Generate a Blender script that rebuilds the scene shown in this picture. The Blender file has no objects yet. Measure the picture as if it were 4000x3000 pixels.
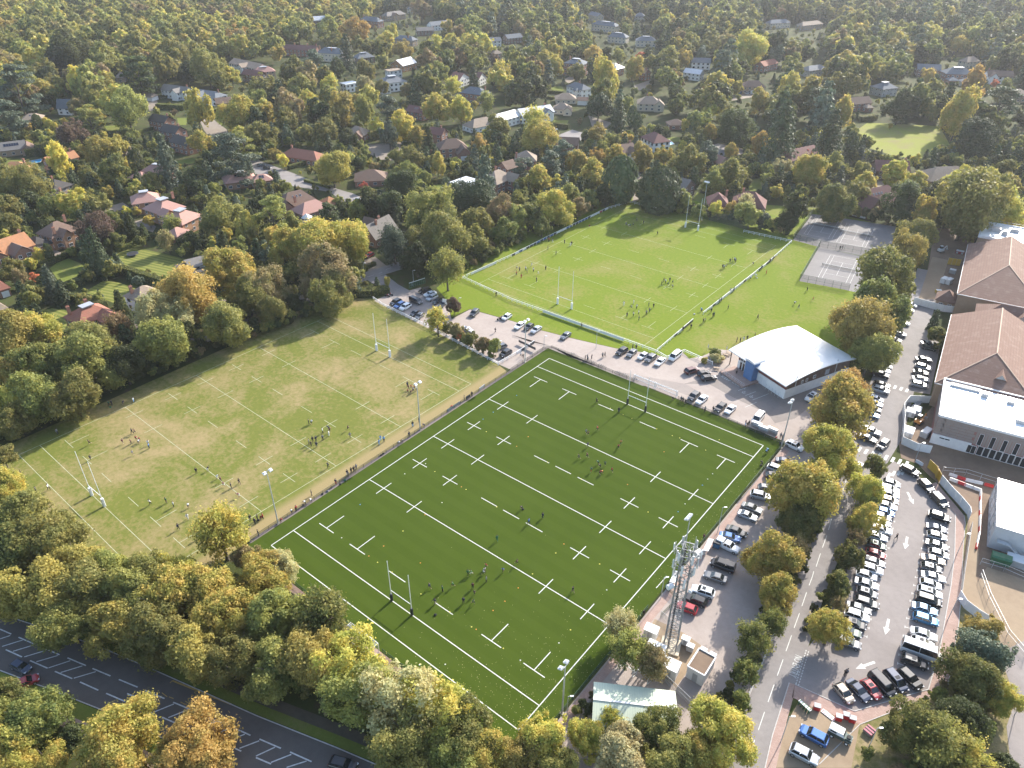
import bpy, math, random
import numpy as np
from mathutils import Vector, Matrix
R_ = math.radians
random.seed(7); np.random.seed(7)
SC = bpy.context.scene
COL = SC.collection
# ------------------------------------------------------------------ camera (solved from the marked rugby pitch; metres, X across pitch, Y along it)
CAMP = np.array([112.2440, -108.2375, 116.8324]); FPX = 2952.7961
RM = np.array([[0.7788341328517425, 0.627211692494073, 0.004783963155691684],
               [0.34538281580887153, -0.4224842149596524, -0.8379843665915289],
               [-0.5235724439355931, 0.6543031261629361, -0.5456732676634304]])
cd = bpy.data.cameras.new('camera'); cam = bpy.data.objects.new('camera', cd); COL.objects.link(cam)
cam.matrix_world = Matrix(((RM[0][0], -RM[1][0], -RM[2][0], CAMP[0]), (RM[0][1], -RM[1][1], -RM[2][1], CAMP[1]),
                           (RM[0][2], -RM[1][2], -RM[2][2], CAMP[2]), (0, 0, 0, 1)))
cd.sensor_width = 36; cd.lens = FPX / 4000 * 36; cd.clip_start = 1; cd.clip_end = 9000
SC.camera = cam
# ------------------------------------------------------------------ sky, sun, exposure
SUN_EL, SUN_AZ = R_(29.6), R_(91.0)      # sun stands over +Y (ahead and to the right of the camera)
W = bpy.data.worlds.new('World'); SC.world = W; W.use_nodes = True
nt = W.node_tree; bg = nt.nodes['Background']; sk = nt.nodes.new('ShaderNodeTexSky'); sk.sky_type = 'NISHITA'
sk.sun_disc = False; sk.sun_elevation = SUN_EL; sk.sun_rotation = R_(90) - SUN_AZ; sk.air_density = 1.0; sk.dust_density = 1.5
nt.links.new(sk.outputs[0], bg.inputs[0]); bg.inputs[1].default_value = 0.15
sl = bpy.data.lights.new('sun', 'SUN'); sl.energy = 3.9; sl.angle = R_(0.53); sl.color = (1.0, 0.945, 0.86)
so = bpy.data.objects.new('sun', sl); COL.objects.link(so)
so.rotation_euler = Vector((math.cos(SUN_AZ) * math.cos(SUN_EL), math.sin(SUN_AZ) * math.cos(SUN_EL), math.sin(SUN_EL))).to_track_quat('Z', 'Y').to_euler()
VS = SC.view_settings; VS.view_transform = 'Standard'; VS.look = 'None'; VS.gamma = 1; VS.use_curve_mapping = False; VS.exposure = 1.36
SC.cycles.max_bounces = 5; SC.cycles.diffuse_bounces = 3; SC.cycles.glossy_bounces = 2; SC.cycles.transmission_bounces = 3
SC.cycles.volume_bounces = 0; SC.cycles.transparent_max_bounces = 6; SC.cycles.caustics_reflective = False; SC.cycles.caustics_refractive = False
SC.cycles.use_denoising = True; SC.cycles.denoiser = 'OPENIMAGEDENOISE'; SC.cycles.denoising_input_passes = 'RGB_ALBEDO_NORMAL'; SC.cycles.denoising_prefilter = 'ACCURATE'; SC.cycles.sample_clamp_indirect = 6
# ------------------------------------------------------------------ pixels of the photograph -> points on a level z. t: 10*column+row of 1000x750 pixel views, each 2212 wide
def px(t, x, y):
    if t == 99: return x * 4000 / 2212, y * 4000 / 2212
    return (t // 10) * 1000 + x * 1000 / 2212, (t % 10) * 750 + y * 1000 / 2212
def raw(a, b, z=0.0):
    w = RM.T @ np.array([(a - 2000) / FPX, (b - 1500) / FPX, 1.0]); k = (z - CAMP[2]) / w[2]; p = CAMP + k * w
    return Vector((p[0], p[1], z))
def at(t, x, y, z=0.0): return raw(*px(t, x, y), z)
def depth(p):
    return float(RM[2] @ (np.array(p) - CAMP))
def screen(p):
    c = RM @ (np.array(p) - CAMP); return 2000 + FPX * c[0] / c[2], 1500 + FPX * c[1] / c[2]
def poly(*a):
    out = []
    for i in range(0, len(a), 2):
        for q in a[i + 1]: out.append(at(a[i], q[0], q[1]))
    return [(p.x, p.y) for p in out]
ORD = 'zeroth first second third fourth fifth sixth seventh eighth ninth tenth eleventh twelfth thirteenth fourteenth fifteenth sixteenth seventeenth eighteenth nineteenth'.split()
TENS = {20: 'twentieth', 30: 'thirtieth', 40: 'fortieth', 50: 'fiftieth', 60: 'sixtieth', 70: 'seventieth', 80: 'eightieth', 90: 'ninetieth'}
def nth(n):
    if n < 20: return ORD[n]
    if n % 10 == 0: return TENS[n]
    return {2: 'twenty', 3: 'thirty', 4: 'forty', 5: 'fifty', 6: 'sixty', 7: 'seventy', 8: 'eighty', 9: 'ninety'}[n // 10] + '-' + ORD[n % 10]
# ------------------------------------------------------------------ materials
_M = {}
def srgb(h):
    v = [int(h[i:i + 2], 16) / 255 for i in (0, 2, 4)]
    return tuple(c / 12.92 if c <= .04045 else ((c + .055) / 1.055) ** 2.4 for c in v)
def newmat(name):
    m = bpy.data.materials.new(name); m.use_nodes = True; nt = m.node_tree; return m, nt, nt.nodes['Principled BSDF']
def mat(name, col, rough=.7, metal=0., var=.0, scale=1., spec=.5, bump=0., coat=0.):
    """plain procedural material; var: noise variation of the colour; scale: noise scale per metre"""
    if name in _M: return _M[name]
    m, nt, b = newmat(name); b.inputs['Base Color'].default_value = (*col, 1); b.inputs['Roughness'].default_value = rough; b.inputs['Metallic'].default_value = metal
    b.inputs['Specular IOR Level'].default_value = spec
    if coat: b.inputs['Coat Weight'].default_value = coat; b.inputs['Coat Roughness'].default_value = .06
    if var or bump:
        g = nt.nodes.new('ShaderNodeTexCoord'); n = nt.nodes.new('ShaderNodeTexNoise'); n.inputs['Scale'].default_value = scale; n.inputs['Detail'].default_value = 5
        nt.links.new(g.outputs['Object'], n.inputs['Vector'])
        if var:
            mx = nt.nodes.new('ShaderNodeMix'); mx.data_type = 'RGBA'; cr = nt.nodes.new('ShaderNodeMapRange'); cr.inputs[1].default_value = .3; cr.inputs[2].default_value = .7
            nt.links.new(n.outputs[0], cr.inputs[0]); nt.links.new(cr.outputs[0], mx.inputs[0])
            mx.inputs[6].default_value = (*[c * (1 - var) for c in col], 1); mx.inputs[7].default_value = (*[min(1, c * (1 + var)) for c in col], 1)
            nt.links.new(mx.outputs[2], b.inputs['Base Color'])
        if bump:
            bp = nt.nodes.new('ShaderNodeBump'); bp.inputs['Strength'].default_value = bump; bp.inputs['Distance'].default_value = .05
            nt.links.new(n.outputs[0], bp.inputs['Height']); nt.links.new(bp.outputs[0], b.inputs['Normal'])
    _M[name] = m; return m
class NT:
    """small helper to write node graphs tersely"""
    def __init__(s, name):
        s.m, s.nt, s.b = newmat(name); s.N = s.nt.nodes; s.L = s.nt.links; _M[name] = s.m
        s.geo = s.N.new('ShaderNodeNewGeometry')
    def link(s, a, b): s.L.new(a, b)
    def val(s, sock, v):
        if hasattr(v, 'links'): s.L.new(v, sock)
        else: sock.default_value = v
    def noise(s, scale, detail=4, rough=.55, vec=None, dist=0):
        n = s.N.new('ShaderNodeTexNoise'); n.inputs['Scale'].default_value = scale; n.inputs['Detail'].default_value = detail; n.inputs['Roughness'].default_value = rough
        n.inputs['Distortion'].default_value = dist
        s.L.new(vec or s.geo.outputs['Position'], n.inputs['Vector']); return n.outputs[0]
    def ramp(s, f, lo, hi, a=0., b=1.):
        r = s.N.new('ShaderNodeMapRange'); r.inputs[1].default_value = lo; r.inputs[2].default_value = hi; r.inputs[3].default_value = a; r.inputs[4].default_value = b
        s.L.new(f, r.inputs[0]); return r.outputs[0]
    def mix(s, f, a, b, mode='MIX'):
        m = s.N.new('ShaderNodeMix'); m.data_type = 'RGBA'; m.blend_type = mode; s.val(m.inputs[0], f)
        for k, v in ((6, a), (7, b)):
            if isinstance(v, tuple): m.inputs[k].default_value = (*v, 1)
            else: s.L.new(v, m.inputs[k])
        return m.outputs[2]
    def math(s, op, a, b=0., c=None):
        m = s.N.new('ShaderNodeMath'); m.operation = op; s.val(m.inputs[0], a); s.val(m.inputs[1], b)
        if c is not None: s.val(m.inputs[2], c)
        return m.outputs[0]
    def xyz(s, vec=None):
        x = s.N.new('ShaderNodeSeparateXYZ'); s.L.new(vec or s.geo.outputs['Position'], x.inputs[0]); return x.outputs
    def bump(s, f, st=.3, d=.05):
        b = s.N.new('ShaderNodeBump'); b.inputs['Strength'].default_value = st; b.inputs['Distance'].default_value = d; s.L.new(f, b.inputs['Height']); s.L.new(b.outputs[0], s.b.inputs['Normal'])
    def out(s, col, rough=.8, spec=.3):
        s.val(s.b.inputs['Base Color'], (*col, 1) if isinstance(col, tuple) else col); s.val(s.b.inputs['Roughness'], rough); s.b.inputs['Specular IOR Level'].default_value = spec; return s.m
# ------------------------------------------------------------------ meshes and objects
class MB:
    def __init__(s): s.v = []; s.f = []
    def add(s, vs, fs):
        n = len(s.v); s.v += [tuple(v) for v in vs]; s.f += [tuple(i + n for i in f) for f in fs]; return s
    def box(s, c, d, rz=0., rx=0., ry=0.):
        M = Matrix.Rotation(rz, 3, 'Z') @ Matrix.Rotation(ry, 3, 'Y') @ Matrix.Rotation(rx, 3, 'X'); c = Vector(c); vs = []
        for z in (-.5, .5):
            for x, y in ((-.5, -.5), (.5, -.5), (.5, .5), (-.5, .5)): vs.append(c + M @ Vector((x * d[0], y * d[1], z * d[2])))
        return s.add(vs, [(3, 2, 1, 0), (4, 5, 6, 7), (0, 1, 5, 4), (1, 2, 6, 5), (2, 3, 7, 6), (3, 0, 4, 7)])
    def bar(s, a, b, w, h=None):
        """square bar from a to b"""
        a, b = Vector(a), Vector(b); h = h or w; d = (b - a).normalized(); u = Vector((0, 0, 1)) if abs(d.z) < .95 else Vector((0, 1, 0))
        x = d.cross(u).normalized(); y = x.cross(d); vs = []
        for p in (a, b):
            for i, j in ((-.5, -.5), (.5, -.5), (.5, .5), (-.5, .5)): vs.append(p + x * (i * w) + y * (j * h))
        return s.add(vs, [(3, 2, 1, 0), (4, 5, 6, 7), (0, 1, 5, 4), (1, 2, 6, 5), (2, 3, 7, 6), (3, 0, 4, 7)])
    def tube(s, pts, rads, n=8, cap=True):
        pts = [Vector(p) for p in pts]; base = len(s.v)
        if not hasattr(rads, '__len__'): rads = [rads] * len(pts)
        for i, p in enumerate(pts):
            d = (pts[min(i + 1, len(pts) - 1)] - pts[max(i - 1, 0)]).normalized(); u = Vector((0, 0, 1)) if abs(d.z) < .9 else Vector((1, 0, 0))
            x = d.cross(u).normalized(); y = d.cross(x)
            for k in range(n):
                a = 2 * math.pi * k / n; s.v.append(tuple(p + (x * math.cos(a) + y * math.sin(a)) * rads[i]))
        for i in range(len(pts) - 1):
            for k in range(n):
                a, b = base + i * n + k, base + i * n + (k + 1) % n; s.f.append((a, b, b + n, a + n))
        if cap: s.f.append(tuple(base + k for k in range(n))[::-1]); s.f.append(tuple(base + (len(pts) - 1) * n + k for k in range(n)))
        return s
    def prism(s, pts, z0, z1):
        """vertical prism over a CCW 2-d outline"""
        n = len(pts); ar = sum(pts[i][0] * pts[(i + 1) % n][1] - pts[(i + 1) % n][0] * pts[i][1] for i in range(n))
        if ar < 0: pts = pts[::-1]
        return s.add([(p[0], p[1], z0) for p in pts] + [(p[0], p[1], z1) for p in pts],
                     [tuple(range(n))[::-1], tuple(range(n, 2 * n))] + [(i, (i + 1) % n, n + (i + 1) % n, n + i) for i in range(n)])
    def sheet(s, pts, z):
        n = len(pts); ar = sum(pts[i][0] * pts[(i + 1) % n][1] - pts[(i + 1) % n][0] * pts[i][1] for i in range(n))
        if ar < 0: pts = pts[::-1]
        return s.add([(p[0], p[1], z) for p in pts], [tuple(range(n))])
    def sphere(s, c, r, n=8, m=5, sz=1.):
        base = len(s.v); c = Vector(c)
        for j in range(1, m):
            t = math.pi * j / m
            for k in range(n): a = 2 * math.pi * k / n; s.v.append((c.x + r * math.sin(t) * math.cos(a), c.y + r * math.sin(t) * math.sin(a), c.z + r * sz * math.cos(t)))
        s.v.append((c.x, c.y, c.z + r * sz)); s.v.append((c.x, c.y, c.z - r * sz)); T = len(s.v) - 2
        for j in range(m - 2):
            for k in range(n): a, b = base + j * n + k, base + j * n + (k + 1) % n; s.f.append((a, a + n, b + n, b))
        for k in range(n):
            s.f.append((T, base + k, base + (k + 1) % n)); e = base + (m - 2) * n; s.f.append((T + 1, e + (k + 1) % n, e + k))
        return s
    def mesh(s, name, m=None, smooth=False):
        me = bpy.data.meshes.new(name); me.from_pydata(s.v, [], s.f); me.update()
        if m is not None: me.materials.append(m)
        if smooth: me.polygons.foreach_set('use_smooth', [True] * len(me.polygons))
        return me
    def build(s, name, m=None, parent=None, smooth=False): return obj(name, s.mesh(name, m, smooth), parent)
def obj(name, me, parent=None, loc=None, rz=0., sc=None, m=None):
    o = bpy.data.objects.new(name, me); COL.objects.link(o)
    if parent is not None: o.parent = parent
    if loc is not None: o.location = loc
    if rz: o.rotation_euler = (0, 0, rz)
    if sc is not None: o.scale = sc if hasattr(sc, '__len__') else (sc, sc, sc)
    if m is not None: setm(o, m)
    return o
def setm(o, m):
    o.material_slots[0].link = 'OBJECT'; o.material_slots[0].material = m
def empty(name, loc, rz=0.): return obj(name, None, None, loc, rz)
def tag(o, label=None, cat=None, group=None, kind=None):
    if label: o['label'] = label
    if cat: o['category'] = cat
    if group: o['group'] = group
    if kind: o['kind'] = kind
    return o
def kids(o): return [c for c in bpy.data.objects if c.parent == o]
class Proto:
    """a kind of thing: list of (name, mesh, loc, rotz, key, parent index); stamp() links one copy with its parts"""
    def __init__(s, name): s.name = name; s.parts = []
    def add(s, name, me, loc=(0, 0, 0), key=None, par=None, rot=(0, 0, 0)): s.parts.append((name, me, loc, key, par, rot)); return len(s.parts) - 1
    def stamp(s, loc, rz, label, cat, group=None, mats={}, sc=None, skip=()):
        r = empty(s.name, loc, rz)
        if sc is not None: r.scale = sc if hasattr(sc, '__len__') else (sc, sc, sc)
        tag(r, label, cat, group); made = []
        for n, me, l, key, par, rot in s.parts:
            if n in skip: made.append(None); continue
            o = obj(n, me, r if par is None else made[par], l); o.rotation_euler = rot
            if key in mats: setm(o, mats[key])
            made.append(o)
        return r
def struct(name, pts, z, m, label=None):
    return tag(MB().sheet(pts, z).build(name, m), label, None, None, 'structure')
# ================================================================== GROUND, GRASS, ROADS
def grass_mat(name, g1, g2, dry, amt, sc=.05, worn=None):
    t = NT(name); n1 = t.noise(sc, 6, .62, dist=.6); n2 = t.noise(.9, 5, .7); n3 = t.noise(6., 4, .7)
    a = t.mix(t.ramp(n2, .3, .7), g1, g2); f = t.ramp(t.math('ADD', n1, t.math('MULTIPLY', t.math('SUBTRACT', n2, .5), .55)), .47 - amt, .74 - amt)
    if worn:
        x = t.xyz()
        for ax, c, w, k in worn:
            d = t.math('ABSOLUTE', t.math('SUBTRACT', t.math('ADD', x[ax], t.math('MULTIPLY', n1, 2.0)), c + 1.0)); f = t.math('MAXIMUM', f, t.ramp(d, w * .3, w, k, 0.))
    c = t.mix(f, a, dry); c = t.mix(t.math('MULTIPLY', t.ramp(n3, .35, .75), .38), c, tuple(v * .45 for v in g1)); t.bump(n3, .5, .06)
    return t.out(c, .95, .1)
G_LEFT = grass_mat('worn_grass', (.120, .142, .026), (.170, .172, .038), (.31, .235, .115), .045, .055, [(0, -6.6, 3.2, .95)])
G_FAR = grass_mat('playing_field_grass', (.128, .182, .013), (.168, .207, .020), (.25, .215, .075), -.015, .035)
G_LAWN = grass_mat('lawn_grass', (.13, .16, .03), (.17, .19, .04), (.20, .17, .07), -.06, .1)
def striped_lawn(name, ang):
    t = NT(name); x = t.xyz(); u = t.math('ADD', t.math('MULTIPLY', x[0], math.cos(ang)), t.math('MULTIPLY', x[1], math.sin(ang)))
    w = t.ramp(t.math('SINE', t.math('MULTIPLY', u, 3.6)), -.4, .4); n = t.noise(2., 4)
    c = t.mix(w, (.125, .150, .030), (.235, .225, .060)); c = t.mix(t.ramp(n, .35, .75, 0, .5), c, (.11, .12, .03)); return t.out(c, .95, .1)
t = NT('artificial_turf'); n1 = t.noise(.05, 4); n2 = t.noise(.5, 4, .7); n3 = t.noise(9., 3, .7)
c = t.mix(t.ramp(n1, .3, .7), (.043, .068, .0068), (.051, .077, .0088)); c = t.mix(t.ramp(n2, .3, .8, 0, .35), c, (.058, .085, .011)); c = t.mix(t.ramp(n3, .4, .8, 0, .4), c, (.030, .048, .006)); xx = t.xyz(); c = t.mix(t.math('MULTIPLY', t.ramp(t.math('SINE', t.math('MULTIPLY', xx[1], 1.57)), -.15, .15), .16), c, (.070, .100, .014)); c = t.mix(t.ramp(t.math('ABSOLUTE', t.math('SINE', t.math('MULTIPLY', xx[1], .785))), 0., .03, .25, 0.), c, (.03, .045, .008)); t.bump(n3, .4, .03); TURF = t.out(c, 1., .05)
t = NT('garden_soil'); n1 = t.noise(.035, 5, .6); n2 = t.noise(.25, 5, .65); n3 = t.noise(3., 4, .7)
c = t.mix(t.ramp(n1, .42, .58), (.040, .052, .016), (.066, .078, .022)); c = t.mix(t.ramp(n2, .5, .7), c, (.085, .062, .038)); c = t.mix(t.ramp(n3, .4, .8, 0, .5), c, (.03, .03, .012)); GROUND = t.out(c, .95, .1)
def tarmac(name, c1, c2, sc=.12, patch=.0):
    t = NT(name); n1 = t.noise(sc, 6, .65, dist=.4); n2 = t.noise(14., 3, .7); n3 = t.noise(.9, 4, .6)
    c = t.mix(t.ramp(n1, .3, .7), c1, c2); c = t.mix(t.ramp(n3, .45, .75, 0, .3), c, tuple(v * .72 for v in c1)); c = t.mix(t.ramp(n2, .35, .8, 0, .35), c, tuple(v * .6 for v in c1)); t.bump(n2, .25, .02)
    return t.out(c, .85, .25)
T_LIGHT = tarmac('pink_gravel_tarmac', (.31, .255, .22), (.39, .33, .29))
T_CAR = tarmac('car_park_tarmac', (.225, .196, .18), (.295, .262, .242), .09)
T_ROAD = tarmac('road_tarmac', (.215, .193, .18), (.275, .25, .232), .2)
T_MAIN = tarmac('dark_asphalt', (.112, .096, .084), (.140, .122, .108), .2)
T_COURT = tarmac('tennis_court_tarmac', (.185, .172, .165), (.225, .210, .200), .1)
T_MUD = tarmac('bare_earth', (.17, .115, .078), (.24, .17, .115), .15)
T_SAND = tarmac('sandy_earth', (.27, .195, .125), (.33, .25, .165), .15)
T_PATH = tarmac('path_tarmac', (.185, .150, .135), (.23, .19, .17), .2)
T_DRIVE = tarmac('gravel_drive', (.22, .18, .14), (.28, .23, .18), .2)
def paving(name, c1, c2, mort, sx=.4, sy=.2, rot=0.):
    t = NT(name); mp = t.N.new('ShaderNodeMapping'); mp.inputs['Rotation'].default_value = (0, 0, rot); t.link(t.geo.outputs['Position'], mp.inputs[0])
    b = t.N.new('ShaderNodeTexBrick'); t.link(mp.outputs[0], b.inputs[0]); b.inputs['Color1'].default_value = (*c1, 1); b.inputs['Color2'].default_value = (*c2, 1); b.inputs['Mortar'].default_value = (*mort, 1)
    b.inputs['Scale'].default_value = 1; b.inputs['Brick Width'].default_value = sx; b.inputs['Row Height'].default_value = sy; b.inputs['Mortar Size'].default_value = .012
    n = t.noise(.5, 4); c = t.mix(t.ramp(n, .35, .7, 0, .35), b.outputs[0], tuple(v * .6 for v in c1)); return t.out(c, .85, .2)
T_BLOCK = paving('pink_block_paving', (.36, .245, .20), (.42, .30, .25), (.24, .17, .14))
WHITE = mat('white_line_paint', (.52, .52, .48), .7, var=.15, scale=3.)
FAINT = mat('worn_line_paint', (.38, .39, .25), .9, var=.22, scale=1.2)
ROADW = mat('road_paint', (.55, .54, .52), .7, var=.2, scale=2.)
YELLOWP = mat('yellow_road_paint', (.42, .27, .07), .8, var=.25, scale=2.)
def ribbon(path, w, ends=0.):
    """outline of a strip of constant width along a path"""
    L, Rr = [], []; n = len(path)
    for i, p in enumerate(path):
        a, b = path[max(i - 1, 0)], path[min(i + 1, n - 1)]; d = Vector((b[0] - a[0], b[1] - a[1])).normalized(); q = Vector((-d.y, d.x)); wi = w[i] if hasattr(w, '__len__') else w
        L.append((p[0] + q.x * wi / 2, p[1] + q.y * wi / 2)); Rr.append((p[0] - q.x * wi / 2, p[1] - q.y * wi / 2))
    return L + Rr[::-1]
def strip(name, path, w, z, m, label=None):
    o = ribbon(path, w); n = len(path); b = MB(); b.add([(p[0], p[1], z) for p in o], [(i, 2 * n - 1 - i, 2 * n - 2 - i, i + 1) for i in range(n - 1)])
    return tag(b.build(name, m), label, None, None, 'structure')
def kerb(name, path, w=.16, h=.12, m=None, parent=None):
    b = MB()
    for p, q in zip(path[:-1], path[1:]): b.bar((p[0], p[1], h / 2), (q[0], q[1], h / 2), w, h)
    o = b.build(name, m or KERB, parent)
    return o if parent else tag(o, None, None, None, 'structure')
KERB = mat('kerb_stone', (.42, .40, .37), .85, var=.15, scale=2.)
def line(parent, a, b, w, z, m, name='line_marking'):
    a, b = Vector((a[0], a[1], 0)), Vector((b[0], b[1], 0)); d = (b - a).normalized(); q = Vector((-d.y, d.x, 0)) * w / 2
    return MB().add([(*(a - q).xy, z), (*(b - q).xy, z), (*(b + q).xy, z), (*(a + q).xy, z)], [(0, 1, 2, 3)]).build(name, m, parent)
def flat(parent, pts, z, m, name='line_marking'): return MB().sheet(pts, z).build(name, m, parent)
def text(parent, s, org, ang, size, z, m, name, sx=1., sp=1.):
    c = bpy.data.curves.new(name, 'FONT'); c.body = s; c.size = size; c.space_character = sp; c.materials.append(m); c.resolution_u = 2
    o = bpy.data.objects.new(name, c); COL.objects.link(o); o.location = (org[0], org[1], z); o.rotation_euler = (0, 0, ang); o.scale = (sx, 1, 1); o.parent = parent; return o

GR = struct('ground', [(-3500, -900), (1500, -900), (1500, 4200), (-3500, 4200)], 0, GROUND)
# ---- left grass pitch
LP = struct('left_playing_field', [(-80, -92), (-20, -80), (-4.7, -60), (-4.7, 36), (-9, 37.2), (-36, 40.2), (-70, 43.5), (-80, 36)], .02, G_LEFT)
def bl(u, v):   # bilinear over the four try-line corners: u across, v along
    a, b, c, d = Vector((-73.8, -65.0)), Vector((-11.0, -66.7)), Vector((-72.1, 21.0)), Vector((-9.0, 19.7))
    return a * (1 - u) * (1 - v) + b * u * (1 - v) + c * (1 - u) * v + d * u * v
def pitch_lines(root, fn, w, m, z, v0, v1, LW=63., LL=86.):
    for v in (0, 22 / LL, .5, 1 - 22 / LL, 1, v0, v1): line(root, fn(0, v), fn(1, v), w, z, m)
    for u in (0, 1): line(root, fn(u, v0), fn(u, v1), w, z + .002, m)
    q = [5 / LW, 15 / LW, 1 - 15 / LW, 1 - 5 / LW]
    for v in (22 / LL, .5, 1 - 22 / LL):
        for u in q: line(root, fn(u, v - 2.4 / LL), fn(u, v + 2.4 / LL), w, z + .002, m)
    for v in (.5 - 10 / LL, .5 + 10 / LL):
        for u in q:
            line(root, fn(u, v - 2.4 / LL), fn(u, v + 2.4 / LL), w, z + .002, m); line(root, fn(u - 2.4 / LW, v), fn(u + 2.4 / LW, v), w, z, m)
        for u in (.5 - 6.5 / LW, .5 + 6.5 / LW, ): line(root, fn(u - 2.3 / LW, v), fn(u + 2.3 / LW, v), w, z, m)
        if m is WHITE: line(root, fn(.5 - 2.3 / LW, v), fn(.5 + 2.3 / LW, v), w, z, m)
    for v, s in ((5 / LL, 1), (1 - 5 / LL, -1)):
        for u in q:
            line(root, fn(u - 2.4 / LW, v), fn(u + 2.4 / LW, v), w, z, m); line(root, fn(u, v), fn(u, v + s * 5 / LL), w, z + .002, m)
        for u in (.5 - 6.5 / LW, .5 + 6.5 / LW): line(root, fn(u - 2.4 / LW, v), fn(u + 2.4 / LW, v), w, z, m)
pitch_lines(LP, bl, .12, FAINT, .03, -5 / 86, 1 + 4.8 / 86)
# ---- artificial pitch (the marked pitch is 67.1 x 87.7 m)
PWD, PL, G1, G2 = 67.138, 43.862, 5.78, 5.90
AP = struct('artificial_pitch', [(-3.9, -53.4), (70.8, -53.4), (70.8, 54.4), (-3.9, 54.4)], .05, TURF)
pitch_lines(AP, lambda u, v: Vector((u * PWD, -PL + v * 2 * PL)), .18, WHITE, .06, -G1 / (2 * PL), 1 + G2 / (2 * PL), PWD, 2 * PL)
# ---- far playing field
FP = struct('far_playing_field', poly(11, [(1560, 830), (1660, 950), (1690, 1080), (1850, 1010), (2212, 1112)], 21, [(230, 1188), (560, 1272), (900, 1350), (1230, 1398)]) + [(28, 71.5), (60, 77), (75, 120), (66, 160), (56, 190), (50, 226), (14, 228), (-62, 186), (-75, 120)], .02, G_FAR)
pitch_lines(FP, lambda u, v: Vector((-50 + 68 * u, 80.3 + v * 90.3)), .10, FAINT, .03, -5.5 / 90, 1 + 5.5 / 90, 68., 90.3)
# ---- tennis courts
TC = struct('tennis_court_surface', poly(31, [(440, 475), (270, 770), (640, 840), (900, 900), (1010, 600)]), .03, T_COURT)
TC2 = struct('upper_tennis_court_surface', poly(31, [(215, 415), (380, 190), (700, 235), (1110, 300), (1030, 600), (440, 475)]), .034, T_COURT)
def court(root, c, ang, z, m=WHITE):
    M = Matrix.Rotation(ang, 2); f = lambda x, y: M @ Vector((x, y)) + Vector(c)
    for x in (-5.485, -4.115, 4.115, 5.485): line(root, f(x, -11.89), f(x, 11.89), .09, z, m)
    for y in (-11.89, 11.89): line(root, f(-5.485, y), f(5.485, y), .09, z + .002, m)
    for y in (-6.4, 6.4): line(root, f(-4.115, y), f(4.115, y), .09, z + .002, m)
    line(root, f(0, -6.4), f(0, 6.4), .09, z + .004, m)
CA = R_(8.9); C1 = (45.3, 169.8); court(TC, C1, CA, .038)
C2, C3 = at(31, 480, 305), at(31, 760, 370); court(TC2, (C2.x, C2.y), CA, .042); court(TC2, (C3.x, C3.y), CA, .042)
# ---- tarmac between the pitches, club car park, pitch-side car park
TA = struct('club_access_road', poly(11, [(1020, 940), (1180, 870), (1330, 850), (1420, 825), (1650, 950), (1690, 1100), (1850, 1015), (2212, 1115)], 21, [(230, 1190), (560, 1275), (900, 1352), (1230, 1400), (1350, 1440), (1440, 1350), (1530, 1440), (1640, 1420), (1780, 1360), (1900, 1370)])
            + [(60, 100), (78, 88), (88, 66), (90, 40), (93, 8), (95, -22), (97, -60), (71.2, -60), (71.2, 54.9), (-4.4, 54.9), (-4.5, 37.6), (-8.7, 37.6)], .024, T_LIGHT)
strip('footway', [(72.2, -50), (72.3, -8), (72.3, 52)], 1.5, .03, T_BLOCK)
strip('pitch_perimeter_path', [(-4.35, -52), (-4.35, 54.2)], .85, .034, T_PATH)
strip('bottom_path', [(8, -54.2), (72, -54.2)], 1.5, .034, T_BLOCK)
struct('drive_lane', poly(21, [(0, 1235), (400, 1390), (800, 1530), (1500, 1659)], 22, [(1700, 120), (1500, 95), (1350, 30)], 21, [(900, 1659), (620, 1500), (330, 1330), (0, 1260)]), .030, tarmac('worn_lane_tarmac', (.255, .215, .19), (.30, .255, .225)))
struct('club_forecourt', poly(22, [(1480, 0), (1700, 0), (1900, 110), (2212, 260)], 32, [(60, 340), (230, 300), (400, 170)], 31, [(560, 1659), (300, 1659)], 21, [(2000, 1659), (1850, 1560), (1700, 1600)]), .031, tarmac('forecourt_tarmac', (.20, .17, .15), (.25, .215, .19)))
# ---- road beside the right car park
NR = strip('school_road', [(107, -75), (101.5, -45), (97.9, -20), (95.9, -8), (93.2, 10), (90.4, 36), (89, 52)] + [tuple(at(*q).xy) for q in ((32, 880, 620), (32, 1010, 420), (32, 1060, 250), (31, 1150, 1580), (31, 1200, 1380), (31, 1270, 1150), (31, 1340, 900), (31, 1400, 680))],
           [6.6, 6.6, 6.6, 6.6, 6.8, 7, 7.5, 8.5, 8.5, 8.5, 8.5, 8.5, 8.5, 8.5, 8.5], .04, T_ROAD)
CP = struct('car_park', [(94.6, 64.2), (98, 63.2), (103.8, 60.6), (111, 53.2), (113.8, 40), (115.4, 30), (117.6, 12), (118.2, 1.6), (109.5, -10.9), (99.6, -12.2), (98.4, -3.8), (99.3, 4), (97.5, 20), (95.2, 40), (93.2, 56)], .036, T_CAR)
struct('west_parking_bay', poly(31, [(1250, 930), (1260, 1010), (1190, 1220), (1110, 1420), (1010, 1659)], 32, [(1000, 60), (900, 330), (880, 480), (800, 560), (740, 540), (860, 100), (880, 0)], 31, [(900, 1600), (1150, 1250)]), .028, T_CAR)
struct('east_parking_bay', poly(31, [(1390, 1180), (1500, 1180), (1480, 1270), (1470, 1420), (1420, 1659)], 32, [(1400, 90), (1220, 60)], 31, [(1200, 1659), (1290, 1330)]), .029, T_CAR)
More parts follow.
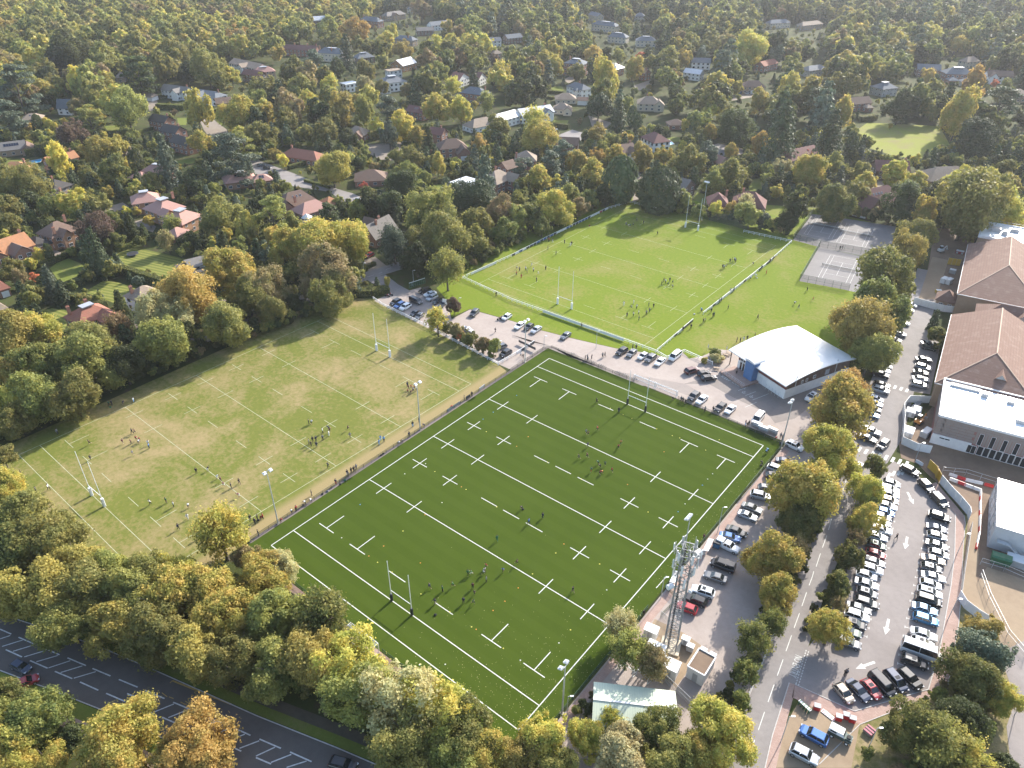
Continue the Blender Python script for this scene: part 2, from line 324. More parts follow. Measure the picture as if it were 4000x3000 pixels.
struct('block_footway', [(111, 53.2), (113.8, 40), (115.4, 30), (117.6, 12), (118.2, 1.6), (109.5, -10.9), (99.6, -12.2), (100.2, -15), (104, -14.6), (108.6, -13.4), (111, -12.8), (120.8, 3.4), (119, 20), (117, 32), (115, 42), (113.4, 51.5), (112.6, 54), (104.8, 62.2), (103.8, 60.6)], .05, T_BLOCK)
struct('lower_footway', [(99.6, -12.2), (100.4, -15), (101.6, -22), (104.6, -36), (103, -36), (100.4, -24), (98.7, -12.5)], .05, T_BLOCK)
struct('gravel_parking', poly(33, [(280, 1060), (700, 1180), (790, 1290), (720, 1659), (20, 1659), (150, 1290)]), .03, T_SAND)
struct('asphalt_path', poly(33, [(2212, 560), (2050, 640), (2030, 760), (2080, 900), (2130, 1100), (2060, 1300), (2100, 1659), (2212, 1659)]) + [(150, 0), (150, 20)], .034, T_CAR)
struct('dry_grass_bank', [(112, 54), (121, 3.4), (111, -12.6), (108, -32), (140, -32), (170, 30), (150, 60)], .016, grass_mat('dry_bank_grass', (.12, .13, .04), (.20, .17, .07), (.34, .26, .15), .08, .2))
struct('building_site', poly(32, [(1130, 520), (1150, 640), (1290, 690), (1400, 800), (1490, 870), (1730, 1150), (1680, 1659)], 33, [(1645, 150), (1800, 300), (1980, 380), (2212, 700)]) + [(165, 40), (170, 110), (110, 110), (96, 98)], .026, T_MUD)
struct('sandy_site_strip', poly(32, [(1740, 1150), (1830, 1080), (1830, 1400), (1800, 1659)], 33, [(1810, 60), (1870, 200), (1990, 400), (1900, 420), (1760, 330), (1640, 150)], 32, [(1700, 1659), (1740, 1300)]), .032, T_SAND)
struct('dry_field', [(119, 30), (121.5, 23), (128, 14), (150, 12), (150, 45), (120, 40)], .028, T_SAND)
struct('upper_building_site', poly(31, [(1440, 310), (1830, 330), (1760, 480), (1690, 640), (1640, 880), (1440, 900), (1330, 930), (1400, 560)]), .03, T_MUD)
struct('sandy_lane', poly(31, [(1420, 560), (1560, 590), (1450, 930), (1300, 925)]), .046, T_SAND)
# ---- main road, lower left corner of the view
far = [(-80, -115), (-45, -101.5), (-24.9, -93.4), (-3.5, -85.4), (9.3, -81.6), (31.3, -75.4), (46, -70.7), (53.8, -68.4), (75, -61.5), (97, -54), (120, -46)]
near = [(-75, -124), (-40, -109.5), (-20, -101.8), (-2, -95.4), (11.4, -90.8), (30, -85.4), (50, -79.2), (75, -71), (100, -63), (124, -55)]
MR = struct('main_road', far + near[::-1], .03, T_MAIN)
kerb('main_road_kerb', far); kerb('main_road_near_kerb', near)
struct('pavement', [(p[0] - 1.3, p[1] + 3.6) for p in far[1:9]] + [(p[0] - .55, p[1] + 1.9) for p in far[1:9]][::-1], .10, tarmac('leafy_pavement', (.085, .070, .048), (.12, .10, .07), .4))
struct('grass_verge', [(p[0] - .55, p[1] + 1.9) for p in far[1:9]] + [(p[0] - .06, p[1] + .2) for p in far[1:9]][::-1], .06, G_LAWN)
struct('near_grass_verge', [(p[0] + .06, p[1] - .2) for p in near[1:7]] + [(p[0] + .9, p[1] - 2.6) for p in near[1:7]][::-1], .06, G_LAWN)
struct('near_footpath', [(p[0] + .9, p[1] - 2.6) for p in near[1:7]] + [(p[0] + 1.5, p[1] - 4.4) for p in near[1:7]][::-1], .09, T_BLOCK)
def L2(t, a, b, w=.22, z=.04, m=ROADW, par=None, name='road_marking'): line(par or MR, at(t, *a).xy, at(t, *b).xy, w, z, m, name)
for a, b in [((0, 460), (98, 503)), ((160, 530), (300, 590)), ((370, 620), (515, 682)), ((583, 708), (743, 775)), ((800, 800), (955, 865)), ((1028, 895), (1190, 962)), ((1255, 990), (1422, 1060)), ((1497, 1092), (1668, 1163)), ((1740, 1193), (1912, 1270)), ((1990, 1300), (2165, 1378)),
             ((50, 637), (190, 700)), ((260, 732), (412, 798)), ((475, 825), (625, 888)), ((692, 917), (850, 988)), ((918, 1015), (1080, 1085)), ((1155, 1117), (1328, 1195)), ((1402, 1222), (1565, 1293)), ((1680, 1340), (1830, 1405)), ((1985, 1470), (2085, 1515))]: L2(3, a, b)
for a, b in [((30, 1410), (215, 1490)), ((295, 1522), (480, 1605)), ((0, 1570), (130, 1625))]: L2(13, a, b)
for a, b in [((0, 545), (90, 515)), ((18, 610), (195, 555)), ((112, 652), (290, 598)), ((210, 700), (395, 645)), ((315, 742), (500, 688)), ((420, 795), (608, 733)), ((525, 835), (713, 778)), ((638, 884), (828, 828)), ((1335, 1175), (1503, 1107)), ((1455, 1225), (1620, 1158)), ((1565, 1277), (1740, 1210)), ((1690, 1330), (1860, 1260)), ((1800, 1390), (1990, 1312)), ((1940, 1440), (2115, 1368)), ((2070, 1490), (2240, 1425))]: L2(3, a, b, .2, .044)
for a, b in [((0, 1557), (165, 1480)), ((130, 1612), (305, 1543)), ((265, 1655), (437, 1600))]: L2(13, a, b, .2, .044)
L2(3, (1490, 905), (2000, 1110), .3, .04, YELLOWP); L2(3, (1470, 925), (1490, 905), .15, .046, YELLOWP)
for a, b in (((1400, 1010), (1445, 1045)), ((1460, 1045), (1500, 1060)), ((1560, 1090), (1600, 1110)), ((1820, 1205), (1870, 1225))): L2(3, a, b, .14, .04, YELLOWP)
for w_, o_, e_ in (('BUS', (1800, 1052), (1705, 1150)), ('STOP', (1690, 992), (1570, 1112))):
    p_, q_ = at(3, *o_).xy, at(3, *e_).xy; text(MR, w_, p_, math.atan2((q_ - p_).y, (q_ - p_).x), 3.0, .046, YELLOWP, w_.lower() + '_lettering', (q_ - p_).length / (len(w_) * 2.0))
flat(MR, [tuple(at(3, *q).xy) for q in ((1100, 1012), (1180, 1042), (1212, 1062), (1215, 1084), (1240, 1090), (1196, 1094), (1182, 1064), (1200, 1080), (1196, 1066), (1172, 1054), (1098, 1024))], .046, ROADW, 'turn_arrow')
# ---- white markings by the right car park
for a, b in [((0, 1090), (52, 940)), ((80, 862), (130, 722)), ((155, 650), (203, 515)), ((225, 450), (272, 322)), ((292, 262), (333, 142)), ((355, 82), (385, 0))]: L2(33, a, b, .13, .05, WHITE, NR)
for a, b in [((695, 775), (668, 855)), ((653, 898), (625, 980)), ((607, 1028), (588, 1080)), ((548, 1168), (522, 1262)), ((508, 1310), (470, 1415)), ((453, 1465), (415, 1580)), ((395, 1620), (385, 1659))]: L2(32, a, b, .13, .05, WHITE, NR)
for a, b in [((2182, 1175), (2128, 1333)), ((2097, 1418), (2036, 1592))]: L2(23, a, b, .13, .05, WHITE, NR)
for q in [(790, 565), (847, 585), (905, 602), (962, 618), (1020, 636), (1078, 655), (1137, 672), (1197, 690)]:
    c = at(32, *q); flat(NR if q[0] < 990 else CP, [(c.x + x, c.y + y) for x, y in ((-.33, -1.15), (.33, -1.15), (.33, 1.15), (-.33, 1.15))], .052, WHITE, 'crossing_stripe')
for q in [(985, 5), (1040, 15), (1097, 28), (1150, 42), (1200, 57)]:
    c = at(32, *q); flat(NR, [(c.x + x, c.y + y) for x, y in ((-.35, -1.), (.35, -1.), (.35, 1.), (-.35, 1.))], .052, WHITE, 'crossing_stripe')
for q in ((1262, 1275), (1245, 1350)):
    pass
for q in [(1085, 775), (1045, 790), (1130, 770), (1165, 765)]:
    c = at(32, *q); flat(CP, [(c.x + x, c.y + y) for x, y in ((-.3, -1.1), (.3, -1.1), (.3, 1.1), (-.3, 1.1))], .045, WHITE, 'crossing_stripe')
def arrow(root, t, tail, tip, z=.046):
    a, b = at(t, *tail).xy, at(t, *tip).xy; d = (b - a).normalized(); q = Vector((-d.y, d.x)); h = a + (b - a) * .58
    flat(root, [tuple(v) for v in (a - q * .24, h - q * .24, h - q * .62, b, h + q * .62, h + q * .24, a + q * .24)], z, WHITE, 'direction_arrow')
arrow(CP, 32, (1205, 935), (1257, 1040)); arrow(CP, 32, (1203, 1322), (1183, 1428)); arrow(CP, 33, (1042, 373), (1013, 508)); arrow(CP, 33, (922, 745), (757, 802))
for (x, y) in [(1005, 1490), (1015, 1290 + 130), (1075, 1195), (1090, 1245), (1110, 1135), (1120, 1085), (1120, 960)]: pass
def tee(root, t, x, y, ang):
    p = at(t, x, y).xy; d = Vector((math.cos(ang), math.sin(ang))); q = Vector((-d.y, d.x)); line(root, p, p + d * 1.0, .12, .044, WHITE, 'bay_marking'); line(root, p - q * .3, p + q * .3, .12, .046, WHITE, 'bay_marking')
for t, x, y in [(32, 1345, 1300), (32, 1340, 1355), (32, 1325, 1420), (32, 1310, 1475), (32, 1300, 1545), (32, 1287, 1610), (33, 1272, 10), (33, 1258, 80), (33, 1243, 150), (33, 1227, 215), (33, 1212, 290), (33, 1198, 365), (33, 1183, 440), (33, 1168, 517), (33, 1130, 680), (33, 1120, 755)]: tee(CP, t, x, y, R_(13))
for t, x, y in [(32, 1095, 1190), (32, 1080, 1250), (32, 1115, 1085), (32, 1125, 965), (32, 1045, 1420), (32, 1025, 1490), (33, 975, 25), (33, 890, 375), (33, 873, 452), (33, 855, 527)]: tee(CP, t, x, y, R_(193))
for k in range(5): line(CP, (93.8 - .2 + .42 * k, 0), (93.9 + .42 * k, 0), .01, .001, WHITE) if False else None
e0, e1 = at(33, 330, 640).xy, at(33, 240, 940).xy
for k in range(13):
    for o_ in (0., .45): s = (e1 - e0).normalized(); p = e0 + s * (k * .66) + Vector((-o_ if False else o_ + .0, 0)); line(CP, p, p + s * .38, .14, .05, WHITE, 'give_way_marking')
p_, q_ = at(33, 238, 676).xy, at(33, 183, 852).xy; text(NR, 'NO ENTRY', p_, math.atan2((q_ - p_).y, (q_ - p_).x), 1.9, .05, WHITE, 'no_entry_lettering', (q_ - p_).length / 9.0)
Q7 = lambda x, y, z=0.: raw(2800 + x * 600 / 1269, 1250 + y * 600 / 1269, z)
a_, b_ = Q7(30, 468).xy, Q7(205, 560).xy
text(TA, 'KEEP CLEAR', a_, math.atan2((b_ - a_).y, (b_ - a_).x), 1.5, .04, WHITE, 'keep_clear_lettering', 1.05)
for p, q in (((175, 585), (258, 552)), ((237, 625), (322, 592)), ((295, 662), (428, 610)), ((232, 722), (330, 680))): line(TA, Q7(*p).xy, Q7(*q).xy, .1, .04, WHITE, 'bay_marking')
for x, y in ((222, 600), (285, 635)):
    c = Q7(x, y); b = MB()
    for k in range(9):
        a0, a1 = R_(120 + 30 * k), R_(150 + 30 * k); b.add([(c.x + r * math.cos(a), c.y + r * math.sin(a), .04) for r, a in ((.35, a0), (.48, a0), (.48, a1), (.35, a1))], [(0, 1, 2, 3)])
    b.sheet([(c.x - .1, c.y), (c.x + .05, c.y), (c.x + .15, c.y + .9), (c.x, c.y + .9)], .044).build('wheelchair_symbol', WHITE, TA)
kerb('car_park_kerb', [(111, 53.2), (113.8, 40), (115.4, 30), (117.6, 12), (118.2, 1.6), (109.5, -10.9), (99.6, -12.2)]); kerb('footway_kerb', [(112.6, 54), (113.4, 51.5), (115, 42), (117, 32), (119, 20), (120.8, 3.4), (111, -12.8), (108.2, -24)], .12, .08)
kerb('lower_kerb', [(98.7, -12.5), (100.4, -24), (103, -36)]); kerb('verge_kerb', [(94.5, -22), (92.4, -4)], .3, .25)
# ---- lanes and drives of the houses, lawns
strip('suburban_road', [tuple(at(*q).xy) for q in ((11, 2100, 330), (11, 1700, 480), (11, 1295, 620), (11, 1000, 712), (11, 850, 762), (11, 600, 852), (11, 380, 945), (11, 180, 1060), (1, 1800, 1245), (1, 1400, 1400), (1, 1040, 1565), (1, 600, 1740), (1, 0, 2000))], 6.4, .04, T_ROAD)
for a, b in (((1120, 672), (1170, 655)), ((1250, 635), (1290, 622)), ((960, 735), (1020, 718)), ((880, 765), (930, 748)), ((1060, 705), (1090, 695))): L2(11, a, b, .12, .05, ROADW, GR, 'road_marking')
struct('club_entrance_road', poly(11, [(960, 760), (1120, 715), (1230, 800), (1340, 860), (1180, 930), (1090, 845)]), .044, T_ROAD)
struct('close_road', poly(0, [(1690, 960), (1800, 1000), (1960, 1120), (2000, 1250), (1850, 1250), (1760, 1120)]), .04, T_DRIVE)
struct('lane', poly(10, [(-60, 1350), (60, 1400), (330, 1500), (480, 1560), (760, 1650)], 11, [(830, 10), (920, 50), (920, 120), (720, 140), (690, 40)], 10, [(640, 1659), (260, 1600), (-60, 1480)]), .04, T_ROAD)
struct('drive', poly(1, [(830, 160), (1060, 90), (1120, 130), (930, 190)]), .036, T_DRIVE); struct('drive', poly(1, [(1130, 1090), (1210, 1010), (1260, 1100), (1180, 1180)]), .036, T_DRIVE)
struct('drive', poly(1, [(1650, 1000), (1850, 960), (2140, 860), (2150, 960), (1860, 1110), (1700, 1110)]), .036, T_DRIVE); struct('drive', poly(11, [(930, 590), (1030, 560), (1130, 640), (980, 700)]), .036, T_DRIVE)
struct('drive', poly(1, [(1140, 260), (1250, 230), (1350, 300), (1320, 350), (1190, 300)]), .036, T_DRIVE); struct('drive', poly(1, [(300, 420), (440, 480), (560, 540), (470, 580), (380, 540)]), .036, T_DRIVE)
struct('drive', poly(20, [(370, 1180), (520, 1120), (620, 1150), (620, 1210), (480, 1230)]), .036, T_ROAD); struct('drive', poly(20, [(660, 1000), (860, 1060), (820, 1100), (700, 1120)]), .036, T_DRIVE)
struct('drive', poly(20, [(1050, 740), (1200, 690), (1210, 730), (1090, 790)]), .036, T_DRIVE); struct('drive', poly(20, [(440, 690), (540, 640), (570, 680), (490, 720)]), .036, T_DRIVE); struct('drive', poly(20, [(1030, 1490), (1100, 1470), (1130, 1540), (1060, 1560)]), .036, T_DRIVE)
struct('drive', poly(10, [(900, 1250), (1250, 1230), (1250, 1380), (1100, 1390), (920, 1300)]), .036, T_DRIVE); struct('drive', poly(20, [(1590, 1300), (1780, 1240), (2000, 1290), (1990, 1340), (1700, 1350)]), .036, T_ROAD); struct('drive', poly(21, [(1040, 90), (1060, -60), (1110, -60), (1120, 70)]), .036, T_DRIVE)
struct('drive', poly(20, [(1890, 830), (2060, 790), (2130, 830), (1900, 870)]), .036, T_DRIVE); struct('drive', poly(0, [(1270, 870), (1350, 850), (1380, 940), (1290, 960)]), .036, T_DRIVE); struct('drive', poly(30, [(880, 1580), (1010, 1550), (1000, 1600), (900, 1640)]), .036, T_DRIVE)
la = R_(75)
struct('striped_lawn', poly(1, [(950, 560), (1100, 500), (1260, 500), (1700, 600), (1660, 690), (1480, 760), (1010, 660)]), .03, striped_lawn('striped_lawn_grass', R_(105)))
struct('garden_lawn', poly(1, [(720, 870), (890, 770), (1020, 780), (1240, 860), (1230, 960), (1150, 1060), (960, 950), (800, 890)]), .03, striped_lawn('garden_lawn_grass', R_(110)))
struct('round_lawn', poly(1, [(270, 1080), (330, 1030), (450, 1005), (560, 1020), (620, 1060), (560, 1190), (420, 1170)]), .03, striped_lawn('round_lawn_grass', R_(100)))
struct('shaded_lawn', poly(1, [(430, 660), (560, 560), (700, 620), (760, 680), (600, 760), (520, 790)]), .03, G_LAWN)
struct('meadow', poly(30, [(760, 1130), (860, 1060), (1480, 1090), (1600, 1300), (1400, 1390), (1100, 1350), (780, 1250)]), .03, grass_mat('meadow_grass', (.21, .24, .04), (.27, .27, .06), (.24, .19, .10), .0, .06))
for t_, P_ in ((20, [(300, 1040), (490, 1040), (470, 1090), (330, 1090)]), (10, [(1480, 1600), (1600, 1570), (1640, 1630), (1500, 1659)]), (0, [(320, 940), (440, 925), (480, 960), (330, 980)]), (0, [(1530, 1020), (1620, 1020), (1610, 1080), (1540, 1080)]), (0, [(900, 1090), (1040, 1080), (1030, 1130), (930, 1130)]), (0, [(1150, 1150), (1330, 1100), (1330, 1130), (1180, 1180)]), (0, [(0, 1390), (200, 1380), (260, 1440), (0, 1440)]),
             (20, [(330, 760), (430, 740), (450, 780), (370, 800)]), (10, [(1750, 1250), (1840, 1250), (1830, 1280), (1750, 1280)]), (0, [(1870, 1030), (1920, 1030), (1920, 1090), (1880, 1080)]), (0, [(510, 1020), (640, 1020), (620, 1050), (520, 1050)]), (0, [(1480, 1400), (1700, 1360), (1720, 1400), (1500, 1440)]), (11, [(830, 290), (1000, 280), (960, 400), (860, 380)]), (30, [(1600, 500), (1700, 490), (1700, 520), (1620, 530)]), (20, [(2040, 1560), (2150, 1540), (2160, 1640), (2050, 1659)]), (21, [(1700, 30), (1690, 120), (1560, 60), (1600, 0)]), (20, [(1250, 1190), (1480, 1180), (1490, 1220), (1300, 1230)])):
    struct('garden_lawn', poly(t_, P_), .03, G_LAWN)
# ================================================================== HOUSES
def tiles(name, c1, c2, lay=.32, moss=(.10, .09, .05), mo=.35):
    """roof tiles: courses along the slope (object z), weathered patches"""
    t = NT(name); n1 = t.noise(.5, 5, .65); n2 = t.noise(5., 4, .7); x = t.xyz(); w = t.math('FRACT', t.math('DIVIDE', x[2], lay))
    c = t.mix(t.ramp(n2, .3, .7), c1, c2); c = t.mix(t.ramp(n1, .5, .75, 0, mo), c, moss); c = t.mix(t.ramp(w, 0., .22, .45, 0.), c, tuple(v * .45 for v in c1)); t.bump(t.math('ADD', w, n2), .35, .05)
    return t.out(c, .85, .3)
RT = {'brown': tiles('brown_roof_tiles', (.150, .095, .070), (.205, .135, .100)), 'dark': tiles('dark_roof_tiles', (.050, .045, .042), (.085, .075, .068)), 'red': tiles('red_roof_tiles', (.27, .105, .070), (.34, .150, .100)),
      'pink': tiles('pink_roof_tiles', (.38, .205, .165), (.46, .27, .22), mo=.15), 'orange': tiles('orange_roof_tiles', (.36, .16, .075), (.44, .22, .11)), 'tan': tiles('tan_roof_tiles', (.25, .19, .14), (.32, .25, .19)),
      'slate': tiles('slate_roof_tiles', (.11, .125, .14), (.17, .185, .20), mo=.1), 'grey': tiles('grey_roof_tiles', (.16, .145, .13), (.22, .20, .18)), 'white': mat('pale_metal_roof', (.62, .62, .62), .35, var=.06), 'plum': tiles('plum_roof_tiles', (.16, .075, .065), (.21, .10, .085))}
def brickm(name, c1, c2, mort):
    t = NT(name); tc = t.N.new('ShaderNodeTexCoord'); b = t.N.new('ShaderNodeTexBrick'); sp = t.xyz(tc.outputs['Object']); cm = t.N.new('ShaderNodeCombineXYZ'); t.link(t.math('ADD', sp[0], sp[1]), cm.inputs[0]); t.link(sp[2], cm.inputs[1]); t.link(cm.outputs[0], b.inputs[0])
    b.inputs['Color1'].default_value = (*c1, 1); b.inputs['Color2'].default_value = (*c2, 1); b.inputs['Mortar'].default_value = (*mort, 1); b.inputs['Scale'].default_value = 1; b.inputs['Brick Width'].default_value = .24; b.inputs['Row Height'].default_value = .09; b.inputs['Mortar Size'].default_value = .012
    n = t.noise(.8, 4); return t.out(t.mix(t.ramp(n, .35, .7, 0, .3), b.outputs[0], tuple(v * .6 for v in c1)), .9, .2)
WL = {'brick': brickm('red_brick', (.27, .115, .075), (.33, .15, .10), (.30, .25, .20)), 'white': mat('white_render', (.74, .73, .70), .8, var=.07, scale=.6), 'tan': brickm('tan_brick', (.36, .25, .16), (.42, .30, .20), (.35, .30, .24)), 'orangebrick': brickm('orange_brick', (.38, .19, .10), (.43, .23, .13), (.34, .27, .2)),
      'cream': mat('cream_stone', (.52, .45, .34), .85, var=.1, scale=.8), 'grey': mat('grey_render', (.40, .39, .37), .8, var=.08), 'brown': brickm('brown_brick', (.16, .095, .07), (.20, .12, .09), (.2, .17, .14))}
t = NT('window_glass'); t.out((.02, .025, .03), .08, .8); GLASS = t.m
FRAMEW = mat('white_window_frame', (.75, .75, .73), .5); FRAMED = mat('dark_window_frame', (.03, .03, .035), .5); DOORW = mat('white_garage_door', (.70, .70, .68), .5); DOORB = mat('dark_door', (.05, .04, .035), .5)
SOLAR = mat('solar_panel', (.012, .016, .03), .15, spec=.8); LEAD = mat('roof_lead', (.33, .34, .36), .5, var=.1); TIMBER = mat('black_timber', (.03, .025, .022), .8)
_pane = {}
def window(parent, p, ang, w, h, frame=FRAMEW, sill=True, name='window', bars=1):
    """window with its frame proud of the wall: p is the centre on the wall plane, ang the outward direction"""
    k = (round(w, 2), round(h, 2), bars)
    if k not in _pane:
        g = MB().box((0, .02, 0), (w, .05, h)).mesh('pane', GLASS); f = MB(); t = .09
        f.box((0, .04, h / 2), (w + t, .1, t)).box((0, .04, -h / 2), (w + t, .14, t)).box((-w / 2, .04, 0), (t, .09, h - t)).box((w / 2, .04, 0), (t, .09, h - t))
        for b in range(bars): f.box((-w / 2 + w * (b + 1) / (bars + 1), .045, 0), (.06, .07, h - t))
        _pane[k] = (g, f.mesh('window_frame', FRAMEW))
    g, f = _pane[k]; o = obj(name, f, parent, p, ang - math.pi / 2, m=frame); obj('pane', g, o); return o
def roof_mb(kind, w, d, z0, z1, ov=.45, th=.16):
    """roof over a rectangle w (x) by d (y), centred on the origin; ridge along x, except gabley: along y"""
    b = MB(); X, Y = w / 2 + ov, d / 2 + ov
    if kind == 'gabley': X, Y = Y, X
    if kind == 'hip':
        m = min(X, Y)
        if X >= Y: r0, r1 = (-X + m * .95, 0, z1), (X - m * .95, 0, z1)
        else: r0, r1 = (0, -Y + m * .95, z1), (0, Y - m * .95, z1)
        c = [(-X, -Y, z0), (X, -Y, z0), (X, Y, z0), (-X, Y, z0)]
        b.add(c + [r0, r1], [(0, 1, 5, 4), (1, 2, 5), (2, 3, 4, 5), (3, 0, 4)] if X >= Y else [(0, 1, 4), (1, 2, 5, 4), (2, 3, 5), (3, 0, 4, 5)])
        b.add([(x, y, z - th) for x, y, z in c], [(3, 2, 1, 0)]); n = len(b.v)
        b.add(c + [(x, y, z - th) for x, y, z in c], [(i, 4 + i, 4 + (i + 1) % 4, (i + 1) % 4) for i in range(4)])
    elif kind in ('gable', 'gabley'):
        s = [(-X, -Y, z0), (X, -Y, z0), (X, 0, z1), (-X, 0, z1), (-X, Y, z0), (X, Y, z0)]; u = [(x, y, z - th) for x, y, z in s]
        b.add(s + u, [(0, 1, 2, 3), (3, 2, 5, 4), (7, 6, 9, 8), (8, 9, 10, 11), (1, 0, 6, 7), (4, 5, 11, 10), (0, 3, 9, 6), (3, 4, 10, 9), (2, 1, 7, 8), (5, 2, 8, 11)])
    else: b.box((0, 0, z0 + .15), (2 * X, 2 * Y, .3))
    if kind == 'gabley': b.v = [(y, x, z) for x, y, z in b.v]; b.f = [f[::-1] for f in b.f]
    return b
def wall_mb(kind, w, d, z0, z1):
    b = MB().box((0, 0, z0 / 2), (w, d, z0))
    X, Y = w / 2, d / 2
    k = (z1 - z0) / ((Y if kind == 'gable' else X) + .45) * .45 + .18
    if kind == 'gable':
        for x in (-X, X): b.add([(x, -Y, z0), (x, Y, z0), (x, 0, z1 - k), (x * .985, -Y, z0), (x * .985, Y, z0), (x * .985, 0, z1 - k)], [(0, 1, 2), (5, 4, 3), (0, 3, 4, 1), (1, 4, 5, 2), (2, 5, 3, 0)])
    if kind == 'gabley':
        for y in (-Y, Y): b.add([(-X, y, z0), (X, y, z0), (0, y, z1 - k), (-X, y * .985, z0), (X, y * .985, z0), (0, y * .985, z1 - k)], [(0, 1, 2), (5, 4, 3), (0, 3, 4, 1), (1, 4, 5, 2), (2, 5, 3, 0)])
    return b
HOUSES = []
def block(root, base, w, d, ze, zr, kind, wall, roof, wins=(0, 1, 3), chim=None, garage=None, sky=0, solar=0, frame=FRAMEW, lead=False):
    """one wing; base: matrix-like (dx, dy, rot) in the house frame; wins: sides with windows (0 front -y, 1 right +x, 2 back, 3 left)"""
    dx, dy, rz = base; wl = wall_mb(kind, w, d, ze, zr).build('wall', WL[wall], root); wl.location = (dx, dy, 0); wl.rotation_euler = (0, 0, rz)
    if kind == 'flat': rf = roof_mb('flat', w, d, ze, zr, .35).build('roof', RT[roof], root)
    else: rf = roof_mb(kind, w, d, ze, zr).build('roof', RT[roof], root)
    rf.location = (dx, dy, .0); rf.rotation_euler = (0, 0, rz)
    M = Matrix.Rotation(rz, 3, 'Z'); T = Vector((dx, dy, 0)); st = 1 if ze < 4 else (2 if ze < 7.4 else 3)
    for s in wins:
        L = w if s in (0, 2) else d; n = max(1, int(L / 3.1)); ang = (-90, 0, 90, 180)[s]
        for k in range(st):
            z = 1.45 + k * (ze / st) + (.05 if st > 1 else 0)
            for i in range(n):
                u = -L / 2 + L * (i + .5) / n; p = {0: (u, -d / 2, z), 1: (w / 2, u, z), 2: (u, d / 2, z), 3: (-w / 2, u, z)}[s]
                if garage == s and k == 0 and i == n // 2: continue
                window(root, M @ Vector(p) + T, R_(ang) + rz, 1.5 if (i + k) % 2 == 0 else 1.2, 1.2, frame, bars=2 if (i + k) % 2 == 0 else 1)
    if garage is not None:
        s = garage; p = {0: (0, -d / 2 - .03, 1.1), 1: (w / 2 + .03, 0, 1.1), 3: (-w / 2 - .03, 0, 1.1)}[s]; g = MB().box((0, 0, 0), (min(4.4, (w if s == 0 else d) * .7), .1, 2.2))
        for q in range(4): g.box((0, .06, -.8 + q * .53), (min(4.4, (w if s == 0 else d) * .7) - .1, .05, .45))
        o = g.build('garage_door', DOORW, wl); o.location = p; o.rotation_euler = (0, 0, R_({0: 180, 1: -90, 3: 90}[s]))
    if chim:
        for (cx, cy) in (chim if isinstance(chim, list) else [chim]):
            b = MB().box((0, 0, 0), (.9, .7, 2.6)).box((0, 0, 1.25), (1.05, .85, .25)).tube([(-.22, 0, 1.3), (-.22, 0, 1.75)], .12, 6).tube([(.22, 0, 1.3), (.22, 0, 1.75)], .12, 6); c = b.build('chimney', WL['brick'], rf); c.location = (cx * w / 2, cy * d / 2, zr - .2 - abs(cy) * .4 * (zr - ze))
    if kind in ('hip', 'gable') and (sky or solar):
        sl = math.atan2(zr - ze, d / 2 + .45); zz = lambda y: ze + (zr - ze) * (1 - abs(y) / (d / 2 + .45))
        for i in range(sky):
            x = (i - (sky - 1) / 2) * 1.7; y = -d * .2; o = MB().box((0, 0, 0), (.8, 1.1, .12)).build('skylight', LEAD, root); o.location = M @ Vector((x, y, zz(y) + .04)) + T; o.rotation_euler = (sl, 0, rz); MB().box((0, 0, .05), (.62, .9, .06)).build('pane', GLASS, o)
        for i in range(solar):
            x = (i - (solar - 1) / 2) * 1.15; y = -d * .22; o = MB().box((0, 0, 0), (1.05, 1.7, .06)).build('solar_panel', SOLAR, rf); o.location = (x, y, zz(y) + .1); o.rotation_euler = (sl, 0, 0)
    if lead: o = MB().box((0, 0, zr - .1), (max(1., w * .35), max(1., d * .3), .3)).build('flat_roof_panel', LEAD, rf)
    return wl, rf
def house(t, a, b, d, ze, zr, kind='hip', wall='brick', roof='brown', label='', wings=(), cat='house', name='house', **k):
    """a, b: ends of the eave that faces the camera, in photo pixels, at height ze; d: depth away from the camera"""
    A, B = at(t, a[0], a[1], ze), at(t, b[0], b[1], ze); u = (B - A); w = u.length; u.normalize(); n = Vector((-u.y, u.x, 0)); mid = (A + B) / 2
    if n.dot(Vector((CAMP[0], CAMP[1], 0)) - Vector((mid.x, mid.y, 0))) > 0: n = -n; u = -u
    c = mid + n * d / 2; rz = math.atan2(u.y, u.x); ov = .45
    r = empty(name, (c.x, c.y, 0), rz); block(r, (0, 0, 0), max(3., w - 2 * ov), max(3., d - 2 * ov), ze, zr, kind, wall, roof, **k)
    for wg in wings: block(r, *wg[0], **wg[1])
    tag(r, label, cat, 'houses of the leafy suburb' if cat == 'house' else None); HOUSES.append((c.x, c.y, max(w, d) * .62 + 1.0)); return r
def wing(dx, dy, rz, w, d, ze, zr, kind, wall, roof, **k): return (((dx, dy, rz), w, d, ze, zr, kind, wall, roof), k)
# --- top left view
house(0, (1380, 775), (1600, 805), 9, 5, 8, 'gable', 'white', 'grey', 'white house with grey-brown gable roof behind a clipped hedge', chim=(.8, .1), wings=[wing(4, -4, R_(90), 7, 5, 5, 7.4, 'gable', 'white', 'grey', wins=(0,))])
house(0, (1630, 815), (1860, 850), 11, 5.2, 8, 'hip', 'white', 'slate', 'white modern house with slate roof and white gable frames', frame=FRAMED, wings=[wing(-2, -5, R_(90), 6, 5, 5.2, 8, 'gable', 'white', 'slate', wins=(3,))], chim=(.7, .3))
house(0, (1185, 832), (1312, 842), 7, 2.6, 5, 'hip', 'white', 'tan', 'small pyramid-roofed white garage beside the white house drive', garage=0, wins=())
house(0, (1272, 1042), (1415, 1068), 9, 5, 8.2, 'gable', 'brick', 'dark', 'rearmost of three brick gabled houses stepping down the slope', chim=(.85, 0))
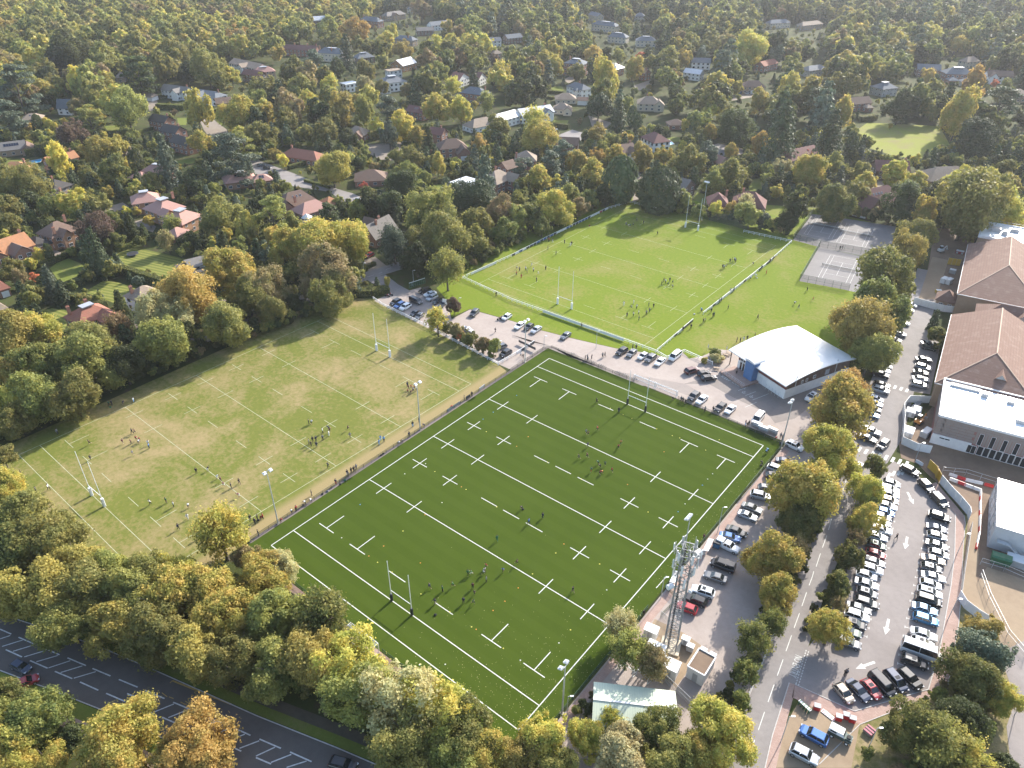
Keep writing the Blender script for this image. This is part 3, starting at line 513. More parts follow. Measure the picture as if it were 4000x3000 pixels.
house(0, (1370, 1133), (1512, 1158), 9, 5, 8.2, 'gable', 'brick', 'dark', 'middle of three brick gabled houses stepping down the slope', chim=(.85, 0), wings=[wing(-5, -4, 0, 6, 4, 2.6, 3, 'flat', 'brick', 'grey')])
house(0, (1455, 1226), (1612, 1266), 9, 5, 8.2, 'gable', 'brick', 'dark', 'nearest of three brick gabled houses with black roofs', wings=[wing(-4, -1.8, 0, 2.5, 8, 2.6, 3, 'flat', 'brick', 'grey')])
house(0, (470, 1652), (645, 1590), 12, 4.8, 8, 'hip', 'tan', 'dark', 'tan brick house with dark hipped roof at the left edge', chim=(.1, .2))
house(0, (430, 1420), (690, 1357), 8, 4.8, 7.6, 'gable', 'orangebrick', 'orange', 'orange tiled house beside the blue garden pool', chim=(.8, 0), wings=[wing(-6, -4, 0, 6, 6, 2.7, 4.5, 'gabley', 'orangebrick', 'orange')])
house(0, (-30, 1475), (225, 1470), 10, 4.6, 7.4, 'hip', 'brick', 'orange', 'low orange-brown hipped house at the left picture edge', chim=(.7, 0))
house(0, (-20, 1312), (232, 1282), 10, 3.2, 6.5, 'gable', 'tan', 'grey', 'bungalow with long grey solar roof at the left edge', solar=6, wings=[wing(7, -3, 0, 6, 9, 3, 5.5, 'gabley', 'tan', 'brown')])
house(0, (180, 1040), (372, 1025), 9, 4, 6.6, 'hip', 'tan', 'tan', 'pale pinkish hipped bungalow under the dark pine', sky=2)
house(0, (482, 938), (602, 940), 7, 4, 9, 'gable', 'white', 'slate', 'small white house with steep slate roof on the wood edge')
house(0, (1085, 1335), (1215, 1312), 9, 4.8, 7.4, 'hip', 'tan', 'tan', 'pale hipped house half hidden behind two golden trees')
house(0, (1210, 1480), (1425, 1500), 9, 4.6, 7.4, 'hip', 'brick', 'pink', 'pink roofed house behind the dark spreading cedar', wings=[wing(-6, -6, 0, 8, 7, 2.8, 5, 'hip', 'brick', 'pink')], lead=True)
house(0, (1945, 1590), (2230, 1550), 11, 3.4, 6.6, 'hip', 'orangebrick', 'pink', 'pink hipped house with solar panels beside the suburban lane', solar=4, lead=True, wings=[wing(9, -5, 0, 9, 7, 3.2, 5.6, 'hip', 'orangebrick', 'pink', solar=2)])
house(0, (1970, 545), (2215, 600), 12, 5, 8, 'gable', 'white', 'tan', 'large white house with pinkish roof and balcony at wood edge', frame=FRAMED, wings=[wing(2, -6, 0, 6, 7, 5, 7.5, 'gabley', 'white', 'tan')])
house(0, (2080, 640), (2230, 660), 9, 5, 8, 'gable', 'brown', 'plum', 'dark brick house in front of the large white house')
house(0, (990, 675), (1078, 672), 8, 3.4, 7, 'hip', 'tan', 'tan', 'brown thatched-looking roof deep in the left wood')
house(0, (1865, 900), (2140, 875), 9, 4.8, 7.6, 'gable', 'brick', 'brown', 'brown brick house between white house and yellow oak', chim=(.6, 0))
# --- top, second view
house(10, (500, 178), (645, 170), 9, 5, 8.5, 'gable', 'brown', 'white', 'far house whose pale roof glares white in the sun')
house(10, (888, 172), (1052, 190), 10, 6, 9.4, 'hip', 'brick', 'slate', 'far red brick villa with slate roof and bay windows', chim=[(.9, .2), (-.9, .2)])
house(10, (1130, 142), (1300, 120), 10, 5, 8.4, 'hip', 'tan', 'grey', 'far house with brown-grey hipped roof above clipped lawn', wings=[wing(-3, -5, 0, 6, 6, 5, 7.6, 'gabley', 'tan', 'brown')])
house(10, (1300, 78), (1540, 80), 10, 5, 8.2, 'hip', 'cream', 'slate', 'far cream villa behind a russet tree')
house(10, (185, 425), (515, 440), 9, 5, 8.4, 'gable', 'brick', 'plum', 'long low red-brown roof with several brick chimneys', chim=[(-.9, 0), (-.2, 0), (.5, 0), (.95, 0)])
house(10, (520, 455), (745, 470), 11, 6.4, 10, 'hip', 'cream', 'slate', 'stone mansion with slate roof and tall chimneys', chim=[(-.95, -.2), (.1, -.6), (.9, 0)], sky=3, lead=True)
house(10, (880, 508), (1030, 490), 10, 4.6, 8, 'hip', 'brown', 'slate', 'slate roofed house with shining roof light beside the dark spruce', sky=2, lead=True)
house(10, (1190, 335), (1352, 352), 9, 5, 8, 'hip', 'tan', 'slate', 'slate roofed house with brick chimney and dormer windows', chim=(.4, -.5), sky=2)
house(10, (1390, 270), (1545, 262), 8, 4.4, 7.2, 'gable', 'brown', 'grey', 'small dark gabled house beside the yellow birch')
house(10, (1270, 572), (1395, 540), 13, 4.6, 8.4, 'gable', 'orangebrick', 'white', 'orange brick house with blinding pale roof and dormer')
house(10, (1150, 620), (1268, 605), 8, 5.2, 5.6, 'flat', 'white', 'tan', 'flat roofed white house with balcony above white mansion')
house(10, (1110, 725), (1310, 702), 14, 6, 9.4, 'hip', 'white', 'slate', 'white mansion with slate hipped roof and glass gable wing', lead=True, wings=[wing(-9, -6, 0, 6.5, 9, 3.4, 7.4, 'gabley', 'white', 'slate')], frame=FRAMED)
house(10, (775, 735), (890, 715), 8, 5.4, 6, 'flat', 'white', 'white', 'white box house with large glazing between tall trees', frame=FRAMED)
house(10, (-20, 630), (172, 615), 9, 4.6, 7.6, 'hip', 'tan', 'pink', 'pale pink roofed house on the upper left', lead=True)
house(10, (1755, 800), (1960, 825), 11, 6.2, 9.6, 'hip', 'brick', 'slate', 'three storey brick house with slate roof behind the pine', sky=2, chim=[(.8, .3)])
house(10, (1285, 960), (1440, 985), 9, 4.4, 7.4, 'gable', 'brick', 'plum', 'red roofed house with skylights behind twin oaks', sky=2, chim=(.9, 0))
house(10, (1750, 700), (1850, 665), 9, 5, 9, 'gabley', 'white', 'plum', 'white gabled house with red-brown roof below birch trees', chim=(.2, .8))
house(10, (1925, 690), (1995, 660), 7, 5, 9, 'gabley', 'white', 'plum', 'narrow white gable end beside a dark conifer')
house(10, (1875, 1112), (2100, 1065), 11, 3, 6.6, 'hip', 'white', 'tan', 'tan hipped bungalow beside the long white house')
house(10, (2105, 1052), (2290, 1000), 10, 4.6, 7.6, 'gable', 'white', 'white', 'left half of the long gleaming white house')
house(20, (90, 1005), (372, 965), 11, 4.8, 8, 'gable', 'white', 'white', 'long gleaming white house with gabled front above the lawn', frame=FRAMED, chim=(.7, .1), wings=[wing(6, -5, 0, 6, 5, 4.8, 7.4, 'gabley', 'white', 'slate')])
house(10, (755, 1165), (935, 1175), 11, 3.4, 7.2, 'hip', 'brick', 'tan', 'tan hipped house with front gable below the yellow trees', wings=[wing(2.5, -5, 0, 5, 5, 3.2, 6, 'gabley', 'brick', 'brown', wins=(0,))])
house(10, (1585, 1295), (1835, 1275), 11, 5, 8.8, 'hip', 'brick', 'brown', 'brown hipped brick house with white garage door', wings=[wing(4.5, -7, 0, 7, 7, 3, 6.8, 'gabley', 'brick', 'brown', wins=(), garage=0)])
house(10, (1480, 1155), (1605, 1172), 8, 4.8, 7.8, 'gable', 'brick', 'plum', 'red-brown gabled house beside the drooping cedar', chim=(.5, 0))
house(10, (190, 1345), (525, 1395), 11, 2.8, 6, 'hip', 'brick', 'red', 'low red hipped bungalow behind yellow maple', chim=(-.7, .3))
house(10, (845, 1572), (1140, 1560), 13, 2.8, 6.4, 'hip', 'brick', 'brown', 'brown hipped bungalow beside the red shrub')
house(10, (1660, 1580), (1900, 1650), 12, 5.4, 6, 'flat', 'brick', 'white', 'red brick house with white flat roof behind blue cedar', chim=(.2, .5), wings=[wing(0, -6.6, 0, 14, 1.2, 5.2, 6.2, 'gable', 'brick', 'dark', wins=(0,)), wing(-8, -5, 0, 5, 6, 3, 3.3, 'flat', 'white', 'grey')])
house(10, (2080, 1600), (2250, 1530), 12, 5, 9, 'hip', 'brick', 'tan', 'tall tan roofed brick house beside blue cedar', chim=(.5, .6), wings=[wing(4, -7, 0, 6, 6, 5, 8, 'gabley', 'brick', 'tan')])
# --- top, third view
house(20, (-40, 335), (95, 322), 9, 5, 8, 'gable', 'brown', 'slate', 'dark roofed house at the upper middle wood edge')
house(20, (440, 545), (615, 562), 13, 8.6, 11.6, 'hip', 'brick', 'slate', 'three storey red brick georgian villa with slate mansard', lead=True, sky=4, chim=[(-.8, .4)])
house(20, (682, 208), (890, 232), 11, 6, 9.2, 'hip', 'cream', 'slate', 'far cream mansion with slate roof and white parapets', lead=True, chim=(.7, .2))
house(20, (820, 314), (985, 328), 10, 5.2, 8.4, 'hip', 'cream', 'slate', 'left of two far cream houses with steep slate roofs', lead=True)
house(20, (1072, 352), (1250, 355), 10, 5.2, 8.4, 'hip', 'cream', 'slate', 'right of two far cream houses with steep slate roofs', lead=True)
house(20, (655, 125), (738, 145), 9, 6, 9, 'gable', 'cream', 'slate', 'far pale gabled house near the top of the view')
house(20, (1060, 142), (1152, 144), 10, 5, 8.4, 'hip', 'grey', 'slate', 'far grey slate roofed house under tall trees')
house(20, (465, 742), (605, 782), 9, 5.2, 8, 'hip', 'white', 'slate', 'white cottage with slate hipped roof and chimney', chim=(0, .1), wings=[wing(3, -4.5, 0, 4, 4, 4.6, 6, 'hip', 'white', 'slate')])
house(20, (375, 862), (562, 862), 11, 2.8, 6, 'hip', 'cream', 'tan', 'tan hipped garage block below the white cottage')
house(20, (345, 945), (505, 952), 10, 3, 6.2, 'hip', 'cream', 'tan', 'tan roofed annexe behind the long white house', wings=[wing(4, -5, 0, 5, 5, 3, 5.4, 'gabley', 'cream', 'tan')])
house(20, (560, 868), (662, 872), 7, 3, 4.6, 'gable', 'white', 'brown', 'small double garage with white door beside cedar', garage=0, wins=())
house(20, (780, 580), (905, 600), 11, 5.4, 8.6, 'hip', 'brick', 'white', 'brick house with pale gleaming roof behind round orange tree', chim=(.7, -.2))
house(20, (1020, 615), (1145, 640), 8, 5, 8, 'gable', 'brick', 'tan', 'brick house with tall chimney behind yellow poplar', chim=(.9, -.3))
house(20, (1475, 625), (1625, 645), 9, 4.8, 7.4, 'gable', 'white', 'white', 'white roofed house left of the pale gable row')
house(20, (1550, 540), (1720, 545), 9, 5, 8, 'gable', 'white', 'slate', 'black and white house with slate roof by blue spruce', frame=FRAMED)
house(20, (1085, 900), (1295, 905), 12, 4.4, 8.2, 'hip', 'cream', 'tan', 'stone house with pale hipped roof and white chimney', chim=(-.2, .2), wings=[wing(6, -4, 0, 6, 6, 4.2, 7, 'gabley', 'cream', 'tan')])
house(20, (1105, 1182), (1225, 1240), 11, 5, 8.6, 'hip', 'white', 'plum', 'black and white timbered house with brown hipped roof', frame=FRAMED, name='house')
house(20, (368, 1252), (575, 1262), 10, 2.8, 6, 'gable', 'brick', 'brown', 'brown roofed bungalow beside the grey turning drive')
house(20, (940, 1330), (1085, 1305), 9, 4.8, 8.2, 'gable', 'tan', 'brown', 'brown gabled house behind the front row of oaks', chim=(.8, .2), wings=[wing(2, -5, 0, 5, 5, 4.8, 7.4, 'gabley', 'white', 'brown')])
house(20, (1290, 1590), (1490, 1645), 10, 4.6, 8.2, 'gable', 'brown', 'grey', 'grey-brown roofed house with glass skylight behind conifer', sky=3, chim=(-.5, 0), wings=[wing(-5, -4.5, 0, 5, 5, 4.4, 7.4, 'gabley', 'tan', 'tan')])
house(20, (1995, 752), (2200, 752), 10, 4.6, 8, 'hip', 'tan', 'brown', 'brown hipped house with white garage door above building plot', garage=0)
house(20, (1795, 1420), (1885, 1405), 8, 4.4, 7.4, 'gabley', 'tan', 'pink', 'small orange gable roof peeping out of the trees')
house(20, (20, 1392), (215, 1395), 11, 4.6, 8.4, 'hip', 'brick', 'tan', 'tan steep roofed brick house behind grey cedar', chim=(-.9, -.8))
house(20, (1360, 1085), (1505, 1082), 9, 2.8, 5.4, 'hip', 'brick', 'brown', 'low brown roof beside clipped conical shrubs')
# --- top right view
house(30, (1540, 640), (1790, 645), 12, 6.2, 10, 'hip', 'brick', 'slate', 'red brick georgian house with slate roof and white dormers', lead=True, sky=3, wings=[wing(-6, -9, 0, 7, 7, 3, 5, 'hip', 'brick', 'slate', wins=()), wing(3, -13, 0, 11, 6, 3, 5, 'hip', 'cream', 'slate')])
house(30, (1900, 660), (2130, 668), 10, 5, 8.6, 'gable', 'white', 'brown', 'half timbered house at far right behind orange tree', frame=FRAMED, chim=(-.9, 0), wings=[wing(-5, -5, 0, 5, 4, 5, 8, 'gabley', 'white', 'brown')])
house(30, (995, 775), (1130, 760), 12, 5, 8.4, 'hip', 'grey', 'slate', 'slate roofed house with white flat tops at the right', lead=True)
house(30, (735, 905), (905, 890), 9, 4.6, 8, 'gable', 'brick', 'brown', 'brown gabled brick house left of the dark round tree', wings=[wing(3, -6, 0, 5, 5, 2.8, 4.6, 'hip', 'brick', 'tan')])
house(30, (355, 615), (525, 592), 10, 4.4, 7, 'hip', 'grey', 'slate', 'slate roof shining between trees at upper right')
house(30, (-30, 575), (95, 545), 9, 4.6, 7.6, 'gable', 'brick', 'red', 'red roofed house beside blue spruce')
house(30, (205, 1395), (525, 1325), 12, 4.4, 8.2, 'hip', 'brick', 'plum', 'plum roofed house behind the scarlet tree')
house(30, (935, 1480), (1235, 1490), 11, 4.6, 8.6, 'gable', 'brown', 'plum', 'dark plum roof below the sunny meadow', chim=(.8, 0))
house(30, (1400, 1570), (1810, 1550), 14, 4.4, 9, 'hip', 'brick', 'tan', 'wide pinkish hipped roof behind the front oaks')
house(31, (800, 150), (1180, 60), 12, 3.4, 9, 'hip', 'brick', 'plum', 'plum tiled house with skylights above the tennis courts', sky=4, wings=[wing(-9, -6, 0, 8, 7, 3.2, 8.4, 'gabley', 'brick', 'plum', wins=())])
house(31, (2125, 230), (2320, 215), 14, 5, 9, 'hip', 'brick', 'brown', 'brown roofed house at the right edge behind school')
house(30, (2110, 830), (2290, 825), 12, 4.6, 7.8, 'hip', 'tan', 'tan', 'tan roofed house at the right picture edge')
house(30, (1290, 600), (1500, 610), 10, 5, 8.4, 'gable', 'brown', 'slate', 'slate roof with bright edge behind the orange poplar')
house(30, (20, 205), (200, 195), 9, 5, 8, 'hip', 'cream', 'slate', 'pale villa in the hazy upper right trees'); house(30, (300, 225), (480, 205), 9, 5, 8, 'hip', 'tan', 'tan', 'tan roofed house in the hazy upper right trees')
house(30, (1720, 540), (1840, 530), 9, 4.6, 8, 'hip', 'cream', 'tan', 'pale roofed house behind the red brick georgian house')
house(10, (1520, 225), (1700, 205), 10, 4.8, 8, 'gable', 'white', 'slate', 'pale grey roofed house left of the tall birch'); house(10, (2010, 360), (2125, 355), 9, 4.6, 7.4, 'gable', 'white', 'slate', 'slate roofed bungalow with skylight at upper middle', sky=2); house(10, (2040, 470), (2130, 460), 8, 4.6, 7.6, 'hip', 'tan', 'tan', 'tan hipped roof beside dark red tree')
# --- left middle
house(1, (40, 545), (310, 455), 11, 5, 9, 'gable', 'brick', 'orange', 'orange-brown tiled brick house by yellow topiary ball', chim=(.8, .1), wings=[wing(-1, -6.5, 0, 6.5, 6, 5, 7.8, 'gabley', 'brick', 'brown'), wing(-8, -5, 0, 5, 5, 5, 7.4, 'gabley', 'brick', 'orange')])
house(1, (450, 405), (700, 318), 11, 5, 9, 'hip', 'orangebrick', 'brown', 'brown roofed brick house with tall front chimney', chim=[(-.7, -.9), (.8, .2)], wings=[wing(-1, -6, 0, 4, 4, 5, 7.6, 'gabley', 'orangebrick', 'brown'), wing(-9, 0, 0, 7, 8, 3, 6, 'hip', 'orangebrick', 'dark')])
house(1, (1135, 110), (1390, 75), 11, 5, 8.4, 'hip', 'orangebrick', 'pink', 'rear wing house of the pink roofed mansion', lead=True)
house(1, (1385, 200), (1612, 125), 13, 5, 9, 'hip', 'orangebrick', 'pink', 'large pink hipped mansion with roof lantern and dormer', lead=True, chim=(.95, .1), wings=[wing(-4, -8, 0, 5, 4, 5, 7.4, 'gabley', 'orangebrick', 'pink')])
house(1, (1575, 288), (1765, 195), 12, 5, 8.6, 'hip', 'orangebrick', 'pink', 'front right hipped wing of the pink mansion', lead=True, wings=[wing(-9, -5, 0, 7, 6, 2.8, 5, 'hip', 'orangebrick', 'pink')])
house(1, (685, 1160), (1000, 1035), 10, 5, 8.4, 'hip', 'brick', 'red', 'red-brown hipped brick house on the left lane', chim=[(-.8, .6), (.3, .8)], lead=True, wings=[wing(-7, -7, 0, 6, 7, 3, 5, 'gabley', 'brick', 'red'), wing(3, -6, 0, 6, 5, 4.8, 7, 'gabley', 'brick', 'red')])
house(1, (1205, 955), (1420, 860), 9, 5, 7.8, 'hip', 'white', 'tan', 'white house with tan roof half hidden by roadside trees', frame=FRAMED, chim=(-.7, .3))
house(1, (1600, 735), (1890, 660), 12, 3.4, 3.8, 'flat', 'white', 'dark', 'modern flat black roofed house beside the striped lawn', frame=FRAMED, wings=[wing(2, 2, 0, 8, 8, 4.2, 4.5, 'flat', 'white', 'grey')])
house(1, (-20, 860), (95, 825), 8, 3, 5.4, 'hip', 'brick', 'red', 'small red roofed outbuilding at left edge', garage=0, wins=())
house(1, (-40, 1040), (75, 1000), 8, 5, 7.4, 'hip', 'brick', 'tan', 'brick house corner at the left edge above round lawn')
house(1, (530, 85), (640, 40), 9, 4.6, 7.4, 'hip', 'tan', 'pink', 'pinkish roof peeping between left garden trees', chim=(.5, 0))
house(11, (240, 150), (545, 75), 11, 3.2, 8, 'hip', 'brick', 'brown', 'brown hipped house with skylights and tall brick chimney', sky=3, chim=(-.3, -.95), wings=[wing(-7, -4, 0, 6, 6, 3.2, 7, 'gabley', 'brick', 'brown')])
house(11, (400, 205), (660, 130), 10, 3, 6.4, 'hip', 'brick', 'pink', 'pink hipped bungalow behind the white garden pavilion', wings=[wing(10, 1, 0, 7, 7, 3, 5.6, 'hip', 'brick', 'orange')])
house(11, (1035, 420), (1235, 315), 9, 3.6, 8.8, 'gable', 'brick', 'grey', 'steep grey roofed brick cottage with two chimneys', chim=[(-.3, -.2), (.2, .1)], wings=[wing(2, 5, 0, 7, 6, 3.6, 8, 'gabley', 'brick', 'brown'), wing(2, -4, 0, 2.4, 3, 3.6, 6.6, 'gabley', 'brick', 'grey', wins=(0,))])
house(21, (1690, 115), (1880, 125), 11, 3.4, 7.4, 'hip', 'brick', 'plum', 'left of two plum hipped roofs behind the far posts', chim=(.9, .6))
house(21, (1890, 115), (2190, 150), 12, 3.8, 9, 'hip', 'brick', 'plum', 'right of two plum hipped roofs behind the far posts', chim=(-.5, .8))
house(10, (2170, 1470), (2270, 1440), 8, 4.6, 7.6, 'gable', 'brick', 'brown', 'small brick house beside tall tan roof')
# white garden pavilion
g = at(11, 445, 262); r = empty('garden_pavilion', (g.x, g.y, 0)); b = MB()
for k in range(8): a = R_(45 * k + 22); MB().tube([(1.9 * math.cos(a), 1.9 * math.sin(a), 0), (1.9 * math.cos(a), 1.9 * math.sin(a), 2.3)], .09, 6).build('post', FRAMEW, r)
pr = [(2.3 * math.cos(R_(45 * k + 22)), 2.3 * math.sin(R_(45 * k + 22)), 2.3) for k in range(8)]
b.add(pr + [(0, 0, 3.9)] + [(x, y, 2.15) for x, y, z in pr], [(k, (k + 1) % 8, 8) for k in range(8)] + [(k, 9 + k, 9 + (k + 1) % 8, (k + 1) % 8) for k in range(8)]).build('roof', WL['white'], r)
MB().prism([(1.8 * math.cos(R_(45 * k + 22)), 1.8 * math.sin(R_(45 * k + 22))) for k in range(8)], .05, .8).build('base', WL['white'], r); tag(r, 'white octagonal garden pavilion in front of the pink bungalow', 'pavilion'); HOUSES.append((g.x, g.y, 3))
# blue garden pools
def pool(t, pts, label):
    P = poly(t, pts); c = Vector((sum(p[0] for p in P) / len(P), sum(p[1] for p in P) / len(P), 0)); r = empty('swimming_pool', c); s = lambda k: [((p[0] - c.x) * k, (p[1] - c.y) * k) for p in P]
    MB().prism(s(1.18), .02, .10).build('surround', WL['cream'], r); MB().prism(s(1.), .03, .12).build('pool_water', mat('pool_water', (.05, .28, .50), .08, spec=.8), r); tag(r, label, 'pool'); HOUSES.append((c.x, c.y, 6))
pool(0, [(255, 1393), (350, 1375), (365, 1385), (345, 1402), (270, 1412)], 'curved blue garden pool beside the orange tiled house'); pool(20, [(1300, 1225), (1360, 1210), (1400, 1245), (1340, 1255)], 'small blue pool behind the timbered house')
# round trampoline on the striped lawn
g = at(1, 1150, 548); r = empty('trampoline', (g.x, g.y, 0)); b = MB(); N = 20
ring = lambda R0, z: [(R0 * math.cos(2 * math.pi * k / N), R0 * math.sin(2 * math.pi * k / N), z) for k in range(N)]
MB().add(ring(1.75, .8), [tuple(range(N))]).build('mat', mat('black_mesh', (.015, .015, .018), .9), r)
MB().add(ring(1.75, .82) + ring(2.1, .82), [(k, N + k, N + (k + 1) % N, (k + 1) % N) for k in range(N)]).build('rim_pad', mat('navy_pad', (.03, .04, .07), .7), r)
for k in range(6): a = R_(60 * k); MB().tube([(1.95 * math.cos(a), 1.95 * math.sin(a), 0), (1.95 * math.cos(a), 1.95 * math.sin(a), .82)], .04, 6).build('leg', LEAD, r)
tag(r, 'round dark trampoline on the striped lawn', 'trampoline')
# ================================================================== TREES, SHRUBS, HEDGES
rng = np.random.RandomState(11)
def leaves(pos, nrm, size, seed=0):
    """quads at pos with normal nrm; returns verts, faces"""
    n = len(pos); r = np.random.RandomState(seed); a = r.randn(n, 3); nrm = nrm / (np.linalg.norm(nrm, axis=1, keepdims=True) + 1e-9)
    u = np.cross(nrm, a); u /= (np.linalg.norm(u, axis=1, keepdims=True) + 1e-9); v = np.cross(nrm, u); s = (size * (.45 + 1.25 * r.rand(n) ** 1.6))[:, None]; k = (.55 + .45 * r.rand(n))[:, None]
    V = np.stack([pos - u * s, pos + v * s * k, pos + u * s, pos - v * s * k], 1).reshape(-1, 3); return V
def quadmesh(name, V, m):
    n = len(V) // 4; me = bpy.data.meshes.new(name); me.vertices.add(len(V)); me.vertices.foreach_set('co', V.astype(np.float32).ravel()); me.loops.add(4 * n); me.loops.foreach_set('vertex_index', np.arange(4 * n, dtype=np.int32))
    me.polygons.add(n); me.polygons.foreach_set('loop_start', np.arange(0, 4 * n, 4, dtype=np.int32)); me.polygons.foreach_set('loop_total', np.full(n, 4, dtype=np.int32)); me.update(); me.materials.append(m); return me
def dirs(r, n, up=0.):
    d = r.randn(n, 3); d[:, 2] += up; return d / np.linalg.norm(d, axis=1, keepdims=True)
def leafmat(name, c1, c2, c3, amt=.5, tr=.48):
    """leaf colours: c1/c2 vary leaf by leaf, whole sprays turn to c3; each tree shifts a little"""
    m, nt, b = newmat('leaf_' + name); N, L = nt.nodes, nt.links; g = N.new('ShaderNodeNewGeometry'); oi = N.new('ShaderNodeObjectInfo'); tc = N.new('ShaderNodeTexCoord')
    def mix(f, a, bb):
        x = N.new('ShaderNodeMix'); x.data_type = 'RGBA'
        if hasattr(f, 'links'): L.new(f, x.inputs[0])
        else: x.inputs[0].default_value = f
        for k, v in ((6, a), (7, bb)):
            if isinstance(v, tuple): x.inputs[k].default_value = (*v, 1)
            else: L.new(v, x.inputs[k])
        return x.outputs[2]
    def mr(f, a, bb, c=0., d=1.):
        x = N.new('ShaderNodeMapRange'); x.inputs[1].default_value = a; x.inputs[2].default_value = bb; x.inputs[3].default_value = c; x.inputs[4].default_value = d; L.new(f, x.inputs[0]); return x.outputs[0]
    cv = N.new('ShaderNodeVectorMath'); cv.operation = 'ADD'; L.new(tc.outputs['Object'], cv.inputs[0]); cb = N.new('ShaderNodeCombineXYZ'); L.new(mr(oi.outputs['Random'], 0, 1, 0, 40), cb.inputs[0]); L.new(cb.outputs[0], cv.inputs[1])
    n = N.new('ShaderNodeTexNoise'); n.inputs['Scale'].default_value = 2.6; n.inputs['Detail'].default_value = 3; L.new(cv.outputs[0], n.inputs['Vector'])
    c = mix(g.outputs['Random Per Island'], c1, c2); c = mix(mr(n.outputs[0], .62 - amt * .35, .78 - amt * .35), c, c3)
    hs = N.new('ShaderNodeHueSaturation'); L.new(mr(oi.outputs['Random'], 0, 1, .490, .522), hs.inputs['Hue']); L.new(mr(oi.outputs['Random'], 0, 1, .82, 1.18), hs.inputs['Value']); hs.inputs['Saturation'].default_value = .92; L.new(c, hs.inputs['Color'])
    b.inputs['Roughness'].default_value = .6; b.inputs['Specular IOR Level'].default_value = .25; L.new(hs.outputs[0], b.inputs['Base Color'])
    tr_ = N.new('ShaderNodeBsdfTranslucent'); L.new(hs.outputs[0], tr_.inputs[0]); ms = N.new('ShaderNodeMixShader'); ms.inputs[0].default_value = tr; L.new(b.outputs[0], ms.inputs[1]); L.new(tr_.outputs[0], ms.inputs[2]); L.new(ms.outputs[0], nt.nodes['Material Output'].inputs[0])
    return m
LF = {'d': leafmat('dark_green', (.068, .088, .026), (.105, .122, .038), (.09, .10, .03)),
      'g': leafmat('green', (.125, .148, .032), (.19, .205, .046), (.27, .245, .052)),
      'q': leafmat('olive', (.19, .20, .045), (.27, .262, .060), (.36, .315, .066)),
      'y': leafmat('yellow_green', (.32, .305, .046), (.44, .39, .064), (.58, .42, .070)),
      'Y': leafmat('yellow', (.50, .44, .05), (.64, .52, .07), (.66, .47, .07)),
      'o': leafmat('golden', (.40, .315, .060), (.50, .38, .070), (.33, .29, .06), .45),
      'O': leafmat('orange', (.48, .30, .062), (.57, .37, .076), (.40, .30, .062), .4),
      'b': leafmat('russet', (.29, .205, .085), (.38, .26, .11), (.23, .20, .068), .5),
      'r': leafmat('red', (.56, .08, .05), (.66, .14, .07), (.50, .17, .065)),
      'p': leafmat('purple', (.13, .08, .062), (.19, .112, .082), (.16, .105, .058)),
      'k': leafmat('blue_green', (.096, .125, .074), (.15, .178, .105), (.12, .145, .075), .3, .25),
      'c': leafmat('conifer', (.062, .084, .034), (.098, .12, .044), (.08, .10, .034), .4, .22),
      'P': leafmat('pale', (.40, .36, .175), (.50, .44, .215), (.45, .34, .14), .5)}
CNAME = {'d': 'dark green', 'g': 'green', 'q': 'olive green', 'y': 'yellow-green', 'Y': 'bright yellow', 'o': 'golden', 'O': 'orange', 'b': 'russet', 'r': 'scarlet', 'p': 'purple-brown', 'k': 'blue-green', 'c': 'dark conifer-green', 'P': 'pale straw-coloured'}
BARK = mat('bark', (.12, .095, .07), .95, var=.3, scale=3., bump=.5)
def broad(seed, nl, leaf, nc=26, flat=1., tall=0):
    r = np.random.RandomState(seed); P, Nn = [], []; C = dirs(r, nc, .15); C *= (.50 + .26 * r.rand(nc))[:, None]; C[:, 2] *= flat; C[:3] *= .3
    lump = 1 + .24 * np.sin(C[:, 0] * 3 + seed) + .18 * np.cos(C[:, 1] * 4 + C[:, 2] * 3 + seed); C *= lump[:, None]; rc = .15 + .28 * r.rand(nc) ** 1.2
    if tall: C[:, :2] *= (1 - .35 * np.clip(C[:, 2:3], 0, 1))
    w = rc ** 2; w /= w.sum()
    for c, q, f in zip(C, rc, w):
        n = int(nl * f); d = dirs(r, n, .25); out = c / (np.linalg.norm(c) + 1e-6); d = d + out * .45; d /= np.linalg.norm(d, axis=1, keepdims=True)
        # leaves gather in sprays on each bough
        k = max(4, n // 40); s = dirs(r, k, .2) + out * .45; s /= np.linalg.norm(s, axis=1, keepdims=True); idx = r.randint(0, k, n); mixd = d * .55 + s[idx] * .70; mixd /= np.linalg.norm(mixd, axis=1, keepdims=True)
        P.append(c + mixd * (q * (.62 + .46 * r.rand(n) + .30 * (r.rand(n) < .08)))[:, None]); Nn.append(mixd + .75 * r.randn(n, 3) + np.array([0, 0, .25]))
    P, Nn = np.concatenate(P), np.concatenate(Nn); ins = int(nl * .12); Q = dirs(r, ins) * (.55 * r.rand(ins) ** .4)[:, None]
    V = np.concatenate([leaves(P, Nn, leaf, seed), leaves(Q, Q + .3 * r.randn(ins, 3), leaf * 2.2, seed + 1)]); V[:, 2] = np.maximum(V[:, 2], -.95); return V
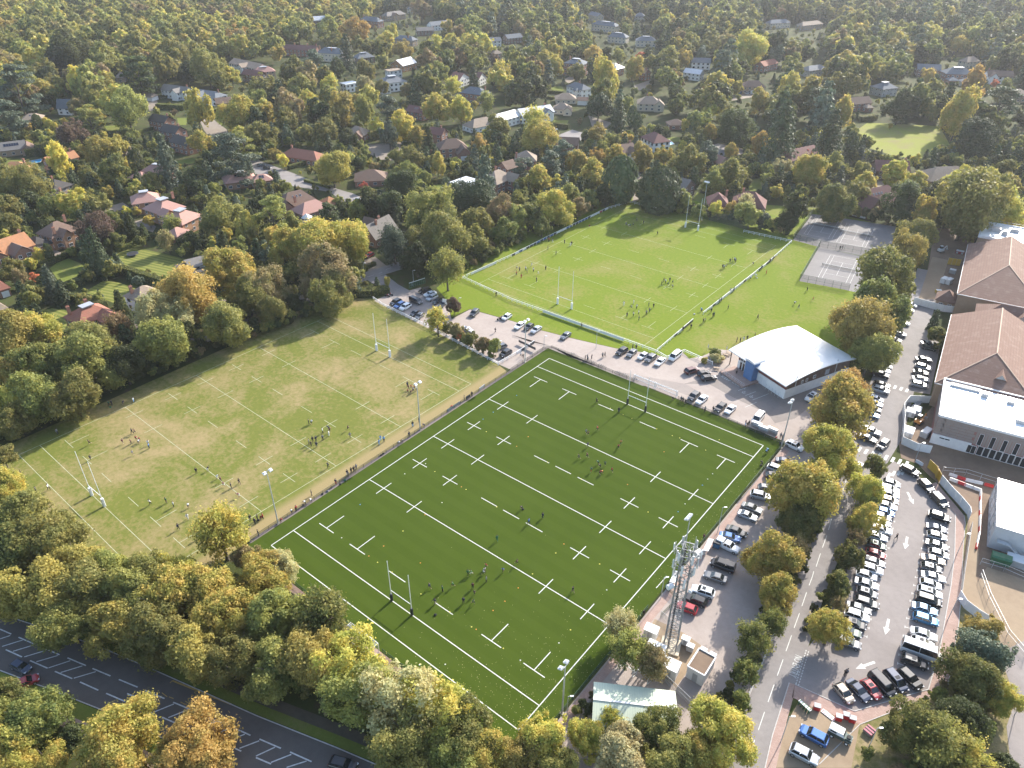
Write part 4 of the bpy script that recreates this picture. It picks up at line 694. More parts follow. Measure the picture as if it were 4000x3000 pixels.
def cone(seed, nl, leaf, tiers=9, droop=.25, spread=1.):
    """conifer: whorls of branches, z from -1 to 1"""
    r = np.random.RandomState(seed); P, Nn = [], []
    for t in range(tiers):
        h = -1 + 2 * (t + .3 * r.rand()) / tiers; rad = (1 - (t / tiers)) ** .8 * spread + .06; nb = max(5, int(11 * (1 - t / tiers) + 4)); a0 = r.rand() * 6.3
        for b in range(nb):
            a = a0 + 6.283 * b / nb + .25 * r.randn(); L = rad * (.78 + .4 * r.rand()); n = max(6, int(nl / tiers / nb * (1.5 - t / tiers))); s = r.rand(n) ** .7
            x = np.stack([np.cos(a) * L * s, np.sin(a) * L * s, h + .10 * s - droop * s ** 2 * L], 1); wd = .20 * (1 - .55 * s) * rad + .04
            side = np.array([-np.sin(a), np.cos(a), 0]); x = x + side * ((r.rand(n) - .5) * 2 * wd)[:, None]; x[:, 2] += .035 * r.randn(n); P.append(x); Nn.append(np.array([np.cos(a) * .5, np.sin(a) * .5, 1.]) + .5 * r.randn(n, 3))
    return leaves(np.concatenate(P), np.concatenate(Nn), leaf, seed)
def plates(seed, nl, leaf):
    """cedar or pine: flat plates of foliage on open boughs"""
    r = np.random.RandomState(seed); P, Nn = [], []; k = 24
    for i in range(k):
        h = -.75 + 1.65 * i / k; a = r.rand() * 6.3; rad = (.35 + .5 * r.rand()) * (1.05 - .6 * max(0, h)); c = np.array([np.cos(a) * rad, np.sin(a) * rad, h]); n = nl // k; d = dirs(r, n); R0 = .30 + .16 * r.rand()
        x = c + d * np.array([R0, R0, .085]) * (r.rand(n) ** .35)[:, None]; P.append(x); Nn.append(np.array([0, 0, 1.]) + .5 * r.randn(n, 3) + .3 * d)
    return leaves(np.concatenate(P), np.concatenate(Nn), leaf, seed)
def column(seed, nl, leaf):
    r = np.random.RandomState(seed); n = nl; z = -1 + 2 * r.rand(n); a = 6.283 * r.rand(n); R0 = np.sqrt(np.clip(1 - np.abs(z) ** 2.2, 0, 1)) * (.86 + .2 * r.rand(n)) * (1 + .10 * np.sin(a * 5 + z * 7)); P = np.stack([np.cos(a) * R0, np.sin(a) * R0, z], 1)
    return leaves(P, np.stack([np.cos(a), np.sin(a), .5 + 0 * a], 1) + .5 * r.randn(n, 3), leaf, seed)
def sparse(seed, nl, leaf):
    """open, feathery crown (ash, birch, willow)"""
    r = np.random.RandomState(seed); P, Nn = [], []
    for i in range(46):
        d = dirs(r, 1, .35)[0]; L = .55 + .42 * r.rand(); n = nl // 46; s = .35 + .65 * r.rand(n) ** .7; x = d * (L * s)[:, None] + .11 * r.randn(n, 3); x[:, 2] -= .10 * s ** 2; P.append(x); Nn.append(d * .6 + .8 * r.randn(n, 3) + np.array([0, 0, .4]))
    return leaves(np.concatenate(P), np.concatenate(Nn), leaf, seed)
MG = LF['g']
CR = {('B', 0): [quadmesh('broadleaf_crown', broad(100 + i, 21000, .030, 34 + 4 * i, .95), MG) for i in range(6)],
      ('B', 1): [quadmesh('broadleaf_crown', broad(200 + i, 7000, .052, 26 + 2 * i, .95), MG) for i in range(6)],
      ('B', 2): [quadmesh('broadleaf_crown', broad(300 + i, 2200, .090, 16 + i, .9), MG) for i in range(5)],
      ('T', 0): [quadmesh('tall_crown', broad(400 + i, 13000, .036, 34, 1.0, 1), MG) for i in range(2)], ('T', 1): [quadmesh('tall_crown', broad(410 + i, 5000, .06, 26, 1.0, 1), MG) for i in range(3)], ('T', 2): [quadmesh('tall_crown', broad(420 + i, 1600, .10, 16, 1.0, 1), MG) for i in range(2)],
      ('C', 0): [quadmesh('conifer_crown', cone(500 + i, 9000, .040, 12), MG) for i in range(2)], ('C', 1): [quadmesh('conifer_crown', cone(510 + i, 5000, .055, 11), MG) for i in range(2)], ('C', 2): [quadmesh('conifer_crown', cone(520 + i, 1500, .10, 8), MG) for i in range(2)],
      ('D', 0): [quadmesh('cedar_crown', plates(600 + i, 9000, .040), MG) for i in range(2)], ('D', 1): [quadmesh('cedar_crown', plates(610 + i, 5200, .055), MG) for i in range(2)], ('D', 2): [quadmesh('cedar_crown', plates(620 + i, 1700, .09), MG) for i in range(2)],
      ('Y', 0): [quadmesh('column_crown', column(700, 4500, .06), MG)], ('Y', 1): [quadmesh('column_crown', column(701, 2600, .08), MG)], ('Y', 2): [quadmesh('column_crown', column(702, 1000, .12), MG)],
      ('S', 0): [quadmesh('open_crown', sparse(800 + i, 9500, .034), MG) for i in range(3)], ('S', 1): [quadmesh('open_crown', sparse(810 + i, 4200, .052), MG) for i in range(2)], ('S', 2): [quadmesh('open_crown', sparse(820 + i, 1500, .09), MG) for i in range(2)]}
def trunk_mesh(seed, kind):
    """unit trunk: z 0..1 reaches the crown centre, then limbs spread into the crown (crown half-size 1 in x, y)"""
    r = random.Random(seed); b = MB(); top = 1.9 if kind in 'CY' else 1.25
    b.tube([(0, 0, 0), (.01, 0, .06), (.02, .01, .5), (.0, .02, 1.), (.02, 0, top)], [.075, .055, .045, .034, .008], 7)
    if kind not in 'CY':
        for i in range(7):
            a = 6.283 * i / 7 + r.random(); h = .55 + .5 * r.random(); L = .5 + .35 * r.random(); b.tube([(.01, .01, h), (math.cos(a) * L * .5, math.sin(a) * L * .5, h + .22), (math.cos(a) * L, math.sin(a) * L, h + .42 + .2 * r.random())], [.026, .017, .005], 5, False)
    return b.mesh('trunk', BARK, True)
TK = {k: [trunk_mesh(i * 7 + ord(k), k) for i in range(3)] for k in 'BTCDYS'}
KN = {'B': ('broadleaf_tree', 'broadleaf tree'), 'T': ('broadleaf_tree', 'tall broadleaf tree'), 'C': ('conifer_tree', 'conifer'), 'D': ('cedar_tree', 'flat-branched cedar'), 'Y': ('cypress_tree', 'clipped column cypress'), 'S': ('broadleaf_tree', 'open feathery tree')}
ASP = {'B': (1.02, 1.0), 'T': (1.45, 1.06), 'C': (1.75, 1.04), 'D': (1.25, 1.1), 'Y': (2.2, 1.0), 'S': (1.15, 1.08)}   # half-height/radius, centre height/half-height
TREES = []
def tree(t, x, y, r, col, kind='B', asp=None, grp='w', hc=None):
    """x, y: crown centre in the view's pixels; r: crown half-width in the same pixels; the crown's height over the ground follows from its usual proportions"""
    a, hk = ASP[kind]; a = asp or a; rp = r * (1000 / 2212 if t != 99 else 4000 / 2212); h = 8.
    for _ in range(12):
        p = at(t, x, y, h); R0 = rp * depth(p) / FPX; h = hc if hc else R0 * a * hk + (.6 if kind in 'CY' else 1.0)
    TREES.append(dict(p=(p.x, p.y), r=R0, rv=R0 * a, h=h, c=col, k=kind, g=grp, s=(x if t == 99 else px(t, x, y)[0] * .553), sc=px(t, x, y), rp=rp))
def wtree(x, y, r, col, kind='B', grp='w', asp=None):
    a, hk = ASP[kind]; a = asp or a; h = r * a * hk + 1.; s = screen((x, y, h)); TREES.append(dict(p=(x, y), r=r, rv=r * a, h=h, c=col, k=kind, g=grp, sc=s, rp=r / depth((x, y, h)) * FPX))
AREA = {'F': 'in the belt between main road and pitch', 'N': 'on the near side of the main road', 'H': 'around the green-roofed shed and mast', 'A': 'in the avenue left of the school road', 'K': 'between school road and right car park', 'Q': 'on the bank below the right car park',
        'L': 'along the left grass pitch', 'E': 'round the club entrance', 'B': 'in the bed beside the club car park', 'W': 'behind the far pitch left fence', 'X': 'behind the far posts and courts', 'G': 'in the left middle gardens', 'U': 'in the upper left gardens', 'M': 'in the upper middle gardens', 'V': 'in the gardens beyond the far pitch', 'Z': 'in the upper right gardens', 'S': 'beside the school building'}
def TL(t, g, s):
    """rows: x y r colour kind"""
    for row in s.split(';'):
        q = row.split()
        if q: tree(t, float(q[0]), float(q[1]), float(q[2]), q[3][0], q[3][1] if len(q[3]) > 1 else 'B', None, g)
TL(2, 'F', '60 900 170 y;150 1150 230 q;420 1350 260 q;120 1480 260 g;650 1590 230 o;950 1620 190 q;1250 1640 200 q;1520 1650 170 y;1900 1270 250 yS;20 620 110 q')
TL(3, 'F', '100 150 260 o;450 130 260 o;800 120 260 q;1120 180 260 q;1450 210 260 y;1800 190 240 y;2060 330 250 y;600 400 220 q;1000 430 230 o;1350 520 250 q;1720 620 270 o;2000 720 220 q;1700 60 190 P')
TL(13, 'F', '60 60 200 y;190 350 260 q;600 330 260 gS;430 700 270 o;760 800 270 y;150 800 240 q;920 1000 270 q;1300 1080 320 P;1560 1180 290 y;1780 1380 260 g;1350 1420 280 q;1700 1600 230 q;1950 1560 210 y;1180 1280 200 o')
TL(12, 'F', '40 1600 150 y;230 1570 140 P;-60 1480 110 b'); TL(3, 'N', '60 1050 190 g;330 1200 240 g;110 1520 240 y;430 1610 160 y;600 1420 130 d;1060 1360 270 y;1000 1600 260 y;1700 1500 290 O;1480 1640 190 o;-60 1300 220 q')
TL(23, 'H', '240 1390 220 y;50 1560 170 o;430 1640 150 q;690 1420 160 y;860 1230 110 yS;950 1560 270 P;1250 1340 190 g;1340 1580 210 q;1800 1300 250 y;1620 1500 190 y;1990 1080 100 g;950 420 150 PS;1000 620 190 qS;1230 740 165 bS;2030 820 130 gS;2080 540 170 gS')
TL(32, 'A', '250 930 310 y;300 1150 200 g;530 580 240 y;610 230 280 y;660 60 190 O;60 1520 230 y;240 1440 150 bS'); TL(33, 'A', '90 140 190 y;40 400 140 gS')
TL(31, 'A', '820 1180 270 o;950 1010 260 g;1000 740 290 g;1190 520 155 o;1280 390 165 q;1340 190 135 y;880 1400 190 q')
TL(32, 'K', '950 730 105 g;850 930 160 y;820 1180 145 y;720 1500 135 g;760 1340 100 bS;850 1060 110 q'); TL(33, 'K', '620 110 130 g;610 240 90 bS;540 440 185 y')
TL(33, 'Q', '1830 650 220 k;1850 470 160 o;1740 860 210 g;2040 1070 140 y;1290 1330 220 g;1520 1450 260 qS;1700 1250 190 d;1990 1630 110 d;1760 1600 210 yS;860 1530 60 g')
TL(31, 'S', '1445 1095 50 cC;1430 1225 65 g;1500 1260 50 y;1480 1330 45 g')
TL(2, 'L', '60 150 190 y;300 120 210 q;640 100 210 q;100 320 150 q'); TL(1, 'L', '150 1620 190 y;450 1520 220 g;760 1460 240 q;120 1250 240 o;340 1240 180 y;790 1310 200 q;1070 1490 170 d;1360 1310 220 q;1400 1060 210 P;1640 890 240 O;1010 1140 120 bS;1960 1150 190 q;2030 700 210 y;2150 920 170 q')
TL(11, 'L', '80 850 180 b;120 1020 140 q;620 690 230 b;630 900 160 q;560 440 230 y;780 430 190 y;300 480 170 y;130 390 80 OT;320 970 75 d;820 830 80 k')
TL(11, 'E', '1190 430 150 kS;1390 420 140 q;1620 400 200 q;1650 640 170 qS;1390 590 130 d;1135 775 36 oT;1530 190 220 q;1450 330 120 g')
TL(11, 'B', '1570 1100 115 yS;1720 1190 65 b;1850 1260 65 g;1960 1310 70 b;2050 1330 65 q;1770 1235 38 r;1710 975 66 p;1640 1170 50 g')
TL(11, 'W', '1880 430 120 q;1960 300 130 q;2100 190 140 b;2130 340 100 g;1830 280 120 q'); TL(21, 'W', '60 230 105 q;180 210 105 g;370 130 145 y;60 100 90 q;480 30 110 q;570 130 90 b;660 60 85 g;260 300 75 g')
tree(20, 940, 1560, 125, 'c', 'Y', 1.5, 'X'); tree(20, 1275, 1650, 155, 'c', 'Y', 1.15, 'X'); TL(21, 'X', '1500 90 75 q;1620 170 65 g;1760 150 62 Y;1890 150 58 O;2060 200 105 q;2190 250 60 k;2010 90 85 PS;790 20 80 d'); TL(31, 'X', '230 160 105 dT;280 110 70 yT;60 275 55 o;150 265 80 d;1200 90 160 d;1740 110 300 q;1960 150 210 y;1480 60 140 d;580 90 150 g;720 30 110 q;1560 170 130 d')
TL(1, 'G', '620 100 125 y;840 110 110 q;700 30 65 Y;440 110 120 g;60 130 130 q;830 340 145 p;830 520 115 cC;430 780 85 kC;1040 980 85 dC;1120 300 75 dC;990 240 75 g;1880 220 155 q;2140 300 95 oT;1290 245 48 Y;1090 165 36 Y;1175 170 36 Y;345 540 58 Y;420 527 34 dY;1440 410 85 bS;1480 270 80 qS;1010 420 75 g;1940 490 85 dC;2080 560 75 q;1640 400 75 dS;1190 765 48 k;1235 335 38 dC;90 690 95 q;190 740 75 b;290 745 45 r;960 640 60 k;1560 520 40 q;1720 540 40 g;60 300 110 q;290 90 90 d')
TL(11, 'G', '140 210 140 qD;310 260 75 q;630 210 105 dD;1000 110 130 d;1130 130 120 d;1210 190 48 kC;860 160 90 q;1730 60 140 c;1890 60 150 c;800 100 40 g')
TL(0, 'U', '680 730 95 YT;930 770 120 o;1090 940 160 q;1700 960 105 oT;2050 980 145 y;1750 1240 95 y;1430 1390 120 kC;520 1390 95 YT;810 1320 115 o;980 1280 115 o;960 1510 130 g;600 1160 115 p;780 1050 105 qD;720 940 85 b;260 1115 48 O;420 1095 66 y;330 1090 40 dY;1180 1410 56 dY;1200 650 130 dD;390 870 52 d;150 780 160 kD;50 1010 130 kD;380 700 95 d;560 490 170 d;890 530 125 q;1790 580 160 q;2080 330 105 O;1480 500 145 q;2000 660 75 y;240 1590 150 q;70 1610 120 q;750 1550 75 g;1670 1580 120 d;2020 1360 165 kD;2110 1260 100 qD;2060 1180 75 y;1340 1560 70 q;1080 1440 70 y;640 1440 60 d;1880 640 80 q;1620 640 90 d')
TL(10, 'M', '360 260 105 q;830 300 115 O;640 270 105 q;780 440 75 cC;1120 380 85 y;1250 430 85 o;1560 430 66 yT;1690 430 95 y;1800 400 75 y;1970 400 85 y;1660 250 56 yT;1430 90 85 b;1480 660 75 o;1590 630 85 q;1700 730 75 yS;330 650 130 g;80 750 105 q;530 570 110 kD;700 600 75 d;950 610 75 qT;940 750 75 PT;740 940 130 o;450 910 105 y;290 880 75 O;90 990 85 y;270 1050 105 q;80 1180 115 q;620 770 105 y;940 970 85 qT;1130 960 110 kD;1560 940 120 y;1770 950 105 y;1270 1110 110 Y;1040 1095 66 Y;1150 1160 75 kT;1400 1180 75 y;1490 1230 75 dC;660 1450 155 o;240 1385 56 Y;160 1335 56 o;1930 1250 75 O;1280 1490 85 q;1360 1380 100 q;1570 1425 66 yT;1500 1335 45 p;930 1605 38 r;1030 1440 45 b;620 1140 100 q;450 1160 75 q;790 1200 90 d;1980 1560 120 kC;1240 1610 150 d;2120 1120 100 q;1980 870 85 qS;2110 620 100 yS;1880 650 55 cC;2060 515 48 p;1440 1540 65 q;1200 1340 60 q;1060 760 60 q;1300 790 60 b')
TL(20, 'V', '2040 440 145 y;800 690 140 yT;710 490 85 O;1120 495 52 r;370 590 75 y;270 540 85 o;1040 600 85 y;1330 550 120 q;1510 490 55 yT;1780 500 52 gT;1950 750 56 o;750 920 105 c;920 1020 85 cC;1085 1065 33 cY;1040 1005 36 cY;1420 870 75 dT;240 1180 140 y;190 1010 95 yS;720 1180 95 o;1000 1200 56 Y;1940 1100 160 d;1720 1140 65 y;2140 1230 70 OT;1890 1300 65 y;1510 1410 120 q;1320 1350 75 y;1150 1360 95 o;900 1360 100 y;740 1350 65 O;600 1410 100 y;700 1520 120 y;450 1330 100 kD;330 1420 100 kD;230 1550 115 y;100 1460 85 kD;90 1265 28 dC;200 1285 32 dC;1700 1360 95 k;1900 1510 120 q;1740 1570 100 q;1660 800 46 O;180 610 46 p;2150 890 85 y;1330 1145 42 d;1500 1085 46 yT;560 620 80 q;1640 470 60 k')
TL(30, 'Z', '200 790 95 oT;370 770 95 oT;430 910 115 cD;650 730 120 q;660 980 85 yT;800 650 65 OT;950 580 95 q;1380 690 75 OT;1790 730 95 OT;1660 970 150 yT;1140 930 130 d;1440 890 100 d;1830 1210 160 c;2000 910 140 cD;120 1140 150 cC;540 1190 140 cC;720 1250 46 cY;130 120 58 b;1050 265 66 b;1620 390 75 O;1700 320 75 o;1450 360 75 y;350 1470 150 y;560 1430 95 q;340 1345 52 r;800 1510 95 q;830 1600 105 y;1110 1500 105 y;1300 1560 75 y;1580 1600 105 y;1680 1510 65 yT;1930 1540 85 o;2030 1470 85 g;1780 1620 130 y;2110 1610 85 y;130 1440 75 P;1960 720 33 r;30 1260 66 y;2040 790 85 g;570 590 85 y;1150 410 75 y;1060 1085 22 Y;280 1480 80 y;60 480 80 k')
# ---- put the trees in the scene
TREES.sort(key=lambda d: d['sc'][0])
cnt = {}
for d in TREES: cnt.setdefault((d['g'], d['c'], KN[d['k']][1]), []).append(d)
rt = random.Random(5)
for key, L_ in cnt.items():
    for i, d in enumerate(L_):
        lod = 0 if d['rp'] > 62 else (1 if d['rp'] > 26 else 2); nm, kn = KN[d['k']]; who = f"{CNAME[d['c']]} {kn}"
        lab = (f"the only {who} {AREA[d['g']]}" if len(L_) == 1 else f"{nth(i + 1)} {who} from the left {AREA[d['g']]}")
        r = empty(nm, (d['p'][0], d['p'][1], 0)); tag(r, lab, 'tree', 'trees ' + AREA[d['g']])
        cm = rt.choice(CR[(d['k'], lod)]); kk = {'A': .96, 'K': .92, 'E': 1.}.get(d['g'], 1.1); c = obj('crown', cm, r, (0, 0, d['h']), rt.random() * 6.28, (d['r'] * kk * rt.uniform(.95, 1.08), d['r'] * kk * rt.uniform(.95, 1.08), d['rv'] * rt.uniform(1.0, 1.15)), LF[d['c']])
        obj('trunk', rt.choice(TK[d['k']]), r, (0, 0, 0), rt.random() * 6.28, (d['r'], d['r'], d['h']))
# ---- woods and garden filling: uncountable mass behind and between the named trees
def inside(p, P):
    x, y = p; c = False; n = len(P)
    for i in range(n):
        x0, y0 = P[i]; x1, y1 = P[i - 1]
        if (y0 > y) != (y1 > y) and x < (x1 - x0) * (y - y0) / (y1 - y0) + x0: c = not c
    return c
CLEAR = [[v.co.xy[:] for v in o.data.vertices] for o in bpy.data.objects if o.get('kind') == 'structure' and o.name.split('.')[0] in ('close_road', 'lane', 'drive', 'striped_lawn', 'garden_lawn', 'round_lawn', 'shaded_lawn', 'meadow', 'tennis_court_surface', 'upper_tennis_court_surface', 'far_playing_field', 'left_playing_field', 'club_access_road', 'club_entrance_road', 'main_road')]
SITE = [(-84, -130), (-84, 45), (-72, 46), (-64, 120), (-62, 190), (12, 190), (12, 232), (60, 232), (75, 260), (140, 260), (220, 120), (220, -140)]
CS = []
for P in CLEAR:
    if len(P) > 14: continue
    cx, cy = np.mean(P, 0); s = screen((cx, cy, 0)); dd = depth((cx, cy, 0)); ex = [abs(screen((q[0], q[1], 0))[0] - s[0]) for q in P]; CS.append((s[0], s[1], max(20, np.mean(ex) * .8), dd))
for x, y, r in HOUSES: s = screen((x, y, 4)); CS.append((s[0], s[1], r * FPX / depth((x, y, 4)) * .72, depth((x, y, 0))))
TX = np.array([d['p'] for d in TREES]); TR = np.array([d['r'] for d in TREES]); HX = np.array([h[:2] for h in HOUSES]); HR = np.array([h[2] for h in HOUSES])
rw = random.Random(21); PTS = []
def fill(step, dmin, dmax, rlo, rhi, far):
    y = -140.
    while y < 1700:
        x = -1750.
        while x < 500:
            p = (x + rw.uniform(-.45, .45) * step, y + rw.uniform(-.45, .45) * step); x += step; q = (p[0], p[1], 5.); dd = depth(q)
            if dd < dmin or dd > dmax: continue
            s = screen(q)
            if s[0] < -160 or s[0] > 4160 or s[1] < -140 or s[1] > 1650: continue
            if inside(p, SITE): continue
            r = rw.uniform(rlo, rhi); e = np.hypot(TX[:, 0] - p[0], TX[:, 1] - p[1]) - TR * .75
            if e.min() < r * .55: continue
            if (np.hypot(HX[:, 0] - p[0], HX[:, 1] - p[1]) - HR).min() < r * .8: continue
            if any(inside(p, P) for P in CLEAR): continue
            rp = r * FPX / dd; st = screen((p[0], p[1], r * 1.9)); bad = False
            for cx, cy, cr, cdp in CS:
                if dd < cdp + 2 and abs(st[0] - cx) < rp + cr * .7 and st[1] - rp < cy + cr * .3 and s[1] + rp > cy - cr * .4: bad = True; break
            if bad:
                r = rw.uniform(1.2, 2.4) if far else rw.uniform(.7, 1.4)
            PTS.append((p[0], p[1], r, s))
        y += step
fill(5.6, 60, 430, 1.6, 3.8, False); nnear = len(PTS); fill(12.0, 430, 1500, 5.4, 10.0, True)
lib = bpy.data.collections.new('woodland_library'); LIBO = []
for col in 'dgqyobckOP':
    for i in range(2): o = bpy.data.objects.new('wood_crown', CR[('B' if col not in 'ck' else 'C', 2)][(i + ord(col)) % 2]); o.material_slots[0].link = 'OBJECT'; o.material_slots[0].material = LF[col]; lib.objects.link(o); LIBO.append(col)
order = sorted(range(len(LIBO)), key=lambda i: lib.objects[i].name); SLOT = {}
for k, i in enumerate(order): SLOT.setdefault(LIBO[i], []).append(k)
def wood_object(name, pts, label, palette):
    me = bpy.data.meshes.new(name); n = len(pts); V = []; S = []; I = []; RO = []
    for x, y, r, s in pts:
        col = palette(x, y, s); a = 1.45 if col in 'ck' else rw.uniform(.9, 1.2); h = r * a * (1.05 if col in 'ck' else 1.3); V.append((x, y, h)); S.append((r, r, r * a)); I.append(rw.choice(SLOT[col])); RO.append(rw.random() * 6.28)
    me.from_pydata(V, [], []); 
    at_ = me.attributes.new('isc', 'FLOAT_VECTOR', 'POINT'); at_.data.foreach_set('vector', np.array(S, dtype=np.float32).ravel()); at_ = me.attributes.new('ix', 'INT', 'POINT'); at_.data.foreach_set('value', np.array(I, dtype=np.int32)); at_ = me.attributes.new('irot', 'FLOAT', 'POINT'); at_.data.foreach_set('value', np.array(RO, dtype=np.float32))
    ng = bpy.data.node_groups.new(name, 'GeometryNodeTree'); ng.interface.new_socket('Geometry', in_out='INPUT', socket_type='NodeSocketGeometry'); ng.interface.new_socket('Geometry', in_out='OUTPUT', socket_type='NodeSocketGeometry'); N = ng.nodes; Lk = ng.links
    gi, go, ip, ci = N.new('NodeGroupInput'), N.new('NodeGroupOutput'), N.new('GeometryNodeInstanceOnPoints'), N.new('GeometryNodeCollectionInfo'); ci.inputs['Collection'].default_value = lib; ci.inputs['Separate Children'].default_value = True; ci.inputs['Reset Children'].default_value = True
    def attr(nm, ty): a = N.new('GeometryNodeInputNamedAttribute'); a.data_type = ty; a.inputs[0].default_value = nm; return a.outputs[0]
    cx = N.new('ShaderNodeCombineXYZ'); Lk.new(attr('irot', 'FLOAT'), cx.inputs[2]); ip.inputs['Pick Instance'].default_value = True
    Lk.new(gi.outputs[0], ip.inputs['Points']); Lk.new(ci.outputs[0], ip.inputs['Instance']); Lk.new(attr('ix', 'INT'), ip.inputs['Instance Index']); Lk.new(cx.outputs[0], ip.inputs['Rotation']); Lk.new(attr('isc', 'FLOAT_VECTOR'), ip.inputs['Scale']); Lk.new(ip.outputs[0], go.inputs[0])
    o = obj(name, me); md = o.modifiers.new('scatter', 'NODES'); md.node_group = ng; return tag(o, label, 'woodland', None, 'stuff')
def pal_far(x, y, s):
    if s[0] < 1500 and s[1] < 640 - s[0] * .30: return rw.choice('qqqqqqyyggob')      # lit oak wood, upper left
    return rw.choice('dddddggggggqqqqqcckbyo')
wood_object('distant_woodland', PTS[nnear:], 'dense autumn woodland reaching to the top of the view', pal_far)
wood_object('garden_shrubbery', PTS[:nnear], 'massed garden shrubs and small trees between the houses', lambda x, y, s: rw.choice('ddgggqqqccky'))
print('TREES', len(TREES), 'FILL', nnear, len(PTS) - nnear)
def under(path, n, w, rlo, rhi, cols):
    out = []
    for i in range(n):
        u = rw.random() * (len(path) - 1); k = int(u); f = u - k; a, b = Vector(path[k]), Vector(path[k + 1]); p = a.lerp(b, f); out.append((p.x + rw.uniform(-w, w), p.y + rw.uniform(-w, w), rw.uniform(rlo, rhi), (0, 0)))
    return out
up = under([(-86, -90), (-84, -40), (-80, 5), (-76, 36)], 190, 2.5, .9, 2.2, '') + under([(-62, -88), (-35, -84), (-8, -76), (20, -68), (45, -62), (66, -58)], 260, 4., .8, 2.0, '') + under([(-58, 190), (-64, 120), (-62, 80)], 120, 3., .8, 2., '') + under([(92, -40), (91.5, -14), (89.5, 12), (87, 32)], 70, 1.2, .7, 1.6, '') + under([(97, -2), (96.5, 20), (94, 45)], 40, .8, .5, 1., '') + under([(124, -22), (122, -8), (125, 8)], 60, 5., .7, 1.9, '') + under([(-40, 42), (-24, 40.5), (-12, 39)], 46, 1.0, .4, .9, '') + under([(72, -40), (80, -36)], 14, 3., .6, 1.4, '')
up += under([(-52, 186), (-20, 188), (16, 190)], 110, 2.5, 1., 2.6, '') + under([(16, 226), (50, 230)], 60, 3., 1., 2.4, '')
wood_object('undergrowth', up, 'low undergrowth and brambles under the tree belts', lambda x, y, s: rw.choice('dddggqqb'))
# ---- hedges
HM = {}
def hedge(t, pts, w, h, label, col='g'):
    P = [at(t, *q) for q in pts]; b = []; nn = []; r = np.random.RandomState(int(pts[0][0]) + t); core = MB()
    for a, c in zip(P[:-1], P[1:]):
        L = (c - a).length; d = (c - a).normalized(); s = Vector((-d.y, d.x, 0)); n = int(L * (w + 2 * h) * 16); u = r.rand(n); f = r.rand(n) * (w + 2 * h)
        side = np.where(f < h, -1., np.where(f > h + w, 1., 0.)); off = np.where(side == 0, f - h - w / 2, side * w / 2); z = np.where(side == 0, h, np.where(f < h, f, f - h - w)) 
        base = np.array(a)[None] + u[:, None] * np.array(c - a)[None] + off[:, None] * np.array(s)[None]; base[:, 2] = z; base += .07 * r.randn(n, 3); b.append(base); nn.append(side[:, None] * np.array(s)[None] + np.where(side == 0, 1., .3)[:, None] * np.array([0, 0, 1.])[None] + .6 * r.randn(n, 3)); core.bar((a.x, a.y, h / 2 - .06), (c.x, c.y, h / 2 - .06), w - .2, h - .14)
    c0 = P[len(P) // 2]; V = leaves(np.concatenate(b), np.concatenate(nn), .17, 3) - np.array(c0)[None]; rt_ = empty('hedge', (c0.x, c0.y, 0)); obj('foliage', quadmesh('foliage', V, LF[col]), rt_); core.v = [(x - c0.x, y - c0.y, z) for x, y, z in core.v]; core.build('branches', LF['d'], rt_); tag(rt_, label, 'hedge')
